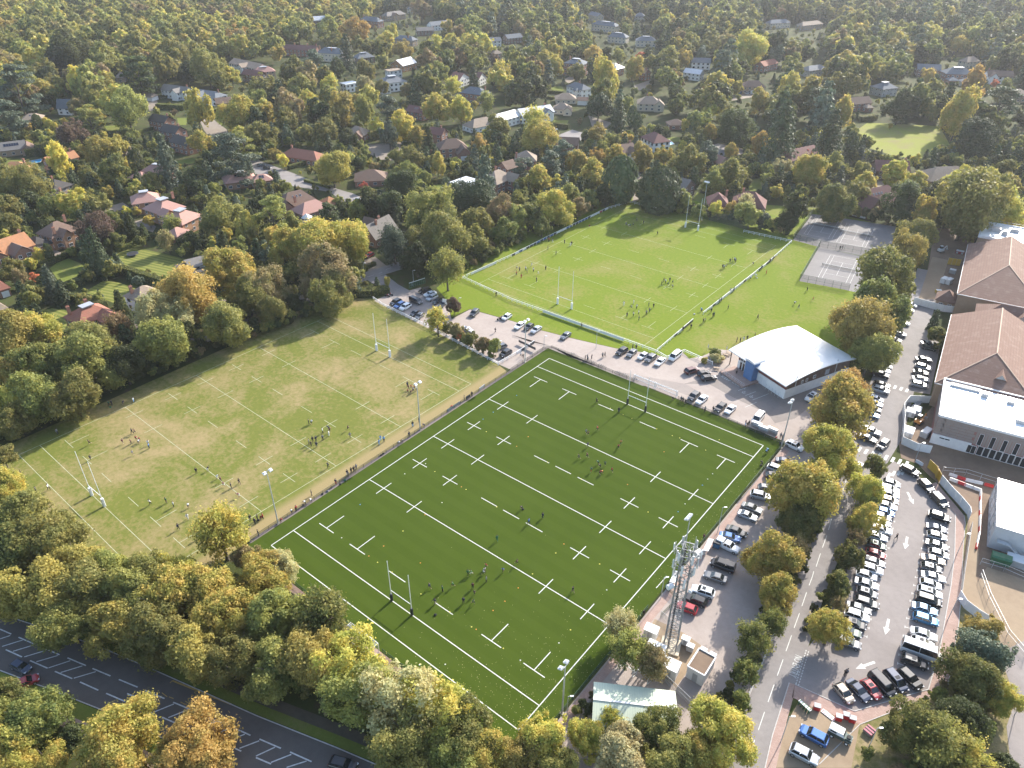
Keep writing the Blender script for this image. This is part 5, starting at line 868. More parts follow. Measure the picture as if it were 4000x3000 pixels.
for t_, p_, w_, h_, l_ in [(1, [(235, 700), (480, 610), (690, 525)], 1.6, 2.2, 'long clipped hedge beside the brick house drive'), (1, [(1000, 680), (1200, 745), (1420, 815)], 2.2, 3., 'tall clipped hedge along the striped lawn'), (1, [(480, 915), (700, 960), (920, 1015)], 2.2, 2.8, 'long clipped hedge above the round lawn'), (1, [(705, 760), (910, 700)], 2.4, 2.8, 'clipped hedge block behind the middle lawn'), (1, [(525, 845), (735, 790)], 2.2, 2.2, 'stepped clipped hedge left of the middle lawn'), (1, [(1000, 525), (1130, 480), (1280, 415)], 1.5, 2., 'hedge behind the trampoline'), (1, [(1690, 1170), (1900, 1120)], 1.6, 1.6, 'roadside hedge below the white house drive'),
                           (0, [(1360, 935), (1600, 950)], 3., 3., 'tall dark hedge in front of the white houses'), (0, [(1180, 1165), (1390, 1100)], 2., 1.8, 'clipped hedge beside three brick houses'), (0, [(1760, 975), (1850, 1030)], 2., 2., 'clipped hedge by the close'), (0, [(225, 1350), (420, 1320)], 3.5, 3.6, 'thick dark hedge above the pool house'), (0, [(900, 1640), (1140, 1600)], 3., 3., 'broad dark hedge at the lower left gardens'), (0, [(1380, 850), (1600, 835)], 2., 1.6, 'low hedge under the white house windows'), (10, [(280, 1465), (490, 1405)], 1.8, 2., 'clipped hedge beside the red bungalow'), (10, [(420, 1570), (640, 1630)], 1., 1.3, 'roadside hedge along the lane'), (10, [(1060, 575), (1170, 600)], 2.2, 2.6, 'clipped hedge by the orange brick house'), (10, [(1620, 1450), (1830, 1460)], 2., 1.8, 'hedge in front of the brown brick house'),
                           (20, [(300, 1090), (490, 1115)], 2.2, 2.6, 'tall hedge below the white house lawn'), (20, [(170, 790), (440, 815)], 2.2, 2., 'dark hedge above the long white house'), (20, [(160, 830), (360, 860)], 2., 1.6, 'second lower hedge above the long white house'), (11, [(420, 180), (520, 125), (610, 80)], 1.6, 1.6, 'clipped hedge between brown and pink roofs'), (11, [(925, 680), (1030, 630)], 1.4, 1.4, 'clipped hedge at the suburban drive mouth'), (11, [(890, 895), (1000, 890), (1150, 865)], 3., 2.4, 'rounded hedge by the club entrance'), (30, [(790, 1050), (930, 1030)], 3., 3., 'clipped hedge left of the meadow'), (31, [(800, 165), (1000, 190)], 1.6, 1.2, 'hedge above the tennis courts'), (10, [(1490, 1600), (1700, 1560)], 2.5, 2.5, 'dark hedge beside the red brick flat roof house'), (10, [(820, 1480), (980, 1430)], 1.4, 1.4, 'pale hedge left of the brown bungalow'), (20, [(1620, 480), (1640, 500)], 1., 1., 'small hedge by the far gables')]: hedge(t_, p_, w_, h_, l_)
# ================================================================== CLUBHOUSE, SCHOOL, SHED, MAST
def ribbed(name, col, per=.35, axis=0, rough=.4, var=.06):
    t = NT(name); tc = t.N.new('ShaderNodeTexCoord'); x = t.xyz(tc.outputs['Object']); w = t.math('FRACT', t.math('DIVIDE', x[axis], per)); n = t.noise(.4, 4)
    c = t.mix(t.ramp(w, .0, .16, .4, 0.), col, tuple(v * .55 for v in col)); c = t.mix(t.ramp(n, .4, .7, 0, var * 4), c, tuple(v * .8 for v in col)); t.bump(t.ramp(w, 0., .2), .4, .04); return t.out(c, rough, .5)
WHITEWALL = WL['white']; TIMB = mat('dark_timber_cladding', (.135, .088, .066), .85, var=.25, scale=1.5); MAROON = mat('maroon_brick', (.17, .06, .05), .85, var=.15); BLUE = mat('blue_render', (.075, .165, .33), .75, var=.05); STEEL = mat('galvanised_steel', (.48, .49, .49), .5, metal=.3, var=.12, scale=4.); GREYP = mat('grey_panel', (.36, .36, .36), .6, var=.08); PALE = mat('pale_panel', (.66, .66, .65), .55, var=.05); BLACK = mat('black_plastic', (.02, .02, .022), .5)
# ---- clubhouse: 22 x 27 m, barrel roof
cl = empty('clubhouse', (57.95, 88.7, 0), R_(-22.4)); tag(cl, 'rugby clubhouse with white curved metal roof and blue entrance tower', 'clubhouse')
HX_, HY_ = 11.2, 13.65
def zroof(y): u = (y + HY_) / (2 * HY_); return 5.0 + .9 * u + 6.2 * u * (1 - u)
b = MB(); n = 24; ys = [-HY_ + 2 * HY_ * i / n for i in range(n + 1)]
for i in range(n): b.add([(-HX_, ys[i], zroof(ys[i])), (HX_, ys[i], zroof(ys[i])), (HX_, ys[i + 1], zroof(ys[i + 1])), (-HX_, ys[i + 1], zroof(ys[i + 1])), (-HX_, ys[i], zroof(ys[i]) - .25), (HX_, ys[i], zroof(ys[i]) - .25), (HX_, ys[i + 1], zroof(ys[i + 1]) - .25), (-HX_, ys[i + 1], zroof(ys[i + 1]) - .25)], [(0, 1, 2, 3), (7, 6, 5, 4), (1, 5, 6, 2), (0, 3, 7, 4)])
b.add([(-HX_, -HY_, 5.), (HX_, -HY_, 5.), (HX_, -HY_, 4.75), (-HX_, -HY_, 4.75)], [(3, 2, 1, 0)]).build('roof', ribbed('white_seamed_roof', (.72, .72, .69), .45, 0, .32), cl)
def arcwall(x, y0, y1, z0, m, name, off=0.):
    b = MB(); k = 12; q = [y0 + (y1 - y0) * i / k for i in range(k + 1)]
    for i in range(k): b.add([(x, q[i], z0), (x, q[i + 1], z0), (x, q[i + 1], zroof(q[i + 1]) - .26), (x, q[i], zroof(q[i]) - .26)], [(0, 1, 2, 3)])
    return b.build(name, m, cl)
IX, IY = 10.4, 12.4
arcwall(IX, -IY, IY, 3.0, TIMB, 'timber_wall'); arcwall(-IX + 2.5, -IY, IY, .0, TIMB, 'west_wall')
MB().box((1.25, 0, 1.5), (2 * IX - 2.4, 2 * IY + .1, 3.0)).build('white_wall', WHITEWALL, cl); MB().box((1.25, -IY + .1, 3.95), (2 * IX - 2.4, .15, 1.85)).build('maroon_wall', MAROON, cl); MB().box((1.25, IY - .1, 4.4), (2 * IX - 2.4, .15, 2.75)).build('rear_wall', TIMB, cl)
for k in range(18):  # timber boards on the east wall
    z = 3.05 + k * .3; ext = [y for y in ys if zroof(y) - .3 > z + .3 and abs(y) < IY]
    if len(ext) > 1: MB().box((IX + .03, (ext[0] + ext[-1]) / 2, z + .14), (.05, ext[-1] - ext[0], .26)).build('board', TIMB, cl)
for yy, z, w in ((-6.4, 3.9, .7), (-4.7, 4.0, .7), (-1.8, 4.2, .9)): window(cl, (IX + .06, yy, z), 0, w, .9)
for yy, w in ((3.2, 1.6),): MB().box((IX + .08, yy, 4.3), (.1, w, 1.6)).build('vent_panel', LEAD, cl)
for yy in (-9, 6.5): MB().tube([(IX + .15, yy, 3.2), (IX + .15, yy, zroof(yy) + .6)], .12, 6).build('flue', STEEL, cl)
MB().box((-1.6, -IY - 1.0, 3.1), (3.2, 2.4, 6.2)).build('blue_tower', BLUE, cl)
b = MB(); 
for i in range(10):
    a0, a1 = math.pi * i / 10, math.pi * (i + 1) / 10; b.add([(-1.6 + 1.9 * -math.cos(a), y, 6.2 + .75 * math.sin(a)) for y in (-IY - 2.5, -IY + 1.6) for a in (a0, a1)], [(0, 1, 3, 2)])
b.add([(-1.6 + 1.9 * -math.cos(math.pi * i / 10), -IY - 2.5, 6.2 + .75 * math.sin(math.pi * i / 10)) for i in range(11)], [tuple(range(11))]).build('tower_roof', RT['white'], cl)
for k in range(4):
    x = -6.6 + k * 1.05; window(cl, (x, -IY - .02, 1.55), -math.pi / 2, .85, 2.6, FRAMEW, bars=0); window(cl, (x, -IY - .02, 3.75), -math.pi / 2, .85, 1.1, FRAMEW, bars=0)
for x in (1.6, 2.9): MB().box((x, -IY - .06, 1.1), (1.1, .1, 2.2)).build('door', PALE, cl)
MB().box((-3.8, -IY - 3.2, .25), (9.5, 6.0, .5)).build('terrace', T_BLOCK, cl)
for k in range(9): MB().tube([(-8.4 + k * 1.2, -IY - 6.0, .5), (-8.4 + k * 1.2, -IY - 6.0, 1.5)], .03, 5).build('railing_post', STEEL, cl)
MB().bar((-8.4, -IY - 6.0, 1.5), (1.2, -IY - 6.0, 1.5), .05).build('handrail', STEEL, cl); MB().bar((-8.4, -IY - 6.0, 1.0), (1.2, -IY - 6.0, 1.0), .04).build('handrail', STEEL, cl)
for x, y in ((-10.6, -12.8), (-10.6, 0), (-10.6, 12.5)): MB().tube([(x, y, 0), (x, y, zroof(y) - .3)], .16, 8).build('post', TIMB, cl)
for k in range(5): MB().box((4.4 + k * 1.2, -IY - .9, .9), (.06, .06, 1.8)).build('gate_post', STEEL, cl)
HOUSES.append((57.95, 88.7, 16))
# yard fence, bins and store behind the clubhouse
def yard_fence(): pass
# ---- school: brown tiled halls
SCHT = tiles('school_roof_tiles', (.175, .100, .072), (.225, .135, .100), .35, (.33, .245, .20), .5); SCHW = brickm('school_brick', (.36, .24, .15), (.40, .28, .18), (.34, .28, .22))
def hall(name, label, c, rz, w, d, ze, zr, hipS, hipN, parts=()):
    r = empty(name, (c[0], c[1], 0), rz); MB().box((0, 0, ze / 2), (w - 1.2, d - 1.2, ze)).build('wall', SCHW, r); X, Y = w / 2, d / 2
    c4 = [(-X, -Y, ze), (X, -Y, ze), (X, Y, ze), (-X, Y, ze)]; r0, r1 = (0, -Y + hipS, zr), (0, Y - hipN, zr)
    for nm, vs in (('west_slope', [c4[3], c4[0], r0, r1]), ('east_slope', [c4[1], c4[2], r1, r0]), ('south_slope', [c4[0], c4[1], r0]), ('north_slope', [c4[2], c4[3], r1])):
        MB().add(vs, [tuple(range(len(vs)))]).build(nm, SCHT, r)
    MB().add([(x, y, z - .2) for x, y, z in c4], [(3, 2, 1, 0)]).build('soffit', PALE, r); MB().bar(r0, r1, .35, .2).build('ridge_cap', mat('ridge_tiles', (.36, .25, .18), .8), r)
    for p in (c4[0], c4[1]): MB().bar(p, r0, .3, .18).build('hip_cap', _M['ridge_tiles'], r)
    for a_, b_ in zip(c4, c4[1:] + c4[:1]): MB().bar((a_[0], a_[1], ze - .1), (b_[0], b_[1], ze - .1), .14, .22).build('gutter', PALE, r)
    return tag(r, label, 'school')
s2 = hall('school_hall', 'nearer of two brown tiled school halls with weathered western roof slope', (103.4, 119.1), R_(7.8), 24.5, 45.7, 7.5, 13.2, 14.5, .3); s1 = hall('school_hall', 'farther of two brown tiled school halls above the building site', (94.9, 182.8), R_(8.3), 25, 48.5, 7.5, 13.4, 18.5, .3)
def dormer(root, x, y, z, w, h, dep):
    b = MB().add([(x - w / 2, y, z), (x + w / 2, y, z), (x, y, z + h)], [(0, 1, 2)]); b.build('dormer_wall', GREYP, root)
    MB().add([(x - w / 2 - .4, y - .4, z - .2), (x, y - .4, z + h + .1), (x, y + dep, z + h + .1), (x - w / 2 - .4, y + dep * .2, z - .2), (x + w / 2 + .4, y - .4, z - .2), (x + w / 2 + .4, y + dep * .2, z - .2)], [(0, 1, 2, 3), (1, 4, 5, 2)]).build('dormer_roof', SCHT, root)
dormer(s2, 2.2, -16.6, 8.9, 4.4, 2.4, 7)
rl = empty('school_link', (107.5, 151.5, 0), R_(8)); MB().box((0, 0, 3.2), (27, 11, 6.4)).build('wall', WHITEWALL, rl); q = roof_mb('hip', 28, 12, 6.4, 10.6); q.build('roof', SCHT, rl); dormer(rl, -2, -4.2, 7.4, 4.6, 2.5, 5)
for k in range(5): window(rl, (-12 + k * 2.6, -5.52, 4.6), -math.pi / 2, 1.7, 1.3, bars=1); window(rl, (-12 + k * 2.6, -5.52, 1.7), -math.pi / 2, 1.7, 1.5, bars=1)
tag(rl, 'lower school wing with triangular dormer between the brown halls', 'school')
p = at(31, 1545, 920, 3.); rp = empty('school_lodge', (p.x, p.y, 0), R_(8)); MB().box((0, 0, 1.6), (5.6, 5.6, 3.2)).build('wall', SCHW, rp); roof_mb('hip', 5.8, 6.0, 3.2, 6.2).build('roof', SCHT, rp); tag(rp, 'small pyramid-roofed brick lodge by the white hoarding', 'lodge')
for k in range(2): window(rp, (-1.3 + 2.6 * k, -2.82, 1.7), -math.pi / 2, 1.2, 1.2)
# ---- new sports hall under construction: panel-clad, white flat roof
nb = empty('sports_hall', (99.3, 78.0, 0), R_(9.6)); tag(nb, 'new panel-clad sports hall with dazzling white flat roof', 'sports hall'); LW_, DW_, HW_ = 42., 19.4, 8.0
MB().box((LW_ / 2, DW_ / 2, HW_ / 2), (LW_, DW_, HW_)).build('wall', mat('joint_red', (.26, .12, .10), .8), nb); MB().box((LW_ / 2, DW_ / 2, HW_ + .05), (LW_ - .5, DW_ - .5, .1)).build('roof', mat('white_roof_membrane', (.82, .82, .80), .25, spec=.6), nb)
for a_, b_ in (((0, 0), (LW_, 0)), ((LW_, 0), (LW_, DW_)), ((LW_, DW_), (0, DW_)), ((0, DW_), (0, 0))): MB().bar((*a_, HW_ + .3), (*b_, HW_ + .3), .4, .6).build('parapet', PALE, nb)
CLAD = mat('taupe_cladding_panel', (.245, .205, .185), .6, var=.06, scale=.7); pm = MB().box((0, 0, 0), (1.72, .06, .76)).mesh('panel', CLAD); pm2 = MB().box((0, 0, 0), (.06, 1.72, .76)).mesh('panel', CLAD)
WX = [10.2 + 2.55 * k for k in range(6)]
for r_ in range(6):
    for k in range(18):
        x = .9 + k * 1.78 - (.45 if r_ % 2 else 0)
        if x < .9: x = .9
        if r_ < 4 and any(abs(x - w) < 1.25 for w in WX): continue
        obj('panel', pm, nb, (x, -.02, 3.5 + r_ * .82 - .05))
    for k in range(10): obj('panel', pm2, nb, (-.02, 1. + k * 1.8, 3.5 + r_ * .82 - .05))
for w in WX: window(nb, (w, -.03, 4.55), -math.pi / 2, .95, 3.3, PALE, bars=0, name='tall_window'); 
for w in WX:
    for s in (-1, 1): MB().box((w + s * .95, -.03, 4.8), (.55, .06, 3.6)).build('panel', CLAD, nb)
MB().box((4.4, -.12, 1.5), (8.8, .3, 2.9)).build('white_plinth', PALE, nb); window(nb, (2.9, -.3, 2.3), -math.pi / 2, 2.4, .45, bars=1); window(nb, (9.1, -.3, 1.4), -math.pi / 2, 1.9, 2.3, bars=1, name='entrance_door')
for k in range(16): window(nb, (11 + k * 1.35, -.06, 1.45), -math.pi / 2, 1.2, 2.6, PALE, bars=0, name='glazed_panel')
for x, y, w, d, h in ((5, 17.2, 7, 1.6, .5), (9.6, 15.5, 1.6, 1.6, 1.0), (15.5, 15., 1.7, 1.2, .7), (18, 7.2, 2.6, 2.4, .9), (24, 12, 2, 2, .8)):
    b = MB().box((0, 0, h / 2), (w, d, h)); 
    for q in range(int(w / .5)): b.box((-w / 2 + .25 + q * .5, 0, h + .05), (.2, d * .9, .1))
    o = b.build('roof_plant', GREYP, nb); o.location = (x, y, HW_ + .1)
# ---- two-storey site cabins at the right edge
sc_ = empty('site_cabin_block', (115.8, 63.8, 0), R_(9.4)); tag(sc_, 'white two storey site cabin block with metal stair', 'site cabin')
MB().box((7, -8.8, 3.0), (14, 17.6, 6.0)).build('wall', mat('cabin_wall', (.48, .49, .50), .55, var=.05), sc_); MB().box((7, -8.8, 6.06), (14.2, 17.8, .12)).build('roof', _M['white_roof_membrane'], sc_)
for k in range(5):
    for z in (1.6, 4.5): window(sc_, (-.03, -2 - k * 3.3, z), math.pi, 1.3, 1.0, PALE)
    MB().box((-.04, -.2 - k * 3.45, 3.), (.06, .12, 6.)).build('cabin_joint', GREYP, sc_)
b = MB()
for k in range(12): MB().box((3.4 + k * .32, -18.6, 3.0 - k * .25), (.3, 1.0, .05)).build('stair_tread', STEEL, sc_)
for s in (-19.1, -18.1): MB().bar((3.2, s, 3.1), (7.2, s, .1), .06, .2).build('stair_stringer', STEEL, sc_); MB().bar((3.2, s, 4.1), (7.2, s, 1.1), .05).build('handrail', STEEL, sc_)
MB().box((2.2, -18.6, 3.1), (2.4, 1.2, .08)).build('stair_landing', STEEL, sc_)
# ---- flat-roofed white block at the far right
fb = empty('school_block', (80.9, 211.2, 0), R_(6)); tag(fb, 'white flat-roofed school block with roof plant behind the halls', 'school block'); MB().box((15, 9, 4.5), (30, 18, 9)).build('wall', SCHW, fb); MB().box((15, 9, 9.1), (29.4, 17.4, .2)).build('roof', _M['white_roof_membrane'], fb)
for a_, b_ in (((0, 0), (30, 0)), ((30, 0), (30, 18)), ((30, 18), (0, 18)), ((0, 18), (0, 0))): MB().bar((*a_, 9.2), (*b_, 9.2), .4, .9).build('parapet', PALE, fb)
for x, y, w, d, h in ((5, 9, 3, 2.4, 1.4), (8, 7, 2, 2, 1.2), (11, 12, 3, 1.4, 1.), (3, 13, 1.5, 1.5, .9)): o = MB().box((0, 0, h / 2), (w, d, h)).box((0, 0, h + .1), (w * .7, d * .7, .2)).build('roof_plant', GREYP, fb); o.location = (x, y, 9.2)
for k in range(12): MB().tube([(.4 + k * 2.6, 17.9, 9.6), (.4 + k * 2.6, 17.9, 10.5)], .035, 5).build('guard_post', STEEL, fb)
MB().bar((.4, 17.9, 10.5), (29, 17.9, 10.5), .05).build('guard_rail', STEEL, fb)
# ---- pale green ribbed shed
sh = empty('storage_shed', (80.9, -36.0, 0), R_(31.5)); tag(sh, 'long storage shed with pale green ribbed metal roof', 'shed'); GRIB = ribbed('pale_green_ribbed_metal', (.52, .57, .43), .42, 0, .45, .05)
MB().box((0, 0, 1.6), (13.2, 7.6, 3.2)).build('wall', ribbed('shed_wall_metal', (.36, .40, .32), .42, 0), sh)
for s, nm in ((1, 'north_roof_slope'), (-1, 'south_roof_slope')): MB().add([(-6.9, 0, 4.3), (6.9, 0, 4.3), (6.9, s * 4.1, 3.25), (-6.9, s * 4.1, 3.25), (-6.9, 0, 4.2), (6.9, 0, 4.2), (6.9, s * 4.1, 3.15), (-6.9, s * 4.1, 3.15)], [(0, 1, 2, 3), (4, 7, 6, 5), (3, 2, 6, 7), (1, 5, 6, 2), (0, 3, 7, 4)]).build(nm, GRIB, sh)
MB().bar((-6.9, 0, 4.34), (6.9, 0, 4.34), .3, .1).build('ridge_cap', PALE, sh); MB().box((-6.64, 0, 1.3), (.08, 3.4, 2.6)).build('roller_door', GREYP, sh)
for s in (-1, 1): MB().add([(s * 6.62, -3.8, 3.2), (s * 6.62, 3.8, 3.2), (s * 6.62, 0, 4.15)], [(0, 1, 2)]).build('gable_wall', _M['shed_wall_metal'], sh)
# ---- equipment cabin, white containers, compound
ec = empty('equipment_cabin', (85.4, -20.6, 0), R_(2)); tag(ec, 'grey equipment cabin with mossy sunken roof beside the mast', 'cabin'); MB().box((0, 0, 1.45), (3.2, 4.7, 2.9)).build('wall', PALE, ec); MB().box((0, 0, 2.92), (2.9, 4.4, .1)).build('roof', T_MUD, ec)
for a_, b_ in (((-1.6, -2.35), (1.6, -2.35)), ((1.6, -2.35), (1.6, 2.35)), ((1.6, 2.35), (-1.6, 2.35)), ((-1.6, 2.35), (-1.6, -2.35))): MB().bar((*a_, 3.0), (*b_, 3.0), .22, .34).build('parapet', PALE, ec)
for x in (-.9, .9): o = MB().box((0, 0, 0), (1.2, .7, 1.0)).box((0, .36, 0), (1.0, .06, .8)).build('air_conditioner', FRAMEW, ec); o.location = (x, 2.75, 2.6)
MB().box((0, -2.37, 1.1), (.9, .05, 2.1)).build('door', GREYP, ec)
for i, (x, y, w, d, h, rz, l) in enumerate(((74.6, -19.2, 2.4, 1.8, 2.2, 10, 'small white cabinet at the pitch end of the mast compound'), (77.4, -22.6, 3.2, 2.4, 2.5, 8, 'white equipment container behind the willow by the mast'), (81.2, -24., 3., 2.4, 2.4, 8, 'white equipment container between mast and grey cabin'), (80.4, -16.6, 1.4, 1., 1.5, 8, 'pale metal cabinet at the foot of the mast'), (81.8, -17.4, 1.2, .9, 1.4, 8, 'grey metal cabinet beside the pale one by the mast'))):
    r = empty('equipment_container', (x, y, 0), R_(rz)); MB().box((0, 0, h / 2), (w, d, h)).build('body', PALE if i != 4 else GREYP, r); MB().box((0, 0, h + .05), (w + .16, d + .16, .1)).build('roof', FRAMEW, r); MB().box((0, -d / 2 - .02, h * .45), (w * .35, .05, h * .8)).build('door', GREYP, r); tag(r, l, 'equipment container', 'equipment round the mast')
# ---- lattice telecom mast, 27 m
mx = empty('telecom_mast', (78.6, -18.9, 0), R_(18)); tag(mx, 'tall galvanised lattice telecom mast crowded with antennas', 'mast'); MH = 25.6
wd = lambda z: 1.15 - .30 * z / MH
cor = lambda k, z: (wd(z) * (1 if k in (0, 3) else -1), wd(z) * (1 if k < 2 else -1), z)
DARKST = mat('weathered_steel', (.24, .245, .25), .55, metal=.3, var=.2, scale=3.)
for k in range(4): MB().tube([cor(k, 0), cor(k, MH / 2), cor(k, MH)], [.13, .12, .10], 7).build('leg', DARKST, mx)
NB = 14
for i in range(NB):
    z0, z1 = MH * i / NB, MH * (i + 1) / NB
    for k in range(4):
        j = (k + 1) % 4; b = MB().bar(cor(k, z0), cor(j, z1), .07).bar(cor(j, z0), cor(k, z1), .07).bar(cor(k, z1), cor(j, z1), .07); b.build('bracing', DARKST, mx)
for s, x in ((0, .25), (1, -.25)): MB().bar((x, wd(0) * .55, 0), (x, wd(MH) * .55, MH), .05).build('ladder_rail', DARKST, mx)
lr = MB().bar((-.25, 0, 0), (.25, 0, 0), .04).mesh('ladder_rung', DARKST)
for k in range(40): z = .4 + k * .61; obj('ladder_rung', lr, mx, (0, wd(z) * .55, z))
for x in (-.12, 0, .12): MB().tube([(x - .35, -wd(0) * .5, .3), (x - .35, -wd(MH) * .5, MH)], .06, 6).build('feeder_cable', BLACK, mx)
ra = random.Random(4)
for zi, (zz, RR, n_) in enumerate(((24.8, 2.1, 6), (21.8, 1.9, 6), (18.6, 1.6, 3))):
    hf = MB()
    for k in range(n_): a, a2 = 2 * math.pi * k / n_ + zi * .4, 2 * math.pi * (k + 1) / n_ + zi * .4; hf.bar((RR * math.cos(a), RR * math.sin(a), zz), (RR * math.cos(a2), RR * math.sin(a2), zz), .09); hf.bar((RR * math.cos(a), RR * math.sin(a), zz), (.7 * math.cos(a), .7 * math.sin(a), zz - .1), .08); hf.bar((RR * math.cos(a), RR * math.sin(a), zz - 1.3), (.8 * math.cos(a), .8 * math.sin(a), zz - 1.3), .07)
    hf.build('headframe', DARKST, mx)
    for k in range(n_):
        a = 2 * math.pi * k / n_ + zi * .4; c, s = math.cos(a), math.sin(a); MB().tube([(RR * c, RR * s, zz - 1.7), (RR * c, RR * s, zz + 1.2)], .05, 6).build('antenna_pole', STEEL, mx); L = ra.uniform(1.7, 2.6)
        MB().box(((RR + .22) * c, (RR + .22) * s, zz - .1), (.16, .34, L), rz=a).build('panel_antenna', PALE, mx); MB().box(((RR - .25) * c, (RR - .25) * s, zz - .6), (.22, .3, .5), rz=a).build('radio_unit', GREYP, mx)
def dish(x, y, z, r0, a, l=.55):
    b = MB(); d = Vector((math.cos(a), math.sin(a), 0)); b.tube([Vector((x, y, z)), Vector((x, y, z)) + d * l], [r0, r0], 16); b.build('drum_antenna', PALE, mx)
dish(1.3, 1.2, 22.9, .62, R_(60), 1.3); dish(-1.4, -1.2, 17.0, .5, R_(230), 1.1); dish(1.4, -.6, 16.2, .3, R_(-20)); dish(-1.2, .8, 14.6, .3, R_(150))
for x, y, h in ((.9, .9, 27.4), (-.9, .9, 27.0), (-.9, -.9, 26.6), (.1, -.9, 27.8)): MB().tube([(x, y, 24.5), (x, y, h)], .04, 5).build('whip_antenna', STEEL, mx)
MB().box((0, 0, .15), (3.6, 3.6, .3)).build('base_slab', WL['cream'], mx)
MB().prism([(c.x - mx.location.x, c.y - mx.location.y) for c in (at(23, 1190, 500), at(23, 1320, 580), at(23, 1300, 610), at(23, 1165, 530))], .1, .2)
# light coloured compound paving
struct('compound_paving', [(73.2, -15.2), (79, -14.6), (83.8, -15.2), (83.6, -26), (74.4, -25.2)], .03, T_SAND)
# ---- white hoarding round the building site, barriers, skips
HOARD = mat('white_hoarding', (.74, .74, .73), .5, var=.05); OCHRE = mat('ochre_hoarding', (.62, .38, .05), .6, var=.08); REDP = mat('red_barrier_plastic', (.55, .03, .03), .45, var=.05); WHP = mat('white_barrier_plastic', (.72, .71, .70), .45, var=.05); DGREEN = mat('dark_green_steel', (.03, .13, .06), .5, var=.1)
def hoarding(label, pts, h=2.2, m=None, name='hoarding', step=2.4):
    c0 = pts[0]; r = empty(name, (c0[0], c0[1], 0)); tag(r, label, 'hoarding', 'site hoardings')
    for a, b in zip(pts[:-1], pts[1:]):
        a, b = Vector((*a[:2], 0)), Vector((*b[:2], 0)); L = (b - a).length; n = max(1, round(L / step)); d = (b - a).normalized(); s = Vector((-d.y, d.x, 0))
        for k in range(n):
            p, q = a + (b - a) * (k / n), a + (b - a) * ((k + 1) / n); o = Vector((c0[0], c0[1], 0)); MB().bar(p - o + Vector((0, 0, h / 2 + .05)) + d * .03, q - o + Vector((0, 0, h / 2 + .05)) - d * .03, .06, h).build('panel', m or HOARD, r)
            MB().bar(p - o + s * .1, p - o + s * .1 + Vector((0, 0, h)), .08).build('post', STEEL, r)
    return r
W2 = lambda t, *ps: [tuple(at(t, *q).xy) for q in ps]
hoarding('white hoarding along the building site front from the crossing', W2(32, (1480, 855), (1560, 950), (1650, 1045), (1720, 1130), (1730, 1180)), 2.4); hoarding('white hoarding round the plant compound beside the road', W2(32, (1160, 230), (1165, 330), (1150, 520), (1270, 575), (1400, 600)), 2.3); hoarding('white hoarding closing the north side of the plant compound', W2(32, (1160, 225), (1210, 160), (1390, 165)), 2.3)
hoarding('white hoarding across the school road by the lodge', W2(31, (1250, 965), (1380, 1000), (1510, 1035), (1660, 1050)), 2.4); hoarding('white hoarding curving behind the block footway', [(117.2, 27.2), (118.8, 25.2), (121.2, 24.2), (123.2, 23.8)], 2.2)
hoarding('ochre hoarding at the zebra crossing corner', W2(32, (1375, 720), (1440, 780), (1450, 820)), 2.4, OCHRE, step=1.4); hoarding('narrow ochre gate panel beside the white hoarding', W2(32, (1450, 800), (1475, 850)), 2.4, OCHRE); hoarding('ochre hoarding at the upper building site', W2(31, (1545, 625), (1655, 640)), 2.6, OCHRE, step=1.5)
def barrier_mesh():
    b = MB(); pr = [(-.22, 0), (.22, 0), (.22, .25), (.10, .45), (.10, .75), (-.10, .75), (-.10, .45), (-.22, .25)]; n = len(pr)
    b.add([(-.95, y, z) for y, z in pr] + [(.95, y, z) for y, z in pr], [tuple(range(n))[::-1], tuple(range(n, 2 * n))] + [(i, (i + 1) % n, n + (i + 1) % n, n + i) for i in range(n)]); return b
BMESH = barrier_mesh().mesh('body', WHP); BCAP = MB().box((0, 0, .79), (1.5, .12, .08)).mesh('top_rail', WHP)
def barriers(pts, where):
    tot = []; 
    for a, b in zip(pts[:-1], pts[1:]):
        a, b = Vector((*a, 0)), Vector((*b, 0)); n = max(1, round((b - a).length / 2.0))
        for k in range(n): tot.append((a + (b - a) * ((k + .5) / n), math.atan2((b - a).y, (b - a).x)))
    for i, (p, an) in enumerate(tot):
        c = REDP if i % 3 == 1 else WHP; r = empty('road_barrier', p, an); obj('body', BMESH, r, m=c); obj('top_rail', BCAP, r, m=c); tag(r, f"{'red' if c is REDP else 'white'} plastic barrier, {nth(i + 1)} along {where}", 'barrier', 'plastic site barriers')
barriers(W2(32, (1565, 790), (1700, 835), (1850, 870), (1960, 900)), 'the upper barrier line from the ochre gate'); barriers(W2(32, (1570, 830), (1700, 880), (1835, 930)), 'the lower barrier line from the ochre gate'); barriers(W2(32, (1835, 940), (1830, 1100), (1825, 1290), (1795, 1430)), 'the long barrier line beside the site cabins'); barriers(W2(32, (1265, 665), (1345, 715)), 'the short barrier line at the crossing')
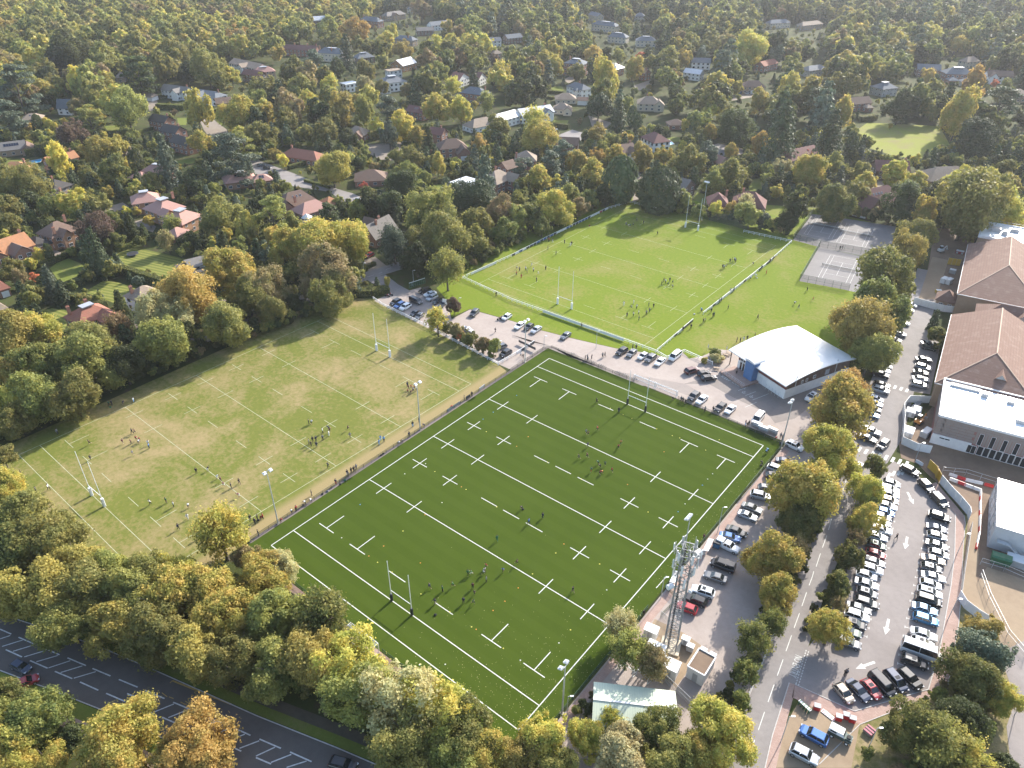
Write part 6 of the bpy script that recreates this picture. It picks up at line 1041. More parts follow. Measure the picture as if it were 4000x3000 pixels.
def mesh_fence(label, pts, h, m, name='mesh_fence', step=2.5, alpha=None, rails=2):
    c0 = pts[0]; r = empty(name, (c0[0], c0[1], 0)); tag(r, label, 'fence', 'mesh and rail fences'); o = Vector((c0[0], c0[1], 0)); pm_ = MB().tube([(0, 0, 0), (0, 0, h)], .045, 6).mesh('post', m)
    for a, b in zip(pts[:-1], pts[1:]):
        a, b = Vector((*a[:2], 0)), Vector((*b[:2], 0)); L = (b - a).length; n = max(1, round(L / step))
        for k in range(n + 1): obj('post', pm_, r, a + (b - a) * (k / n) - o)
        for j in range(rails): z = h * (j + 1) / rails - .03; MB().bar(a - o + Vector((0, 0, z)), b - o + Vector((0, 0, z)), .05).build('rail', m, r)
        if alpha: MB().add([(*(a - o).xy, .08), (*(b - o).xy, .08), (*(b - o).xy, h - .06), (*(a - o).xy, h - .06)], [(0, 1, 2, 3)]).build('mesh_panel', alpha, r)
    return r
def netmat(name, col, al):
    m, nt, b = newmat(name); b.inputs['Base Color'].default_value = (*col, 1); b.inputs['Roughness'].default_value = .8; b.inputs['Alpha'].default_value = al; return m
NETG = netmat('green_wire_mesh', (.03, .09, .05), .45); NETB = netmat('dark_wire_mesh', (.04, .045, .04), .35); NETW = netmat('white_goal_net', (.6, .6, .6), .25); NETD = netmat('dark_ball_net', (.05, .07, .06), .42)
DG = mat('dark_green_fence', (.03, .075, .045), .6); DGY = mat('dark_grey_fence', (.06, .065, .06), .6)
mesh_fence('low dark fence along the left side of the artificial pitch', [(-4.35, -52), (-4.35, 52.3), (-2.8, 54.9)], 1.15, DGY, alpha=NETB); mesh_fence('low dark fence behind the far goal line of the artificial pitch', [(-2.8, 54.9), (26.4, 54.6)], 1.15, DGY, alpha=NETB); mesh_fence('low fence between artificial pitch and clubhouse car park', [(40.4, 54.6), (70.9, 53.2)], 1.15, DGY, alpha=NETB)
mesh_fence('green fence along the car park side of the artificial pitch', [(71, 53.2), (71, -7.4)], 1.3, DG, alpha=NETG); mesh_fence('green fence beside the willow on the artificial pitch', [(70.9, -14), (71, -52)], 1.3, DG, alpha=NETG); mesh_fence('green fence along the near end of the artificial pitch left of the white goal', [(8, -53.4), (29.5, -53.4)], 1.3, DG, alpha=NETG); mesh_fence('green fence along the near end of the artificial pitch right of the white goal', [(38.4, -53.4), (70.9, -53.4)], 1.3, DG, alpha=NETG)
mesh_fence('green gate recess fence beside the dugout', [(71, -7.4), (74.4, -8.2), (73.9, -14.2)], 1.2, DG, alpha=NETG)
pal = lambda a, l: mesh_fence(l, a, 2.0, GREYP, 'palisade_fence', .28, rails=2)
pal([(73.9, -14.3), (78.2, -15.2)], 'grey palisade fence in front of the mast compound'); pal([(81.6, -26.2), (87, -27.5)], 'grey palisade fence behind the grey cabin')
mesh_fence('tall green wire fence between the tennis courts', [(31.9, 185.6), (52.6, 190.4)], 2.75, DG, step=3., alpha=NETB); mesh_fence('tall green wire fence on the left of the single tennis court', [(31.8, 185.6), (37.6, 150.1)], 2.75, DG, step=3., alpha=NETG); mesh_fence('tall wire fence along the near end of the single tennis court', [(37.6, 150.1), (54, 153.4)], 2.75, DG, step=3., alpha=NETB); mesh_fence('tall wire fence on the left of the upper tennis courts', [(21, 186.2), (16.4, 219.8)], 2.75, DG, step=3., alpha=NETB); mesh_fence('tall wire fence along the near end of the upper tennis courts', [(21, 186.2), (31.7, 185.7)], 2.75, DG, step=3., alpha=NETB)
mesh_fence('wire site fence below the site cabins', W2(33, (1830, 0), (1900, 200), (2060, 520), (2212, 700)), 1.9, STEEL, step=2.6, alpha=netmat('site_wire_mesh', (.3, .3, .3), .16)); mesh_fence('wire site fence round the green bins', W2(32, (1830, 1560), (2030, 1620), (2212, 1700)), 1.9, STEEL, step=2.6, alpha=_M.get('x') or netmat('site_wire_mesh_b', (.3, .3, .3), .16)); mesh_fence('wire site fence above the red and white barriers', W2(32, (1500, 770), (1700, 790), (1960, 870)), 1.9, STEEL, step=2.6)
mesh_fence('dark metal fence along the block footway', [(114.6, 50.4), (116.6, 34), (117.6, 26.8)], 1.9, GREYP, step=2.4, alpha=netmat('panel_mesh', (.30, .33, .31), .6))
# tennis nets
for i, (c, lab) in enumerate((((45.3, 169.8), 'tennis net of the single lower court'), ((C2.x, C2.y), 'tennis net of the upper left court'), ((C3.x, C3.y), 'tennis net of the upper right court'))):
    r = empty('tennis_net', (c[0], c[1], 0), CA); MB().add([(-6.3, 0, .05), (6.3, 0, .05), (6.3, 0, 1.02), (-6.3, 0, 1.02)], [(0, 1, 2, 3)]).build('net', NETD, r); MB().bar((-6.3, 0, 1.03), (6.3, 0, 1.03), .05, .06).build('head_band', FRAMEW, r)
    for x in (-6.3, 6.3): MB().tube([(x, 0, 0), (x, 0, 1.1)], .06, 6).build('post', DG, r)
    tag(r, lab, 'tennis net', 'tennis nets')
# ball-stop net behind the far posts
r = empty('ball_stop_net', (-32, 184.5, 0)); tag(r, 'sagging dark ball-stop net behind the far rugby posts', 'net')
b = MB(); N_ = 16
for k in range(N_ + 1): x = 34 * k / N_; b.v += [(x, 0, 0), (x, 0, 5.5 - 1.6 * math.sin(math.pi * k / N_))]
b.f = [(2 * k, 2 * k + 2, 2 * k + 3, 2 * k + 1) for k in range(N_)]; b.build('net', NETD, r)
for x in (0, 17, 34): MB().tube([(x, .1, 0), (x, .1, 5.6)], .07, 6).build('post', DG, r)
# bins, skips, red site boxes
def bin_(x, y, rz, label, c=DGREEN, s=1.):
    r = empty('wheeled_bin', (x, y, 0), rz); r.scale = (s, s, s); MB().add([(-.55, -.45, .15), (.55, -.45, .15), (.55, .45, .15), (-.55, .45, .15), (-.65, -.55, 1.15), (.65, -.55, 1.15), (.65, .55, 1.15), (-.65, .55, 1.15)], [(3, 2, 1, 0), (0, 1, 5, 4), (1, 2, 6, 5), (2, 3, 7, 6), (3, 0, 4, 7)]).build('body', c, r)
    MB().add([(-.68, -.58, 1.15), (.68, -.58, 1.15), (.68, .58, 1.22), (-.68, .58, 1.22), (-.6, -.4, 1.32), (.6, -.4, 1.32), (.6, .4, 1.36), (-.6, .4, 1.36)], [(4, 5, 6, 7), (0, 1, 5, 4), (1, 2, 6, 5), (2, 3, 7, 6), (3, 0, 4, 7), (3, 2, 1, 0)]).build('lid', BLACK if c is not DGREEN else c, r)
    for q in (-.45, .45):
        for w in (-.4, .4): MB().tube([(q, w - .04, .1), (q, w + .04, .1)], .1, 8).build('wheel', BLACK, r)
    tag(r, label, 'bin', 'wheeled bins')
for i, (x, y) in enumerate(((1960, 1540), (2030, 1560))): p = at(32, x, y); bin_(p.x, p.y, R_(9), ('left' if i == 0 else 'right') + ' of two big green bins by the site cabins', s=1.7)
p = at(31, 1512, 1010); bin_(p.x, p.y, R_(8), 'dark wheeled bin left of its pair below the hoarding', BLACK); p = at(31, 1552, 1022); bin_(p.x, p.y, R_(8), 'dark wheeled bin right of its pair below the hoarding', BLACK); p = at(22, 1745, 1400); bin_(p.x + .5, p.y, R_(10), 'blue-grey wheeled bin beside the white pickup', mat('blue_bin_plastic', (.05, .16, .30), .5), 1.2)
r = empty('waste_skip', at(32, 2140, 1560), R_(9)); MB().add([(-1.6, -1.1, 0), (1.6, -1.1, 0), (1.6, 1.1, 0), (-1.6, 1.1, 0), (-2, -1.2, 1.7), (2, -1.2, 1.7), (2, 1.2, 1.7), (-2, 1.2, 1.7)], [(3, 2, 1, 0), (0, 1, 5, 4), (1, 2, 6, 5), (2, 3, 7, 6), (3, 0, 4, 7)]).build('body', GREYP, r); MB().box((0, 0, 1.75), (4.1, 2.5, .12)).build('cover', PALE, r); tag(r, 'pale covered skip beside the green bins', 'skip')
for i, (x, y, c) in enumerate(((418, 1150, 'upright red site box beside the green stand'), (605, 1240, 'leftmost of three red boxes on the gravel parking'), (668, 1225, 'middle of three red boxes on the gravel parking'), (722, 1255, 'rightmost of three red boxes on the gravel parking'))):
    p = at(33, x, y); r = empty('site_box', p, R_(20)); MB().box((0, 0, .5), (1.0, .8, 1.0)).build('body', REDP, r); MB().box((0, 0, 1.05), (1.1, .9, .12)).build('lid', GREYP, r); tag(r, c, 'box', 'red site boxes')
p = at(33, 520, 1205); r = empty('barrier_gate', p, R_(-12)); MB().box((0, 0, .12), (2.4, .8, .08)).build('panel', WHP, r)
for k in range(6): MB().box((-1 + .4 * k, 0, .18), (.12, .6, .05)).build('red_stripe', REDP, r)
tag(r, 'red and white barrier panel lying flat on the gravel', 'barrier'); p = at(33, 310, 1145); r = empty('bench_stand', p, R_(-18))
for k in range(5): MB().box((-1 + k * .5, 0, .5), (.12, .8, 1.)).build('upright', DGREEN, r)
MB().box((0, 0, .9), (2.4, .5, .06)).build('slat', PALE, r); MB().box((0, .25, .6), (2.4, .05, .2)).build('slat', DGREEN, r); tag(r, 'green slatted stand at the lower footway corner', 'stand'); p = at(33, 870, 1350); r = empty('notice_frame', p, R_(-15)); MB().box((0, 0, .4), (1.4, 1.5, .5)).build('body', T_PATH, r); MB().box((0, 0, .68), (1.5, .3, .08)).box((0, .6, .7), (1.5, .3, .08)).box((0, -.6, .7), (1.5, .3, .08)).build('red_band', mat('maroon_paint', (.30, .03, .08), .5), r); tag(r, 'maroon banded crate on the dry bank', 'crate')
# construction plant inside the compounds
def plant(t, x, y, rz, w, d, h, c, label, name='site_container', cat='container'):
    p = at(t, x, y); r = empty(name, p, R_(rz)); MB().box((0, 0, h / 2), (w, d, h)).build('body', c, r); MB().box((0, 0, h + .04), (w - .3, d - .3, .08)).build('lid', PALE, r)
    for q in (-1, 1): MB().box((q * w * .3, -d / 2 - .03, h * .5), (w * .25, .05, h * .7)).build('door', GREYP, r)
    tag(r, label, cat, 'building site plant')
plant(32, 1225, 265, 9, 2.2, 2.6, 1.5, PALE, 'white site container left of its pair in the plant compound'); plant(32, 1280, 255, 9, 1.9, 3., 1.6, PALE, 'white site container right of its pair in the plant compound'); plant(32, 1205, 430, 5, 2.6, 3.4, 1.4, PALE, 'white covered stack at the lower end of the plant compound'); plant(32, 1360, 440, 80, 3.6, 1.8, 1.5, GREYP, 'grey generator with pipes in the plant compound')
plant(31, 1515, 780, 80, 3., 1.6, 1.8, PALE, 'white cabin left of its pair at the upper site'); plant(31, 1560, 790, 80, 3., 1.5, 1.8, PALE, 'white cabin right of its pair at the upper site'); plant(31, 1590, 700, 5, 2.2, 1.8, 1.4, GREYP, 'grey skip beside the ochre hoarding'); plant(31, 1655, 530, 5, 3., 2., 1., mat('red_steel', (.3, .05, .05), .5), 'red framed skip on the brown earth'); plant(31, 1470, 870, 30, 2., 1.4, 1., OCHRE, 'ochre builders box beside the lodge'); plant(32, 2005, 1620, 0, .1, .1, .1, GREYP, 'x') if False else None
for i in range(4): p = at(32, 1262 + i * 14, 205 - i * 14); r = empty('timber_stack', p, R_(40)); MB().box((0, 0, .25), (1.6, .35, .5)).build('bundle', PALE, r); MB().box((0, 0, .53), (1.3, .37, .05)).build('strap', GREYP, r); tag(r, f'pale bundle, {nth(i + 1)} from the left in the plant compound stack', 'bundle', 'stacked bundles')
def digger(t, x, y, rz, c, label):
    p = at(t, x, y); r = empty('excavator', p, R_(rz))
    for s in (-.7, .7): b = MB(); pr = [(-1.1, .1), (-.9, 0), (.9, 0), (1.1, .1), (1.1, .45), (.9, .55), (-.9, .55), (-1.1, .45)]; b.add([(a, s - .2, z) for a, z in pr] + [(a, s + .2, z) for a, z in pr], [tuple(range(8)), tuple(range(8, 16))[::-1]] + [(i, 8 + i, 8 + (i + 1) % 8, (i + 1) % 8) for i in range(8)]).build('track', BLACK, r)
    MB().box((-.2, 0, 1.0), (2.0, 1.5, .8)).build('body', c, r); MB().box((.25, .35, 1.85), (1.0, .8, 1.0)).build('cab', GLASS, r); MB().box((.25, .35, 2.4), (1.1, .9, .08)).build('cab_roof', PALE, r); MB().bar((.8, -.2, 1.2), (2.2, -.2, 2.4), .22).build('boom', c, r); MB().bar((2.2, -.2, 2.4), (2.8, -.2, 1.2), .18).build('arm', c, r); MB().add([(2.5, -.6, 1.2), (2.5, .2, 1.2), (3.1, .2, 1.1), (3.1, -.6, 1.1), (2.7, -.6, .6), (2.7, .2, .6)], [(0, 1, 2, 3), (0, 3, 4), (1, 5, 2), (0, 4, 5, 1), (3, 2, 5, 4)]).build('bucket', GREYP, r); tag(r, label, 'excavator', 'building site plant')
digger(32, 1300, 340, 75, mat('orange_machine', (.55, .22, .05), .45), 'orange mini excavator in the plant compound'); digger(31, 1490, 520, 60, mat('white_machine', (.6, .6, .58), .45), 'pale excavator on the upper brown earth')
# ================================================================== VEHICLES
TYRE = mat('tyre_rubber', (.02, .02, .02), .8); RIM = mat('alloy_rim', (.45, .45, .46), .35, metal=.7); HEADL = mat('headlight_glass', (.62, .64, .66), .12, spec=.8); TAILL = mat('tail_light_glass', (.35, .015, .012), .2); PLATE = mat('number_plate', (.6, .55, .3), .5); CGLASS = mat('car_glass', (.016, .020, .022), .07, spec=.7)
PAINT = {}
def paint(n, c): PAINT[n] = mat('paint_' + n, c, .28, metal=.0 if n in ('white', 'red', 'cream') else .35, coat=.7, spec=.5)
for n_, c_ in (('white', (.74, .74, .73)), ('silver', (.42, .43, .44)), ('grey', (.13, .135, .14)), ('black', (.016, .016, .018)), ('navy', (.022, .032, .06)), ('blue', (.045, .13, .34)), ('pale blue', (.22, .34, .48)), ('red', (.36, .02, .025)), ('maroon', (.07, .018, .02)), ('green', (.06, .085, .07)), ('beige', (.42, .35, .27)), ('dark grey', (.055, .057, .06)), ('sky blue', (.06, .22, .42))): paint(n_, c_)
CARS = {}
def ring(x, w, z0, z1, sh=.13, top=.90): return [(x, -w * .90, z0), (x, -w, z0 + .16), (x, -w, z1 - sh), (x, -w * top, z1), (x, w * top, z1), (x, w, z1 - sh), (x, w, z0 + .16), (x, w * .90, z0)]
def loft(b, rings):
    n = len(rings[0]); base = len(b.v)
    for r in rings: b.v += r
    for i in range(len(rings) - 1):
        for k in range(n): a, c = base + i * n + k, base + i * n + (k + 1) % n; b.f.append((a, c, c + n, a + n))
    b.f.append(tuple(base + k for k in range(n))); b.f.append(tuple(base + (len(rings) - 1) * n + k for k in range(n))[::-1])
def make_car(name, L, Wd, H, belt, hood, wb, rf, rr, rb, tail, wheel=.32, flat=.0, mirrors=True, nwin=2):
    """x forward. wb/rf: windscreen base and roof front; rr/rb: roof rear and rear-glass base; tail: height of the boot lid"""
    P = Proto(name); w = Wd / 2; b = MB(); x1, x0 = L / 2, -L / 2
    loft(b, [ring(x0, w * .80, .42, tail - .12), ring(x0 + .10, w * .93, .30, tail), ring(rb, w, .24, tail + .01 if rb > x0 + .3 else belt), ring(rb + .25, w, .22, belt), ring(0, w, .20, belt), ring(wb, w, .22, belt - .01), ring(wb + (x1 - wb) * .55, w * .985, .24, hood + .03), ring(x1 - .18, w * .90, .30, hood - .06, .2, .82), ring(x1, w * .76, .38, hood - .24, .1, .9)])
    # roof with rounded shoulders and pillars
    tw = w * .80; hz = H; bw = w * .93
    b.add([(rf, -tw, hz - .05), (rf - .12, -tw * .86, hz), (rr + .1, -tw * .86, hz), (rr, -tw, hz - .05), (rf, tw, hz - .05), (rf - .12, tw * .86, hz), (rr + .1, tw * .86, hz), (rr, tw, hz - .05)], [(0, 3, 2, 1), (4, 5, 6, 7), (1, 2, 6, 5), (0, 1, 5, 4), (3, 7, 6, 2), (0, 4, 7, 3)])
    for s in (-1, 1):
        b.bar((wb, s * bw, belt - .03), (rf, s * tw, hz - .05), .07); b.bar((rb, s * bw, belt - .03), (rr, s * tw, hz - .05), .10); mxx = (wb + rb) / 2 - .1; b.bar((mxx, s * bw * 1.0, belt - .02), ((rf + rr) / 2, s * tw, hz - .05), .07)
    P.add('body', b.mesh('body', PAINT['white'], False), key='paint')
    g = .93
    def quad(n, vs): P.add(n, MB().add(vs, [(0, 1, 2, 3)]).mesh(n, CGLASS))
    quad('windscreen', [(wb + .02, -bw * g, belt - .02), (wb + .02, bw * g, belt - .02), (rf + .02, tw * .97, hz - .06), (rf + .02, -tw * .97, hz - .06)]); quad('rear_window', [(rb - .02, bw * g, belt - .02), (rb - .02, -bw * g, belt - .02), (rr - .02, -tw * .97, hz - .06), (rr - .02, tw * .97, hz - .06)])
    for s in (-1, 1):
        v = [(wb - .05, s * bw * .985, belt - .02), (rf - .05, s * tw * .985, hz - .07), (rr + .05, s * tw * .985, hz - .07), (rb + .05, s * bw * .985, belt - .02)]; quad('side_window', v if s < 0 else v[::-1])
    if not flat: P.add('sunroof', MB().add([(rf - .25, -tw * .62, hz + .008), (rf - .25, tw * .62, hz + .008), (rf - .95, tw * .62, hz + .008), (rf - .95, -tw * .62, hz + .008)], [(0, 1, 2, 3)]).mesh('sunroof', CGLASS))
    wm = MB().tube([(0, -.10, 0), (0, .10, 0)], wheel, 14).mesh('wheel', TYRE); rm = MB().tube([(0, -.112, 0), (0, .112, 0)], wheel * .62, 10).mesh('rim', RIM)
    for x in (x1 - .82, x0 + .80):
        for s in (-1, 1): i = P.add('wheel', wm, (x, s * (w - .09), wheel)); P.add('rim', rm, (0, 0, 0), par=i)
    for s in (-1, 1):
        P.add('headlight', MB().box((0, 0, 0), (.30, .34, .13), rz=s * -.35).mesh('headlight', HEADL), (x1 - .17, s * w * .66, hood - .17)); P.add('tail_light', MB().box((0, 0, 0), (.12, .28, .20)).mesh('tail_light', TAILL), (x0 + .06, s * w * .72, tail - .22))
        if mirrors: P.add('mirror', MB().box((0, 0, 0), (.12, .22, .14)).mesh('mirror', PAINT['black']), (wb - .12, s * (w + .10), belt + .02), key='paint')
    P.add('number_plate', MB().box((0, 0, 0), (.03, .5, .11)).mesh('number_plate', PLATE), (x1 + .005, 0, .48)); CARS[name] = P; return P
make_car('hatchback', 4.1, 1.76, 1.47, .92, .88, 1.02, .30, -1.35, -1.88, .95); make_car('saloon_car', 4.7, 1.82, 1.43, .92, .86, .98, .28, -1.05, -1.72, .98, flat=1); make_car('estate_car', 4.65, 1.84, 1.50, .95, .90, 1.05, .35, -1.75, -2.18, .98); make_car('sport_utility_car', 4.65, 1.92, 1.70, 1.08, 1.04, 1.08, .50, -1.65, -2.12, 1.08, .37); make_car('people_carrier', 4.8, 1.90, 1.76, 1.05, .98, 1.55, .72, -1.95, -2.25, 1.05, .34)
make_car('panel_van', 5.1, 1.98, 2.0, 1.15, 1.05, 1.80, 1.15, -2.35, -2.48, 1.15, .35, flat=1); make_car('coupe', 4.4, 1.84, 1.32, .86, .80, .85, .15, -.85, -1.75, .90, .34, flat=1); make_car('minibus', 6.9, 2.05, 2.65, 1.35, 1.15, 2.75, 2.25, -3.25, -3.38, 1.35, .38, flat=1)
# pickup with white hard top and old utility vehicle
P = make_car('pickup_truck', 5.2, 1.9, 1.78, 1.12, 1.08, 1.15, .62, -.55, -.80, 1.10, .38, flat=1); P.add('canopy', MB().add([(-.85, -.85, 1.08), (-2.5, -.85, 1.08), (-2.5, .85, 1.08), (-.85, .85, 1.08), (-.9, -.75, 1.86), (-2.42, -.75, 1.86), (-2.42, .75, 1.86), (-.9, .75, 1.86)], [(4, 7, 6, 5), (0, 4, 5, 1), (1, 5, 6, 2), (2, 6, 7, 3), (3, 7, 4, 0)]).mesh('canopy', PAINT['white'])); P.add('canopy_window', MB().add([(-1.05, -.825, 1.25), (-2.3, -.825, 1.25), (-2.28, -.765, 1.66), (-1.07, -.765, 1.66)], [(0, 3, 2, 1)]).mesh('canopy_window', CGLASS))
P = Proto('utility_vehicle'); b = MB(); b.box((-.55, 0, .95), (2.7, 1.6, .7)).box((1.3, 0, .95), (1.0, 1.1, .6)).box((1.3, .68, .85), (1.0, .28, .25)).box((1.3, -.68, .85), (1.0, .28, .25)).box((1.82, 0, .6), (.12, 1.6, .16)); P.add('body', b.mesh('body', PAINT['green']), key='paint')
P.add('roof', MB().add([(.62, -.76, 1.32), (-1.88, -.78, 1.32), (-1.88, .78, 1.32), (.62, .76, 1.32), (.40, -.68, 1.98), (-1.82, -.7, 1.98), (-1.82, .7, 1.98), (.40, .68, 1.98)], [(4, 7, 6, 5), (0, 4, 5, 1), (1, 5, 6, 2), (2, 6, 7, 3), (3, 7, 4, 0)]).mesh('roof', PAINT['white'])); P.add('windscreen', MB().add([(.64, -.68, 1.38), (.64, .68, 1.38), (.45, .62, 1.88), (.45, -.62, 1.88)], [(0, 1, 2, 3)]).mesh('windscreen', CGLASS))
for s in (-1, 1): P.add('side_window', MB().add([(-.6, s * .785, 1.5), (-1.6, s * .79, 1.5), (-1.6, s * .74, 1.8), (-.6, s * .735, 1.8)], [(0, 1, 2, 3) if s > 0 else (3, 2, 1, 0)]).mesh('side_window', CGLASS))
wm = MB().tube([(0, -.1, 0), (0, .1, 0)], .37, 14).mesh('wheel', TYRE); rm = MB().tube([(0, -.11, 0), (0, .11, 0)], .2, 10).mesh('rim', PAINT['white'])
for x in (1.25, -1.1):
    for s in (-1, 1): i = P.add('wheel', wm, (x, s * .72, .37)); P.add('rim', rm, par=i)
P.add('spare_wheel', MB().tube([(1.3, 0, 1.27), (1.3, 0, 1.42)], .36, 14).mesh('spare_wheel', TYRE))
for s in (-1, 1): P.add('headlight', MB().tube([(1.8, s * .3, .98), (1.86, s * .3, .98)], .11, 8).mesh('headlight', HEADL))
CARS['utility_vehicle'] = P
VEH = []
def put(x, y, rz, typ, col, row, far=False): VEH.append((x, y, rz, typ, col, row, far))
def nose(lst, head, types, row):
    for (x, y), tc in zip(lst, types.split(';')):
        typ, col = tc.split(',') ; L = {'h': 4.1, 's': 4.7, 'e': 4.65, 'u': 4.65, 'm': 4.8, 'v': 5.1, 'c': 4.4, 'M': 6.9}[typ]; a = R_(head); put(x - math.cos(a) * L / 2, y - math.sin(a) * L / 2, a, TYP[typ], col, row)
TYP = {'h': 'hatchback', 's': 'saloon_car', 'e': 'estate_car', 'u': 'sport_utility_car', 'm': 'people_carrier', 'v': 'panel_van', 'c': 'coupe', 'M': 'minibus', 'p': 'pickup_truck', 'l': 'utility_vehicle'}
def seg(pairs, row, types, fn=None):
    """pairs: rear and front pixel (at bumper height) of each car"""
    for (a, b), tc in zip(pairs, types.split(';')):
        typ, col = tc.split(','); p, q = (fn(*a), fn(*b)) if fn else (Vector(a), Vector(b)); m = (p + q) / 2; put(m.x, m.y, math.atan2(q.y - p.y, q.x - p.x), TYP[typ], col, row)
# right car park
nose([(98.7, 54.6), (99.1, 52.2), (99.6, 50.2), (100.1, 48.1), (100.4, 45.9), (100.6, 43.4), (100.5, 41.4), (101.0, 39.4), (101.8, 37.2), (101.7, 34.4), (102.2, 31.6), (102.9, 28.9), (103.6, 26.3), (103.8, 23.9), (103.3, 21.6), (104.4, 19.3), (104.9, 16.9), (105.9, 14.4), (105.2, 12.0), (105.4, 9.9), (105.5, 7.7), (105.4, 5.3), (106.2, 2.7)], 13,
     'h,silver;e,white;u,white;h,beige;s,white;h,navy;h,blue;s,grey;e,white;s,silver;h,green;h,red;e,grey;u,white;h,white;s,silver;h,grey;e,dark grey;s,grey;u,white;h,black;s,green;e,grey;h,black;u,white'.replace('h,navy;h,blue', 'h,blue;h,grey'), 'the car park left row')
seg([((106.0, 48.6), (110.8, 49.3)), ((106.6, 44.2), (111.3, 45.4)), ((107.5, 41.6), (111.6, 42.8)), ((108.2, 38.9), (112.5, 39.6)), ((109.3, 36.3), (113.1, 37.2)), ((108.7, 33.6), (112.9, 34.9)), ((108.9, 31.0), (113.2, 32.2)), ((109.9, 28.5), (114.2, 29.9)), ((110.0, 26.2), (114.2, 27.4)), ((110.2, 23.9), (114.9, 25.0)), ((110.5, 21.6), (115.3, 22.7)), ((110.7, 18.9), (115.1, 19.9)), ((111.5, 16.4), (115.9, 17.4)), ((112.0, 12.4), (116.7, 13.5)), ((112.6, 10.2), (116.8, 11.2)), ((111.7, 7.7), (118.4, 9.0)), ((112.4, 5.0), (117.0, 6.0))],
    'the car park right row', 'u,black;c,navy;h,silver;s,grey;h,silver;s,beige;h,grey;s,silver;h,white;e,white;m,black;s,pale blue;e,sky blue;s,white;h,white;M,white;e,dark grey')
seg([((105.3, -8.1), (108.5, -9.9)), ((106.8, -6.0), (110.7, -7.8)), ((108.8, -4.3), (112.0, -6.1)), ((109.5, -2.0), (113.6, -4.2)), ((111.3, .4), (115.1, -2.0)), ((113.0, 2.3), (117.1, .4))], 'the angled car park end', 'h,beige;s,navy;h,red;v,black;m,navy;e,black')
Z32 = lambda x, y: at(32, x, y, .6)
seg([((1150, 715), (1300, 790)), ((1310, 830), (1425, 945)), ((1425, 955), (1535, 1065))], 'the kerb below the ochre hoarding', 'u,black;u,black;m,dark grey', Z32); seg([((1030, 490), (955, 565))], 'the zebra crossing on the school road', 'u,dark grey', Z32); seg([((815, 690), (730, 785))], 'the school road left lane below the crossing', 'u,grey', Z32)
seg([((160, 505), (300, 570)), ((65, 655), (230, 690)), ((20, 720), (130, 760)), ((-10, 790), (110, 800)), ((800, 385), (970, 440)), ((785, 440), (935, 500))], 'the shaded pitch-side bays', 'u,white;s,navy;u,silver;h,black;p,silver;s,dark grey', Z32)
FZ = lambda x, y: raw(2650 + x * 400 / 952, 1900 + y * 400 / 952, .6)
seg([((670, 70), (850, 110)), ((585, 165), (780, 240)), ((548, 235), (740, 310)), ((440, 380), (640, 460)), ((375, 450), (585, 500)), ((345, 505), (570, 610)), ((525, 780), (300, 700)), ((450, 880), (235, 810)), ((740, 10), (900, 30))], 'the green fence bays', 'u,silver;s,grey;c,silver;s,dark grey;s,blue;p,white;v,black;s,grey;h,grey', FZ)
Z5 = lambda x, y: raw(2550 + x * 350 / 952, 2050 + y * 350 / 952, .6)
seg([((665, 755), (400, 670)), ((565, 845), (345, 755)), ((480, 930), (245, 840))], 'the bays by the mast', 'u,white;e,black;h,red', Z5)
CC = lambda x, y: raw(3300 + x * 500 / 1269, 1150 + y * 500 / 1269, .6)
seg([((735, 485), (925, 490)), ((760, 515), (915, 545)), ((690, 640), (870, 655)), ((695, 700), (860, 745)), ((665, 760), (840, 790)), ((670, 830), (830, 850)), ((650, 880), (830, 915))], 'the brown hall bays', 's,silver;h,green;s,grey;e,silver;c,dark grey;s,white;e,silver', CC)
nose([(76.3, 154.5), (76.5, 150.2), (78.0, 139.5), (79.2, 131.1), (79.2, 126.1), (80.7, 118.0), (80.9, 113.8), (81.0, 110.9), (81.6, 108.2), (81.9, 105.3), (82.3, 102.4), (84.2, 96.8), (84.8, 94.0), (84.8, 88.6), (85.4, 86.1), (85.9, 83.2), (86.3, 80.2)], 5, 'h,white;h,white;s,white;h,silver;e,black;s,white;h,silver;e,white;h,silver;s,white;u,black;e,black;u,silver;h,white;s,silver;h,grey;s,pale blue', 'the avenue bays')
Z33 = lambda x, y: at(33, x, y, .6)
seg([((520, 1450), (270, 1315)), ((530, 1330), (715, 1430)), ((180, 1480), (440, 1615))], 'the lower gravel parking', 'u,blue;l,green;u,silver', Z33)
# club car parks
Z5c = lambda x, y: raw(1400 + x * 500 / 1269, 1050 + y * 500 / 1269, .6)
seg([((410, 315), (330, 355)), ((455, 338), (362, 385)), ((520, 350), (408, 412)), ((520, 300), (622, 345)), ((605, 418), (518, 468)), ((640, 440), (572, 500)), ((710, 205), (608, 232)), ((770, 232), (650, 268)), ((785, 260), (672, 318)), ((835, 295), (730, 350)), ((872, 325), (812, 365)), ((1190, 400), (1110, 480)), ((1050, 600), (1100, 612))], 'the club entrance car park', 'u,black;e,blue;u,white;v,dark grey;h,black;h,grey;u,black;s,white;u,silver;h,black;s,grey;u,dark grey;h,silver', Z5c)
Z6 = lambda x, y: raw(2350 + x * 600 / 1270, 1300 + y * 600 / 1270, .6)
seg([((205, 132), (128, 180)), ((282, 138), (214, 200)), ((380, 172), (306, 215)), ((440, 187), (370, 240)), ((518, 208), (448, 272)), ((645, 165), (565, 230)), ((690, 330), (800, 300)), ((795, 350), (895, 325)), ((828, 382), (945, 368)), ((800, 495), (722, 560)), ((870, 518), (785, 590)), ((1020, 583), (940, 655)), ((1098, 600), (1028, 668))], 'the clubhouse car park', 'u,black;s,grey;h,white;u,grey;s,white;v,white;u,maroon;h,black;e,black;u,dark grey;s,white;e,black;c,white', Z6)
Z21 = lambda x, y: at(21, x, y, .6)
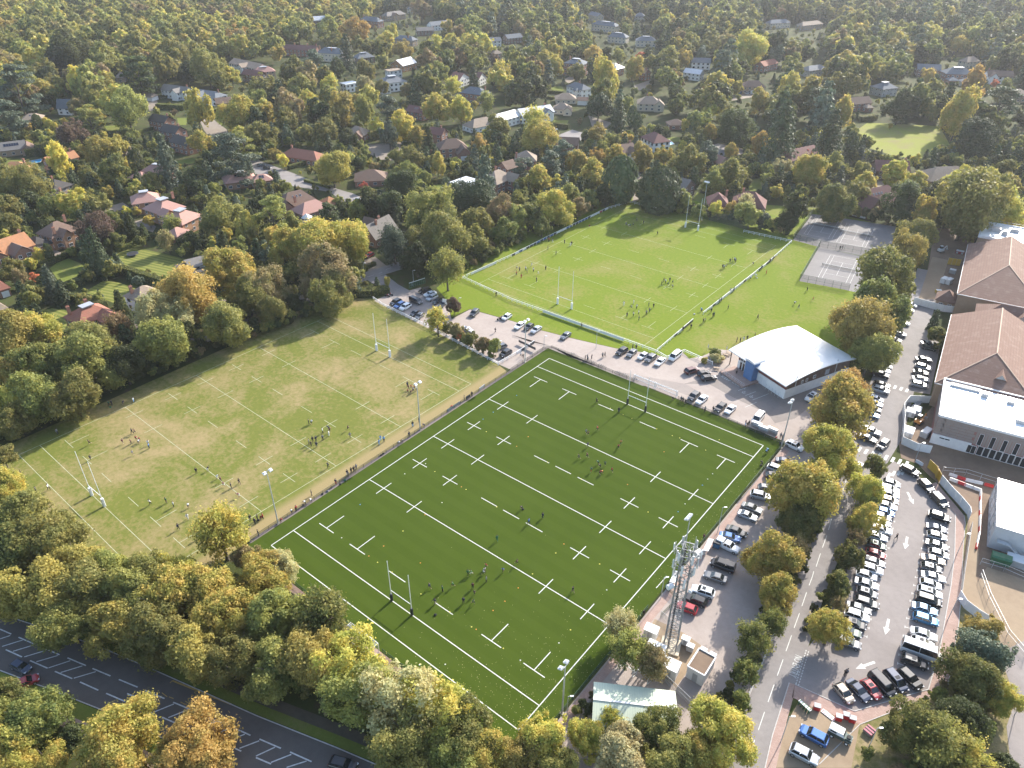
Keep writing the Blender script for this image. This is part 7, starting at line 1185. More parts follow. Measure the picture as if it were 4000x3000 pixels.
seg([((105, 1125), (25, 1185)), ((180, 1140), (110, 1190)), ((250, 1160), (165, 1220)), ((505, 1210), (420, 1275)), ((-15, 1060), (-75, 1100))], 'the gravel strip below the far pitch', 's,white;h,black;s,silver;s,grey;h,white', Z21); Z22 = lambda x, y: at(22, x, y, .6)
seg([((2165, 250), (2085, 350))], 'the dugout corner of the artificial pitch', 'v,white', Z22); seg([((425, 80), (325, 150))], 'the side door of the clubhouse', 'u,white', Z32); Z11 = lambda x, y: at(11, x, y, .6)
seg([((2200, 1370), (2110, 1425)), ((2150, 1325), (2080, 1350))], 'the end of the planted bed', 'u,black;h,grey', Z11); seg([((800, 755), (912, 735))], 'the suburban road beside the left pitch', 's,white', Z11); seg([((1010, 530), (950, 560))], 'the drive behind the suburban road', 'h,red', Z11); seg([((860, 65), (910, 75))], 'the lane between hedges', 's,silver', Z11)
seg([((20, 1430), (72, 1425)), ((70, 1450), (122, 1452))], 'the lane below the yellow maple', 'h,grey;h,dark grey', lambda x, y: at(10, x, y, .6)); seg([((1265, 1240), (1305, 1238))], 'the drive under the yellow trees', 'h,white', lambda x, y: at(10, x, y, .6)); seg([((1960, 805), (1990, 795)), ((2020, 805), (2050, 800))], 'the drive of the brown hipped house', 'h,sky blue;h,white', lambda x, y: at(20, x, y, .6)); seg([((640, 1600), (870, 1660))], 'the main road in the foreground', 'e,black', lambda x, y: at(13, x, y, .6)); seg([((150, 770), (210, 800)), ((190, 935), (260, 905))], 'the main road near kerb', 'h,navy;h,red', lambda x, y: at(3, x, y, .6)); seg([((345, 1125), (390, 1115))], 'the turning drive of the bungalow', 'h,white', lambda x, y: at(20, x, y, .6))
KCAT = {'hatchback': 'car', 'saloon_car': 'car', 'estate_car': 'car', 'sport_utility_car': 'car', 'people_carrier': 'car', 'coupe': 'car', 'panel_van': 'van', 'minibus': 'minibus', 'pickup_truck': 'pickup', 'utility_vehicle': 'off-roader'}
KLAB = {'sport_utility_car': 'tall off-road car', 'saloon_car': 'saloon car', 'estate_car': 'estate car', 'hatchback': 'hatchback', 'people_carrier': 'people carrier', 'coupe': 'low coupe', 'panel_van': 'van', 'minibus': 'minibus', 'pickup_truck': 'pickup truck', 'utility_vehicle': 'old utility vehicle with white roof'}
rowc = {}
for v in VEH: rowc.setdefault(v[5], []).append(v)
for row, L_ in rowc.items():
    ns = max(abs(a[1] - b[1]) for a in L_ for b in L_) > max(abs(a[0] - b[0]) for a in L_ for b in L_); L_ = sorted(L_, key=lambda v: -v[1] if ns else v[0]); same = {}
    for v in L_: same.setdefault((v[4], v[3]), []).append(v)
    for (col, typ), g in same.items():
        for i, v in enumerate(g):
            who = f'{col} {KLAB[typ]}'; lab = f'the only {who} in {row}' if len(g) == 1 else f"{nth(i + 1)} {who} from the {'far end' if ns else 'left'} of {row}"
            if len(L_) == 1: lab = f'{who} at {row}'
            CARS[typ].stamp((v[0], v[1], .045), v[2], lab, KCAT[typ], 'vehicles in ' + row, {'paint': PAINT[col]}, skip=('rim', 'mirror', 'number_plate') if depth((v[0], v[1], 0)) > 330 else (('sunroof',) if (int(v[0] * 10) % 3) else ()))
print('VEH', len(VEH))
# minibus windows
mb = [o for o in bpy.data.objects if o.name.startswith('minibus')]
# motorcycles
MO = Proto('motorcycle'); wv = MB().tube([(0, -.06, 0), (0, .06, 0)], .31, 12).mesh('wheel', TYRE)
for x in (-.7, .7): MO.add('wheel', wv, (x, 0, .31))
MO.add('frame', MB().bar((-.7, 0, .31), (-.1, 0, .55), .09).bar((-.1, 0, .45), (.35, 0, .5), .28, .35).bar((.7, 0, .31), (.42, 0, .95), .08).mesh('frame', BLACK)); MO.add('fuel_tank', MB().sphere((.18, 0, .85), .22, 8, 5, .7).mesh('fuel_tank', PAINT['red'])); MO.add('seat', MB().box((-.35, 0, .82), (.7, .26, .1)).mesh('seat', BLACK)); MO.add('handlebar', MB().bar((.42, -.36, 1.0), (.42, .36, 1.0), .04).mesh('handlebar', STEEL)); MO.add('headlamp', MB().sphere((.55, 0, .88), .1, 8, 5).mesh('headlamp', HEADL))
for t_, x, y, a, l in ((11, 1135, 905, 20, 'left of two motorcycles by the club entrance'), (11, 1160, 895, 30, 'right of two motorcycles by the club entrance'), (11, 2105, 1105, 60, 'left of two motorcycles on the gravel strip'), (11, 2125, 1095, 70, 'right of two motorcycles on the gravel strip')): p = at(t_, x, y); MO.stamp(p, R_(a), l, 'motorcycle', 'parked motorcycles')
# bicycles against the pitch fence
def torus(R0, r0, n=14): 
    b = MB(); b.tube([(R0 * math.cos(2 * math.pi * k / n), 0, R0 * math.sin(2 * math.pi * k / n)) for k in range(n + 1)], r0, 4, False); return b
BI = Proto('bicycle'); tm = torus(.34, .025).mesh('tyre', TYRE)
for x in (-.52, .52): BI.add('wheel', tm, (x, 0, .36))
BI.add('frame', MB().bar((-.52, 0, .36), (-.12, 0, .82), .035).bar((-.12, 0, .82), (.38, 0, .85), .035).bar((.38, 0, .85), (0, 0, .33), .035).bar((-.12, 0, .82), (0, 0, .33), .035).bar((-.52, 0, .36), (0, 0, .33), .03).bar((.52, 0, .36), (.38, 0, .92), .035).mesh('frame', PAINT['silver'])); BI.add('saddle', MB().box((-.14, 0, .92), (.26, .13, .06)).mesh('saddle', BLACK)); BI.add('handlebar', MB().bar((.38, -.27, .97), (.38, .27, .97), .03).mesh('handlebar', BLACK))
bk = [(510, 1415), (535, 1425), (660, 1475), (685, 1487), (700, 1495), (750, 1515), (768, 1522), (785, 1530), (905, 1577), (925, 1585), (960, 1597), (975, 1603), (1045, 1630), (1060, 1638)]
for i, (x, y) in enumerate(bk): p = at(21, x, y); BI.stamp((p.x, p.y + .4, .04), R_(5 + (i * 37) % 30), f'{nth(i + 1)} parked bicycle from the left along the far pitch fence', 'bicycle', 'bicycles along the pitch fence')
# ================================================================== POSTS, FLOODLIGHTS, WHITE FENCES, GOALS
WPOST = mat('white_post_paint', (.74, .74, .72), .45, var=.04); PADW = mat('white_post_pad', (.70, .70, .69), .7, var=.05); PADB = mat('black_post_pad', (.022, .024, .03), .7)
def hposts(c, rz, label, H=12.4, pad=PADW, w=5.6, ph=2.3, pr=.30):
    r = empty('rugby_posts', (c[0], c[1], 0), rz)
    for s in (-1, 1):
        MB().tube([(s * w / 2, 0, 0), (s * w / 2, 0, 3), (s * w / 2, 0, H)], [.085, .08, .06], 8).build('upright', WPOST, r); MB().prism([(s * w / 2 + pr * a, pr * b) for a, b in ((-1, -.7), (-.7, -1), (.7, -1), (1, -.7), (1, .7), (.7, 1), (-.7, 1), (-1, .7))], .03, ph).build('pad', pad, r)
    MB().tube([(-w / 2, 0, 3.0), (w / 2, 0, 3.0)], .075, 8).build('crossbar', WPOST, r); tag(r, label, 'rugby posts', 'rugby goal posts')
hposts((33.6, -43.86), 0, 'near rugby posts with black pads on the artificial pitch', 11.0, PADB, ph=1.9, pr=.24); hposts((33.6, 43.86), 0, 'far rugby posts with black pads on the artificial pitch', 11.0, PADB, ph=1.9, pr=.24); hposts((-42.3, -65.86), 0, 'near rugby posts with white pads on the left grass pitch', 12.8, w=5.8); hposts((-40.35, 20.35), 0, 'far rugby posts with white pads on the left grass pitch', 12.8, w=5.8); hposts((-16.15, 80.3), 0, 'near rugby posts with white pads on the far pitch', 13.7, w=5.8); hposts((-16.1, 170.7), 0, 'far rugby posts with white pads on the far pitch', 13.7, w=5.8)
LAMPW = mat('floodlight_housing', (.62, .63, .64), .4, metal=.2); LENS = mat('floodlight_lens', (.75, .76, .78), .15)
def flood(x, y, h, a, label, n=2):
    r = empty('floodlight', (x, y, 0), a); MB().tube([(0, 0, 0), (0, 0, h * .5), (0, 0, h)], [.16, .13, .09], 8).build('pole', STEEL, r); MB().box((0, 0, .1), (.6, .6, .2)).build('base', WL['cream'], r); MB().bar((0, -.9, h), (0, .9, h), .10).build('crossarm', STEEL, r)
    for k in range(n):
        s = -1 + 2 * k / max(1, n - 1); o = MB().box((0, 0, 0), (.75, .75, .28)).box((-.1, 0, .2), (.35, .4, .2)).build('lamp', LAMPW, r); o.location = (.35, s * .75, h + .1); o.rotation_euler = (0, R_(22), 0); MB().box((.0, 0, -.16), (.6, .6, .06)).build('lens', LENS, o)
    tag(r, label, 'floodlight', 'pitch floodlights')
flood(-4.4, -44.6, 14.8, 0, 'near left floodlight of the artificial pitch'); flood(-4.6, -.1, 14.4, 0, 'middle left floodlight of the artificial pitch'); flood(-4.3, 43.5, 14.0, 0, 'far left floodlight of the artificial pitch'); flood(71.0, -42.6, 12.6, math.pi, 'near right floodlight of the artificial pitch'); flood(70.9, -.4, 14.0, math.pi, 'middle right floodlight of the artificial pitch behind the mast', 3); flood(71.0, 51.6, 14.0, math.pi, 'far right floodlight by the dugouts'); 
p = at(21, 1555, 118); flood(-17.5, 182.5, 16.5, -math.pi / 2, 'floodlight standing beside the farthest rugby posts', 3)
def lamp(p, h, label, a=0.):
    r = empty('lamp_post', (p[0], p[1], 0), a); MB().tube([(0, 0, 0), (0, 0, h)], [.08, .05], 7).build('pole', STEEL, r); MB().bar((0, 0, h), (.45, 0, h + .08), .06).build('arm', STEEL, r); MB().box((.6, 0, h + .08), (.6, .26, .12)).build('lamp_head', LAMPW, r); tag(r, label, 'lamp post', 'lamp posts')
for t_, x, y, h, l in ((21, 725, 1352, 6., 'brown lamp post beside the far pitch lane'), (22, 1775, 1290, 7.5, 'lamp post beside the green fence and car park'), (23, 1285, 195, 6., 'lamp post at the green recess by the mast'), (23, 470, 1245, 6.5, 'lamp post with camera beside the green-roofed shed'), (11, 1755, 1045, 5.5, 'lamp post at the round purple bush'), (11, 1362, 790, 5., 'lamp post at the club entrance gate'), (11, 2100, 1440, 6., 'lamp post in the planted bed'), (33, 845, 1535, 7., 'lamp post on the dry bank'), (33, 110, 1435, 7., 'lamp post beside the lower footway'), (33, 1550, 385, 6., 'lamp post on the block footway by the blue car'), (32, 1630, 1475, 6., 'lamp post on the block footway by the white hoarding'), (33, 2130, 1200, 6., 'lamp post on the asphalt path'), (32, 1275, 650, 5., 'lamp post at the zebra crossing'), (11, 945, 795, 8., 'wooden pole beside the suburban road'), (21, 275, 1345, 4., 'sign pole with green sign below the far pitch'), (1, 1565, 60, 8., 'lamp post among the left gardens')): lamp(at(t_, x, y), h, l, R_(40))
# white post-and-rail fences with boards
FB = {'white': mat('white_advert_board', (.70, .70, .69), .5, var=.1, scale=1.2), 'dark': mat('dark_advert_board', (.05, .055, .06), .5, var=.3, scale=1.5), 'blue': mat('blue_advert_board', (.06, .12, .28), .5, var=.2), 'red': mat('red_advert_board', (.35, .05, .05), .5), 'green': mat('green_advert_board', (.05, .22, .08), .5)}
pmw = MB().box((0, 0, .56), (.12, .12, 1.12)).box((0, 0, 1.14), (.15, .15, .05)).mesh('post', WPOST)
def rail_fence(label, pts, boards=(), step=2.25):
    c0 = pts[0]; r = empty('rail_fence', (c0[0], c0[1], 0)); tag(r, label, 'fence', 'white rail fences'); o = Vector((c0[0], c0[1], 0)); s0 = 0.
    tot = sum((Vector(b) - Vector(a)).length for a, b in zip(pts[:-1], pts[1:])); acc = 0.
    for a, b in zip(pts[:-1], pts[1:]):
        a, b = Vector((*a, 0)), Vector((*b, 0)); L = (b - a).length; n = max(1, round(L / step)); d = (b - a).normalized(); q = Vector((d.y, -d.x, 0))
        for k in range(n + 1): obj('post', pmw, r, a + (b - a) * (k / n) - o, math.atan2(d.y, d.x))
        for k in range(n):
            p0, p1 = a + (b - a) * (k / n) - o, a + (b - a) * ((k + 1) / n) - o; f = (acc + L * (k + .5) / n) / tot; bd = next((c for lo, hi, c in boards if lo <= f < hi), None)
            MB().bar(p0 + Vector((0, 0, 1.08)) - d * .02, p1 + Vector((0, 0, 1.08)) + d * .0, .13, .10).build('top_rail', WPOST, r)
            if bd: MB().bar(p0 + q * .1 + Vector((0, 0, .56)), p1 + q * .1 + Vector((0, 0, .56)), .04, .82).build('advert_board', FB[random.choice(bd.split())], r)
            else: MB().bar(p0 + Vector((0, 0, .55)), p1 + Vector((0, 0, .55)), .06, .12).build('lower_rail', WPOST, r)
        acc += L
rail_fence('white rail fence along the near side of the far pitch', [(-57, 74.6), (-32.2, 72.0), (-3.9, 72.4), (22.9, 72.8)], [(.48, .86, 'white white white')]); rail_fence('white rail fence stub at the near corner of the far pitch', [(22.9, 72.8), (27.4, 71.6), (29.6, 78.5), (39.5, 77.2)]); rail_fence('white rail fence with boards along the near right of the far pitch', [(23.1, 73.4), (22.3, 98)], [(.45, .98, 'dark white dark')])
rail_fence('white rail fence with boards along the right of the far pitch', [(22.7, 104.5), (22.7, 157.4), (21.7, 182.8), (2.2, 180.9)], [(.05, .42, 'white dark white'), (.45, .6, 'dark white')]); rail_fence('white rail fence at the far left corner of the far pitch', [(-35.5, 181.0), (-52.2, 181.4), (-55.4, 168)], []); rail_fence('white rail fence with boards along the left of the far pitch', [(-55.4, 168), (-56.0, 126), (-55.7, 101), (-57, 74.6)], [(.0, .22, 'white dark red blue'), (.22, .72, 'dark white blue dark'), (.8, .95, 'white')])
rail_fence('white rail fence between left pitch and club car park', [(-69.6, 43.0), (-63.2, 41.7), (-40.5, 40.4), (-9.3, 37.0)]); rail_fence('white rail fence at the end of the planted bed', [(-9.3, 37.2), (-9.0, 43.2), (-8.9, 54.0)], [(.55, 1.0, 'white dark white')])
# advert boards on the dark pitch fence
for i, (t_, a, b_, c) in enumerate(((12, (1650, 250), (1765, 172), 'white'), (12, (1930, 60), (1975, 25), 'white'), (12, (1815, 135), (1850, 112), 'dark'))):
    p, q = at(t_, *a), at(t_, *b_); r = empty('advert_board', p); MB().bar((0, 0, .55), (q - p) + Vector((0, 0, .55)), .05, .9).build('board', FB[c], r)
    for k in (0, 1): MB().bar((q - p) * k, (q - p) * k + Vector((0, 0, 1.05)), .06).build('post', DGY, r)
    tag(r, ('long white', 'short white', 'short dark')[i] + ' advert board on the left pitch fence', 'board', 'pitch side boards')
# sign boards
for t_, x, y, h, w, hh, c, l in ((11, 1632, 985, 2.6, 1.6, 1.7, 'white', 'white sign board in the club car park hedge'), (21, 815, 110, 3.4, 3., .7, 'white', 'white scoreboard sign above the far left corner'), (21, 130, 1345, 1.4, 7., .8, 'dark', 'dark long banner at the end of the planted bed'), (11, 1350, 820, 1.4, .8, 1., 'white', 'white notice on the green club gate'), (31, 760, 215, 1.0, 8., .8, 'white', 'long pale board above the tennis courts')):
    p = at(t_, x, y); r = empty('sign_board', p, R_(-5) if t_ != 11 else R_(20)); MB().box((0, 0, h - hh / 2), (w, .08, hh)).build('board', FB[c], r)
    for s in (-1, 1): MB().box((s * w * .4, .06, h / 2), (.08, .08, h)).build('post', GREYP, r)
    tag(r, l, 'sign', 'sign boards')
# green gate and yellow height barrier at the club entrance
r = empty('entrance_gate', at(11, 1325, 835), 0); a, b_ = at(11, 1325, 835), at(11, 1462, 790); d = b_ - a
for k in range(9): MB().bar(d * (k / 8), d * (k / 8) + Vector((0, 0, 2.1)), .08).build('bar', DGREEN, r)
MB().bar(Vector((0, 0, 2.1)), d + Vector((0, 0, 2.1)), .14, .14).build('top_rail', PALE, r); MB().bar(Vector((0, 0, .2)), d + Vector((0, 0, .2)), .08).build('lower_rail', DGREEN, r); MB().bar(Vector((0, 0, 1.1)), d + Vector((0, 0, 1.1)), .03, 1.7).build('mesh_panel', NETG, r); tag(r, 'green mesh gate at the club entrance', 'gate')
YB = mat('yellow_barrier_paint', (.60, .52, .18), .5); a, b_ = at(11, 1660, 1040), at(11, 1728, 1040); r = empty('height_barrier', a); d = at(11, 1727, 1058) - a
for k in (0, 1): MB().bar(d * k, d * k + Vector((0, 0, 2.6)), .14).build('post', YB, r)
for z in (2.5, 1.7): MB().bar(Vector((0, 0, z)), d + Vector((0, 0, z)), .12).build('beam', YB, r)
tag(r, 'pale yellow height barrier at the gravel car park', 'barrier')
# football goals
def goal(x, y, rz, label, w=6., h=2.1, dp=1.6, net=True):
    r = empty('football_goal', (x, y, 0), rz)
    for s in (-1, 1): MB().tube([(s * w / 2, 0, 0), (s * w / 2, 0, h)], .07, 8).build('post', WPOST, r); MB().tube([(s * w / 2, 0, h), (s * w / 2, dp * .45, h), (s * w / 2, dp, 0)], .05, 6).build('stanchion', WPOST, r); MB().tube([(s * w / 2, 0, .05), (s * w / 2, dp, .05)], .05, 6).build('base_bar', WPOST, r)
    MB().tube([(-w / 2, 0, h), (w / 2, 0, h)], .07, 8).build('crossbar', WPOST, r); MB().tube([(-w / 2, dp, .05), (w / 2, dp, .05)], .05, 6).build('back_bar', WPOST, r)
    if net: X = w / 2; MB().add([(-X, dp * .45, h), (X, dp * .45, h), (X, dp, .05), (-X, dp, .05), (-X, 0, h), (X, 0, h), (-X, 0, .05), (X, 0, .05)], [(0, 1, 2, 3), (4, 5, 1, 0), (4, 0, 3, 6), (5, 7, 2, 1)]).build('net', NETW, r)
    tag(r, label, 'goal', 'white football goals')
goal(34., -53.6, math.pi, 'white football goal behind the near goal line in the trees', 7.4, 2.4, 1.8); goal(29.2, 55.2, 0, 'left of two white football goals folded behind the far goal line', 6.6, 2.0, 1.2); goal(36.2, 55.2, 0, 'right of two white football goals folded behind the far goal line', 6.6, 2.0, 1.2)
p = at(23, 985, 830); goal(p.x, p.y, R_(-10), 'left of two small goals behind the willow', 3., 1.8, 1.2, False); p = at(23, 1110, 890); goal(p.x, p.y, R_(-10), 'right of two small goals behind the willow', 3., 1.8, 1.2, False)
# dugouts
def dugout(x, y, rz, label, w=2.6):
    r = empty('dugout', (x, y, 0), rz); MB().add([(-w / 2, .6, 0), (w / 2, .6, 0), (w / 2, .6, 1.7), (-w / 2, .6, 1.7), (w / 2, -.5, 1.9), (-w / 2, -.5, 1.9)], [(0, 1, 2, 3), (3, 2, 4, 5)]).build('shell', PALE, r); 
    for s in (-1, 1): MB().add([(s * w / 2, .6, 0), (s * w / 2, .6, 1.7), (s * w / 2, -.5, 1.9), (s * w / 2, -.1, 0)], [(0, 1, 2, 3)]).build('side_panel', NETW, r)
    MB().box((0, .3, .45), (w - .2, .35, .06)).build('bench', GREYP, r); tag(r, label, 'dugout', 'pitch side dugouts')
for i, (x, y) in enumerate(((2155, 425), (2100, 390))): p = at(22, x, y); dugout(p.x, p.y + .6, R_(2), ('right' if i == 0 else 'left') + ' of two white dugouts behind the far goal line')
p = at(32, 30, 430); dugout(p.x, p.y, R_(-4), 'open white dugout frame at the far right pitch corner'); p = at(23, 1400, 60); dugout(p.x, p.y, R_(100), 'curved pale dugout shelter beside the mast', 3.4); p = at(22, 1640, 1450); dugout(p.x + .8, p.y + 1, R_(100), 'curved pale dugout shelter at the halfway line', 4.)
# white training corners on the turf by the mast
for k in range(5): q = at(23, 1245 + k * 18, 105 - k * 20); line(AP, (q.x, q.y), (q.x + .05, q.y + .75), .16, .065, WHITE)
# picnic tables and parasols by the clubhouse
TIMW = mat('picnic_timber', (.34, .25, .17), .8, var=.15)
def picnic(x, y, rz, label):
    r = empty('picnic_table', (x, y, 0), rz)
    for k in range(4): MB().box((0, -.3 + .2 * k, .75), (1.7, .17, .05)).build('table_plank', TIMW, r)
    for s in (-1, 1): MB().box((0, s * .75, .45), (1.7, .25, .05)).build('bench', TIMW, r); MB().bar((s * .6, -.8, .05), (s * .6, .3, .75), .08).bar((s * .6, .8, .05), (s * .6, -.3, .75), .08).build('leg_frame', TIMW, r)
    tag(r, label, 'picnic table', 'picnic tables by the clubhouse')
for t_, x, y, a, l in ((21, 1765, 1535, 30, 'picnic table on the gravel below the clipped bushes'), (21, 1840, 1420, 10, 'picnic table at the clubhouse corner'), (21, 1870, 1405, -10, 'picnic table nearest the clubhouse roof'), (32, 45, 395, -15, 'bench table by the far right dugouts')): p = at(t_, x, y); picnic(p.x, p.y, R_(a), l)
for i, (t_, x, y) in enumerate(((21, 1850, 1385), (21, 1690, 1370))):
    p = at(t_, x, y); r = empty('parasol', p); MB().tube([(0, 0, 0), (0, 0, 2.4)], .035, 6).build('pole', STEEL, r); MB().tube([(0, 0, 1.1), (0, 0, 1.5), (0, 0, 2.4)], [.18, .2, .03], 8).build('canopy', mat('cream_canvas', (.6, .55, .48), .9), r); tag(r, ('folded cream parasol at the clubhouse corner', 'folded cream parasol beside the palm bush')[i], 'parasol', 'folded parasols')
for i, (t_, x, y, s, c, l) in enumerate(((21, 1735, 1420, 1.9, 'g', 'spiky green shrub in the clubhouse bed'), (21, 1760, 1465, 2.0, 'P', 'pale clipped dome bush by the clubhouse'), (21, 1660, 1475, 1.2, 'y', 'small yellow-green bush by the clubhouse car park'), (21, 1800, 1450, 1.1, 'P', 'small pale bush by the clubhouse'))):
    p = at(t_, x, y); r = empty('shrub', p); obj('foliage', CR[('B', 1)][i % 3], r, (0, 0, s * .7), 0, (s, s, s * .8), LF[c]); obj('stem', TK['B'][0], r, (0, 0, 0), 0, (s * .6, s * .6, s * .7)); tag(r, l, 'shrub', 'shrubs by the clubhouse')
# balls, discs and cones on the pitches
CONE = {'orange': mat('orange_marker', (.75, .28, .04), .5), 'yellow': mat('yellow_marker', (.75, .65, .12), .5), 'white': mat('white_marker', (.75, .75, .7), .5), 'blue': mat('blue_marker', (.08, .3, .65), .5)}
cm_ = MB().tube([(0, 0, 0), (0, 0, .02), (0, 0, .09)], [.14, .13, .05], 10).mesh('disc', CONE['orange']); rm_ = random.Random(3); spots = []
for t_, L_ in ((12, [(1465, 690, 'white'), (1545, 758, 'yellow'), (1285, 778, 'white'), (1990, 413, 'yellow'), (900, 1043, 'blue'), (740, 1330, 'white'), (1270, 1272, 'yellow'), (1103, 1402, 'orange'), (975, 1488, 'orange'), (1050, 1543, 'yellow'), (1775, 890, 'orange'), (1815, 913, 'yellow'), (2080, 1063, 'yellow'), (1607, 1026, 'white'), (1460, 1132, 'orange'), (1175, 1628, 'yellow'), (1420, 1548, 'orange'), (2050, 245, 'blue'), (1962, 305, 'blue')]), (22, [(850, 212, 'yellow'), (960, 267, 'yellow'), (1035, 300, 'yellow'), (307, 677, 'yellow'), (598, 823, 'yellow'), (998, 870, 'orange'), (1385, 448, 'yellow'), (1448, 468, 'yellow'), (1790, 483, 'yellow'), (1673, 573, 'yellow'), (1733, 777, 'white'), (1690, 823, 'white'), (1645, 876, 'blue'), (1495, 1037, 'white'), (1435, 1105, 'blue'), (1175, 1108, 'yellow'), (448, 1384, 'orange'), (378, 1462, 'yellow'), (757, 1557, 'yellow'), (177, 1643, 'yellow'), (40, 540, 'orange'), (140, 457, 'orange'), (40, 100, 'blue'), (1250, 390, 'yellow'), (1313, 588, 'orange')]), (13, [(1424, 157, 'yellow'), (1673, 313, 'yellow'), (2150, 220, 'orange'), (2048, 300, 'orange'), (1862, 442, 'yellow'), (1902, 463, 'orange'), (2137, 627, 'yellow'), (1412, 770, 'white'), (1635, 765, 'white')]), (23, [(53, 105, 'orange'), (818, 122, 'white'), (505, 467, 'yellow'), (405, 580, 'white'), (72, 730, 'white')])):
    for x, y, c in L_: spots.append((at(t_, x, y), c))
spots.sort(key=lambda q: screen(q[0])[0]); cc = {}
for p, c in spots: cc[c] = cc.get(c, 0) + 1; r = obj('marker_disc', cm_, None, (p.x, p.y, .055), m=CONE[c]); tag(r, f'{nth(cc[c])} {c} marker disc from the left on the artificial pitch', 'marker disc', 'marker discs on the turf')
# fallen leaves near the lower corner: uncountable
b = MB(); rl_ = random.Random(9)
for k in range(520):
    x = 71 - abs(rl_.gauss(0, 13)); y = -53 + abs(rl_.gauss(0, 14)); 
    if x < 0 or x > 70.6: continue
    a = rl_.random() * 6.28; s = rl_.uniform(.04, .09); b.add([(x + s * math.cos(a + q * 1.57) * (1 if q % 2 else .6), y + s * math.sin(a + q * 1.57) * (1 if q % 2 else .6), .062 + .02 * (q == 1)) for q in range(4)], [(0, 1, 2, 3)])
for k in range(260): x, y = rl_.uniform(55, 70.6), rl_.uniform(-40, 50); x = 70.6 - abs(rl_.gauss(0, 3)); a = rl_.random() * 6.28; s = rl_.uniform(.04, .08); b.add([(x + s * math.cos(a + q * 1.57), y + s * math.sin(a + q * 1.57) * .7, .062) for q in range(4)], [(0, 1, 2, 3)])
tag(b.build('fallen_leaves', mat('fallen_leaf', (.42, .38, .18), .8, var=.3, scale=.8)), 'scattered fallen yellow leaves on the artificial turf', 'leaves', None, 'stuff')
# ================================================================== PEOPLE
SKIN = mat('skin', (.46, .29, .21), .6); CLO = {}
def cloth(n, c): CLO[n] = mat('cloth_' + n, c, .85, var=.08, scale=6.)
for n_, c_ in (('navy', (.02, .028, .06)), ('black', (.016, .016, .018)), ('red', (.42, .035, .03)), ('green', (.03, .15, .07)), ('white', (.66, .66, .64)), ('blue', (.06, .17, .42)), ('grey', (.20, .20, .21)), ('sky blue', (.20, .42, .68)), ('orange', (.60, .22, .06)), ('maroon', (.13, .03, .04)), ('khaki', (.24, .19, .12))): cloth(n_, c_)
HAIR = mat('dark_hair', (.03, .022, .016), .7)
def pose_joints(kind):
    """joint positions (x forward, y left, z up) of a 1.75 m adult: returns dict"""
    J = {'pel': (0, 0, .93), 'wai': (0, 0, 1.08), 'che': (.0, 0, 1.30), 'nec': (.0, 0, 1.47), 'hea': (.02, 0, 1.62), 'top': (.02, 0, 1.72)}
    def leg(s, knee, ank, toe): J['hip' + s] = (0, .10 if s == 'l' else -.10, .90); J['kne' + s] = knee; J['ank' + s] = ank; J['toe' + s] = toe
    def arm(s, elb, wri, hand): J['sho' + s] = (0, .19 if s == 'l' else -.19, 1.42); J['elb' + s] = elb; J['wri' + s] = wri; J['han' + s] = hand
    if kind == 'stand':
        leg('l', (.02, .12, .48), (-.02, .13, .08), (.14, .15, .03)); leg('r', (.02, -.12, .48), (-.02, -.13, .08), (.14, -.15, .03)); arm('l', (-.03, .26, 1.14), (.06, .27, .90), (.09, .26, .80)); arm('r', (-.03, -.26, 1.14), (.06, -.27, .90), (.09, -.26, .80))
    elif kind == 'walk':
        leg('l', (.20, .10, .50), (.22, .11, .08), (.38, .12, .05)); leg('r', (-.06, -.10, .48), (-.36, -.11, .15), (-.24, -.12, .04)); arm('l', (-.18, .25, 1.18), (-.16, .25, .94), (-.12, .24, .86)); arm('r', (.14, -.25, 1.16), (.32, -.22, 1.02), (.40, -.20, 1.02))
    elif kind == 'run':
        for k in ('che', 'nec', 'hea', 'top'): J[k] = (J[k][0] + .14 * (J[k][2] - .9) * 1.6, 0, J[k][2] - .03)
        leg('l', (.36, .10, .66), (.20, .11, .28), (.34, .12, .22)); leg('r', (-.16, -.10, .46), (-.52, -.11, .30), (-.46, -.12, .14)); arm('l', (-.12, .26, 1.20), (.08, .24, 1.05), (.16, .22, 1.10)); arm('r', (.26, -.24, 1.22), (.40, -.16, 1.36), (.44, -.13, 1.44))
        J['shol'] = (.10, .19, 1.40); J['shor'] = (.10, -.19, 1.40)
    elif kind == 'bend':
        J.update({'wai': (.10, 0, 1.02), 'che': (.30, 0, 1.14), 'nec': (.47, 0, 1.20), 'hea': (.60, 0, 1.22), 'top': (.69, 0, 1.25)}); leg('l', (.10, .16, .50), (-.04, .18, .08), (.12, .20, .03)); leg('r', (.10, -.16, .50), (-.04, -.18, .08), (.12, -.20, .03)); arm('l', (.42, .24, .92), (.50, .18, .68), (.52, .16, .58)); arm('r', (.42, -.24, .92), (.50, -.18, .68), (.52, -.16, .58)); J['shol'] = (.40, .19, 1.17); J['shor'] = (.40, -.19, 1.17)
    elif kind == 'talk':
        leg('l', (.04, .13, .48), (.0, .16, .08), (.15, .20, .03)); leg('r', (-.02, -.12, .48), (-.04, -.13, .08), (.12, -.16, .03)); arm('l', (.0, .27, 1.15), (.22, .20, 1.16), (.30, .14, 1.20)); arm('r', (-.04, -.26, 1.14), (.16, -.20, 1.02), (.24, -.14, 1.06))
    return J
CH = [('pel', 'wai', 'che', 'nec', 'hea', 'top')] + [(a + s, b + s) for s in 'lr' for a, b in (('hip', 'kne'), ('kne', 'ank'), ('ank', 'toe'), ('sho', 'elb'), ('elb', 'wri'), ('wri', 'han'))]
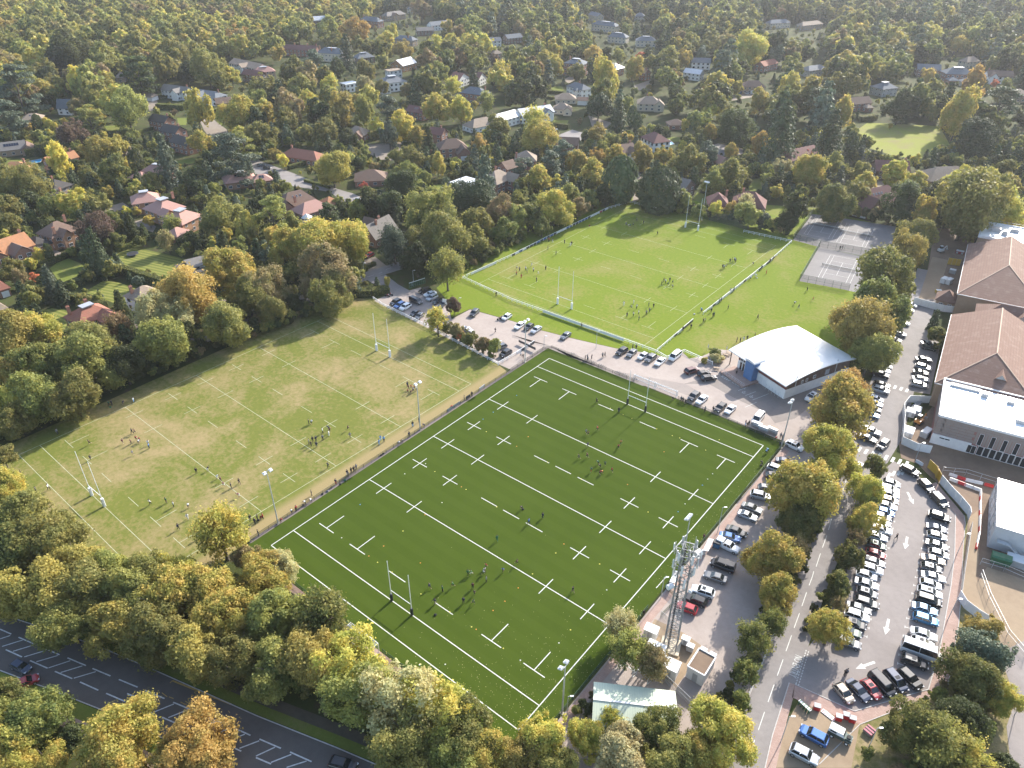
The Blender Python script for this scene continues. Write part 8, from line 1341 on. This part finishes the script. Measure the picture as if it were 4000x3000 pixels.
RAD = {'pel': .155, 'wai': .14, 'che': .165, 'nec': .062, 'hea': .105, 'top': .055, 'hip': .095, 'kne': .062, 'ank': .042, 'toe': .04, 'sho': .068, 'elb': .045, 'wri': .032, 'han': .042}
def make_person(kind):
    J = pose_joints(kind); names = list(J); idx = {n: i for i, n in enumerate(names)}; E = []
    for c in CH: E += [(idx[a], idx[b]) for a, b in zip(c[:-1], c[1:])]
    for s in 'lr': E += [(idx['pel'], idx['hip' + s]), (idx['che'], idx['sho' + s])]
    # fingers: one short chain for the thumb and one for the fingers of each hand
    V = [J[n] for n in names]; rad = [RAD[n[:3]] for n in names]
    for s in 'lr':
        w, h = Vector(J['wri' + s]), Vector(J['han' + s]); d = (h - w).normalized(); t = Vector((d.y, -d.x, 0)) if abs(d.z) < .9 else Vector((1, 0, 0)); V.append(tuple(h + d * .09)); rad.append(.018); E.append((idx['han' + s], len(V) - 1)); V.append(tuple(h + t * .05 + d * .02)); rad.append(.014); E.append((idx['han' + s], len(V) - 1))
    me = bpy.data.meshes.new('skel'); me.from_pydata(V, E, []); o = bpy.data.objects.new('skel', me); COL.objects.link(o); md = o.modifiers.new('s', 'SKIN'); sk_ = me.skin_vertices[0].data
    for i, r in enumerate(rad): sk_[i].radius = (r * (.78 if names[i:i + 1] and names[i][:3] in ('pel', 'wai', 'che') else 1.), r)
    sk_[idx['pel']].use_root = True; md.use_smooth_shade = True; sd = o.modifiers.new('d', 'SUBSURF'); sd.levels = 1; sd.render_levels = 1
    dg = bpy.context.evaluated_depsgraph_get(); ev = o.evaluated_get(dg); m2 = bpy.data.meshes.new_from_object(ev); m2.name = 'body_' + kind; bpy.data.objects.remove(o); m2.materials.clear(); m2.materials.append(SKIN)
    # clothes: body faces nearest to covered bones, pushed out a little
    co = np.empty(len(m2.vertices) * 3); m2.vertices.foreach_get('co', co); co = co.reshape(-1, 3); no = np.empty(len(m2.vertices) * 3); m2.vertices.foreach_get('normal', no); no = no.reshape(-1, 3); bones = [(a, b) for c in CH for a, b in zip(c[:-1], c[1:])] + [(p_, q_ + s) for s in 'lr' for p_, q_ in (('pel', 'hip'), ('che', 'sho'))]
    A = np.array([J[a] for a, b in bones]); B = np.array([J[b] for a, b in bones])
    cen = np.array([co[list(p.vertices)].mean(0) for p in m2.polygons]); t = np.clip(((cen[:, None] - A) * (B - A)).sum(2) / ((B - A) ** 2).sum(1), 0, 1); D = np.linalg.norm(cen[:, None] - (A + t[..., None] * (B - A)), axis=2); nb_ = D.argmin(1)
    def cover(name, test, off):
        fs = [list(p.vertices) for p, k, tt in zip(m2.polygons, nb_, range(len(nb_))) if test(bones[k], t[tt, k], cen[tt])]; used = sorted({v for f in fs for v in f}); mp = {v: i for i, v in enumerate(used)}; b = MB(); b.v = [tuple(co[v] + no[v] * off) for v in used]; b.f = [tuple(mp[v] for v in f) for f in fs]; return b.mesh(name, CLO['navy'], True)
    P = Proto('person'); P.add('body', m2)
    P.add('shirt', cover('shirt', lambda bn, tt, c: bn[0] in ('wai', 'che') and bn[1] in ('che', 'nec', 'shol', 'shor') and not (bn[1] == 'nec' and tt > .7) or bn[0][:3] == 'sho' or (bn[0][:3] == 'elb' and tt < (.85 if kind in ('stand', 'talk', 'walk') else .1)) or bn == ('pel', 'wai') and tt > .5, .022), key='shirt')
    P.add('trousers', cover('trousers', lambda bn, tt, c: bn[0] == 'pel' and not (bn[1] == 'wai' and tt > .5) or bn[0][:3] == 'hip' or (bn[0][:3] == 'kne' and tt < (.9 if kind in ('stand', 'talk', 'walk') else .15)), .018), key='trousers'); P.add('shoes', cover('shoes', lambda bn, tt, c: bn[0][:3] == 'ank', .016), key='shoes')
    hz = J['top']; P.add('hair', MB().sphere((Vector(J['hea']) * .45 + Vector(hz) * .55) + Vector((-.025, 0, .012)), .118, 8, 6, .92).mesh('hair', HAIR, True), key='hair'); return P
PP = {k: make_person(k) for k in ('stand', 'walk', 'run', 'bend', 'talk')}
FOLK = []
def folk(t, where, s):
    """rows: x y (feet) top legs pose heading size"""
    for row in s.split(';'):
        q = row.split()
        if q: p = at(t, float(q[0]), float(q[1])); FOLK.append([p, C2N[q[2][0]], C2N[q[2][1]], {'s': 'stand', 'w': 'walk', 'r': 'run', 'b': 'bend', 't': 'talk'}[q[3]], R_(float(q[4])) if len(q) > 4 else random.random() * 6.28, float(q[5]) if len(q) > 5 else 1., where])
C2N = {'n': 'navy', 'k': 'black', 'r': 'red', 'g': 'green', 'w': 'white', 'b': 'blue', 'e': 'grey', 's': 'sky blue', 'o': 'orange', 'm': 'maroon', 'h': 'khaki'}
folk(2, 'on the left grass pitch', '500 435 ek s;1158 158 ws s;1062 182 nk b;945 190 gk w;970 185 kk s;780 525 mk r;785 660 nk r;1145 430 kk w;1170 430 mk r;1065 520 mh r;1138 520 mk r;1182 490 rk r;1200 520 wn b;1210 500 rk r;1285 530 wk r;1292 558 bn s;1152 618 eh r;1300 1045 wk w;1440 1030 gh s;1503 1062 wk s;1630 1075 wk b;1625 1170 ww w;1545 1258 nk w;1715 1340 wk s;1700 772 kk s;1795 755 kw b;1875 820 ww b;1912 850 mk r;1938 888 mw r;2000 900 nk s;2070 865 kk w;2070 975 mw b;132 795 en s;190 795 kk s;425 915 wk w;285 970 bk s;318 938 nk s;2165 1180 kh s;2205 1210 nk s')
folk(12, 'on the left grass pitch', '458 350 kk s;478 350 wk b;578 425 wk s;630 395 nn b;632 450 ww s;640 420 mk r;795 400 mk r;815 465 eh w;578 485 ek s;460 520 ek s;478 540 kk t;492 500 kk s;525 545 nn s;520 495 nk s;625 725 nk w;1065 525 bs s;1078 490 ss t;1107 500 sn s;1310 25 nk s;1320 50 mk r;1340 45 rk r;1355 55 mk b;1370 45 ok r;1310 80 rk r;1385 60 wk s;1335 85 mk b;1362 70 ek r;1410 330 nk s;1355 370 ks s;15 1175 kk s;40 1170 rk b;62 1165 rk s')
folk(12, 'along the left pitch fence', '1865 110 kk s;1800 145 hk s;1325 460 nk s;1457 375 nn b;790 790 kw t;800 800 nk s;825 770 kk s;848 760 kk s;868 740 en s;692 870 nr s;482 965 kk s;482 1020 wn b;430 1040 wh b;315 1125 wk b;22 1310 kb s;350 1100 rk s;215 1200 rk b;1265 510 ek b')
folk(12, 'on the artificial pitch', '2083 1358 gg w;1990 1590 rk r;1975 1630 wk r;2135 1630 bk r;1832 1655 gk w;1862 1650 gw r')
folk(22, 'on the artificial pitch', '730 165 kk w;922 248 kn s;738 405 rk r;657 445 mk r;640 435 ek r;652 548 nk r;578 650 kk r;650 640 mk r;748 695 gk b;765 725 kk b;803 710 gk r;780 775 ok b;757 785 rk b;682 765 gr r;862 765 rk r;918 560 rk r;938 525 ok r;145 1212 bk w;265 1160 nn s;40 1560 mk r;85 1082 kk b')
folk(13, 'on the artificial pitch', '1502 112 nk r;1612 135 gk s;1703 95 gk r;1873 110 mk s;1888 165 kk r;1548 245 nh w;1793 238 nk s;1877 245 gk r;1990 50 ek s;1965 -10 wk r'); folk(23, 'on the artificial pitch', '525 145 kh w;1135 345 kk s')
folk(21, 'on the far pitch', '318 430 rk s;350 440 ew w;310 500 nk s;453 445 kk s;505 470 ww t;515 460 kk s;380 545 kk s;668 305 rk b;1255 372 kk w;985 295 ek s;1010 300 wk b;1022 305 gk r;1045 295 ek r;1135 275 kk s;1078 255 ek r;40 670 wk r;65 685 ek s;38 720 ok s;80 745 rr s;118 680 wk s;130 700 gk s;168 645 ww r;185 690 wk s;212 775 kk s;228 715 ww r;291 675 kk s;965 985 ww w;1050 970 ww s;1033 1010 wk r;1076 1010 wk s;992 1080 kn s;1047 1075 wk t;1092 1060 wk s;1095 1110 nn s;1160 1060 ek s;1186 1040 ek s;1180 990 nk s;1222 1000 kk s;1293 805 kk s;1310 780 kk s;1325 790 wk s;1362 775 kk s;1385 795 nk r;1345 810 gk b;1390 830 ek b;1818 660 kk s;1830 665 wk s;1850 655 ek r;1882 610 nk s;1900 605 mk s;1920 600 wk s;1930 610 ek s;2085 630 nn b;582 210 hk s')
folk(21, 'on the right-hand grass', '1865 1015 kk s;1720 1040 kk s;1735 1080 kk s;1745 1075 gk s;1650 1130 kk s;1665 1130 ek s;1545 1180 kk s;1475 1205 kk s;2195 710 or s;2155 670 kk s;2055 760 wk b;2100 740 ww b;1640 1030 sk b;1915 860 kk s;1790 955 kk s;1805 950 ek s;1940 1300 kk s;1970 1300 kk s;2000 1290 ww s;2030 1280 kk s;2095 1260 mk s;1885 870 ek s'); folk(31, 'on the right-hand grass', '335 858 kk w;222 975 wk b;262 1010 ke w;385 940 oh r;15 610 mk s;40 590 ek s;620 500 kk s;640 495 kk s')
folk(21, 'on the club lane', '632 1455 kk s;650 1450 nk s;653 1462 ek s;688 1445 kk s;782 1430 ek w;802 1425 kk w;600 1170 hk s;1042 1355 kk s;1072 1360 kk s;2120 1100 kk w;75 1425 wk w;95 1440 kk w'); folk(11, 'on the club lane', '2068 1215 kk w;2075 900 kk s')
folk(21, 'at the clubhouse steps', '1240 1570 kk s' if False else '1937 1580 kk s'); folk(22, 'behind the far goal line', '1460 150 ek s;1475 160 kk s;1390 140 kk b;1665 240 ek s;1735 240 kk s;1495 175 kk b;2015 360 ms s;2030 375 kk s;2045 360 kk s;2210 590 sk b;2155 710 kk b'); folk(32, 'behind the far goal line', '105 470 ek s;120 490 kk s;130 470 kk s;100 540 nk s;55 490 rk b')
folk(32, 'in the right car park', '1103 1345 kk w'); folk(33, 'in the right car park', '657 865 kk s;672 855 ek s'); folk(32, 'on the school road crossing', '770 560 mk w'); folk(22, 'along the green car park fence', '1655 1345 mk s')
FOLK.sort(key=lambda f: screen(f[0])[0]); fc = {}
for f in FOLK: fc.setdefault((f[1], f[2], f[3], f[6]), []).append(f)
PW = {'stand': 'standing', 'walk': 'walking', 'run': 'running', 'bend': 'bending', 'talk': 'standing with raised hands'}; PLW = {'stand': 'standing', 'walk': 'walking', 'run': 'running', 'bend': 'bending', 'talk': 'gesturing'}
for (a, b_, ps, wh), L_ in fc.items():
    for i, f in enumerate(L_):
        who = f"person {PLW[ps]} in {a} top and {b_} {'shorts' if ps in ('run', 'bend') else 'trousers'}"; lab = f'{who} {wh}' if len(L_) == 1 else f"{nth(i + 1)} {who} from left, {wh.replace('on the ', '').replace('along the ', '').replace('behind the ', '')}"
        kid = ps == 'run' or 'pitch' in wh and ps == 'bend'; s = f[5] * (.90 if kid else 1.) * random.uniform(.96, 1.04)
        PP[ps].stamp((f[0].x, f[0].y, .055), f[4], lab, 'person', 'people ' + wh, {'shirt': CLO[a], 'trousers': CLO[b_], 'shoes': CLO['black']}, s)
print('FOLK', len(FOLK))
# kit bags lying on the pitch edges
bgm = MB().sphere((0, 0, .16), .3, 8, 5, .55).box((0, 0, .30), (.5, .04, .05)).mesh('bag', CLO['black'])
for i, (t_, x, y, c) in enumerate(((12, 20, 1180, 'black'), (12, 55, 1150, 'red'), (12, 730, 870, 'black'), (12, 770, 835, 'green'), (12, 1100, 605, 'black'), (12, 1080, 620, 'black'), (12, 620, 930, 'grey'), (12, 575, 955, 'black'), (21, 1640, 1020, 'blue'), (21, 1575, 1058, 'white'), (22, 2150, 705, 'black'), (22, 95, 1085, 'black'), (13, 1550, 340, 'black'), (12, 1235, 505, 'white'), (12, 1690, 195, 'red'), (2, 955, 205, 'green'), (21, 2065, 740, 'white'), (21, 2115, 745, 'white'), (22, 2200, 580, 'sky blue'), (12, 410, 1050, 'black'))):
    p = at(t_, x, y); r = empty('kit_bag', (p.x, p.y, .04), i * 1.1); obj('bag', bgm, r, m=CLO[c]); MB().tube([(-.2, 0, .3), (0, 0, .42), (.2, 0, .3)], .02, 5).build('handle', CLO['black'], r); tag(r, f"{c} kit bag {('by the left pitch fence', 'on the far pitch edge', 'beside the artificial pitch')[0 if t_ in (12, 2) else (1 if t_ == 21 else 2)]}, {nth(i + 1)} bag counted", 'bag', 'kit bags')
# ================================================================== HAZE
m = bpy.data.materials.new('haze_air'); m.use_nodes = True; nt = m.node_tree; nt.nodes.remove(nt.nodes['Principled BSDF']); pv = nt.nodes.new('ShaderNodeVolumePrincipled'); pv.inputs['Color'].default_value = (.93, .95, 1, 1); pv.inputs['Density'].default_value = .00008; pv.inputs['Anisotropy'].default_value = .35
nt.links.new(pv.outputs[0], nt.nodes['Material Output'].inputs['Volume'])
tag(MB().box((-900, 1600, 64), (5400, 5400, 130)).build('haze', m), 'thin pale haze over the whole scene', 'haze', None, 'stuff')
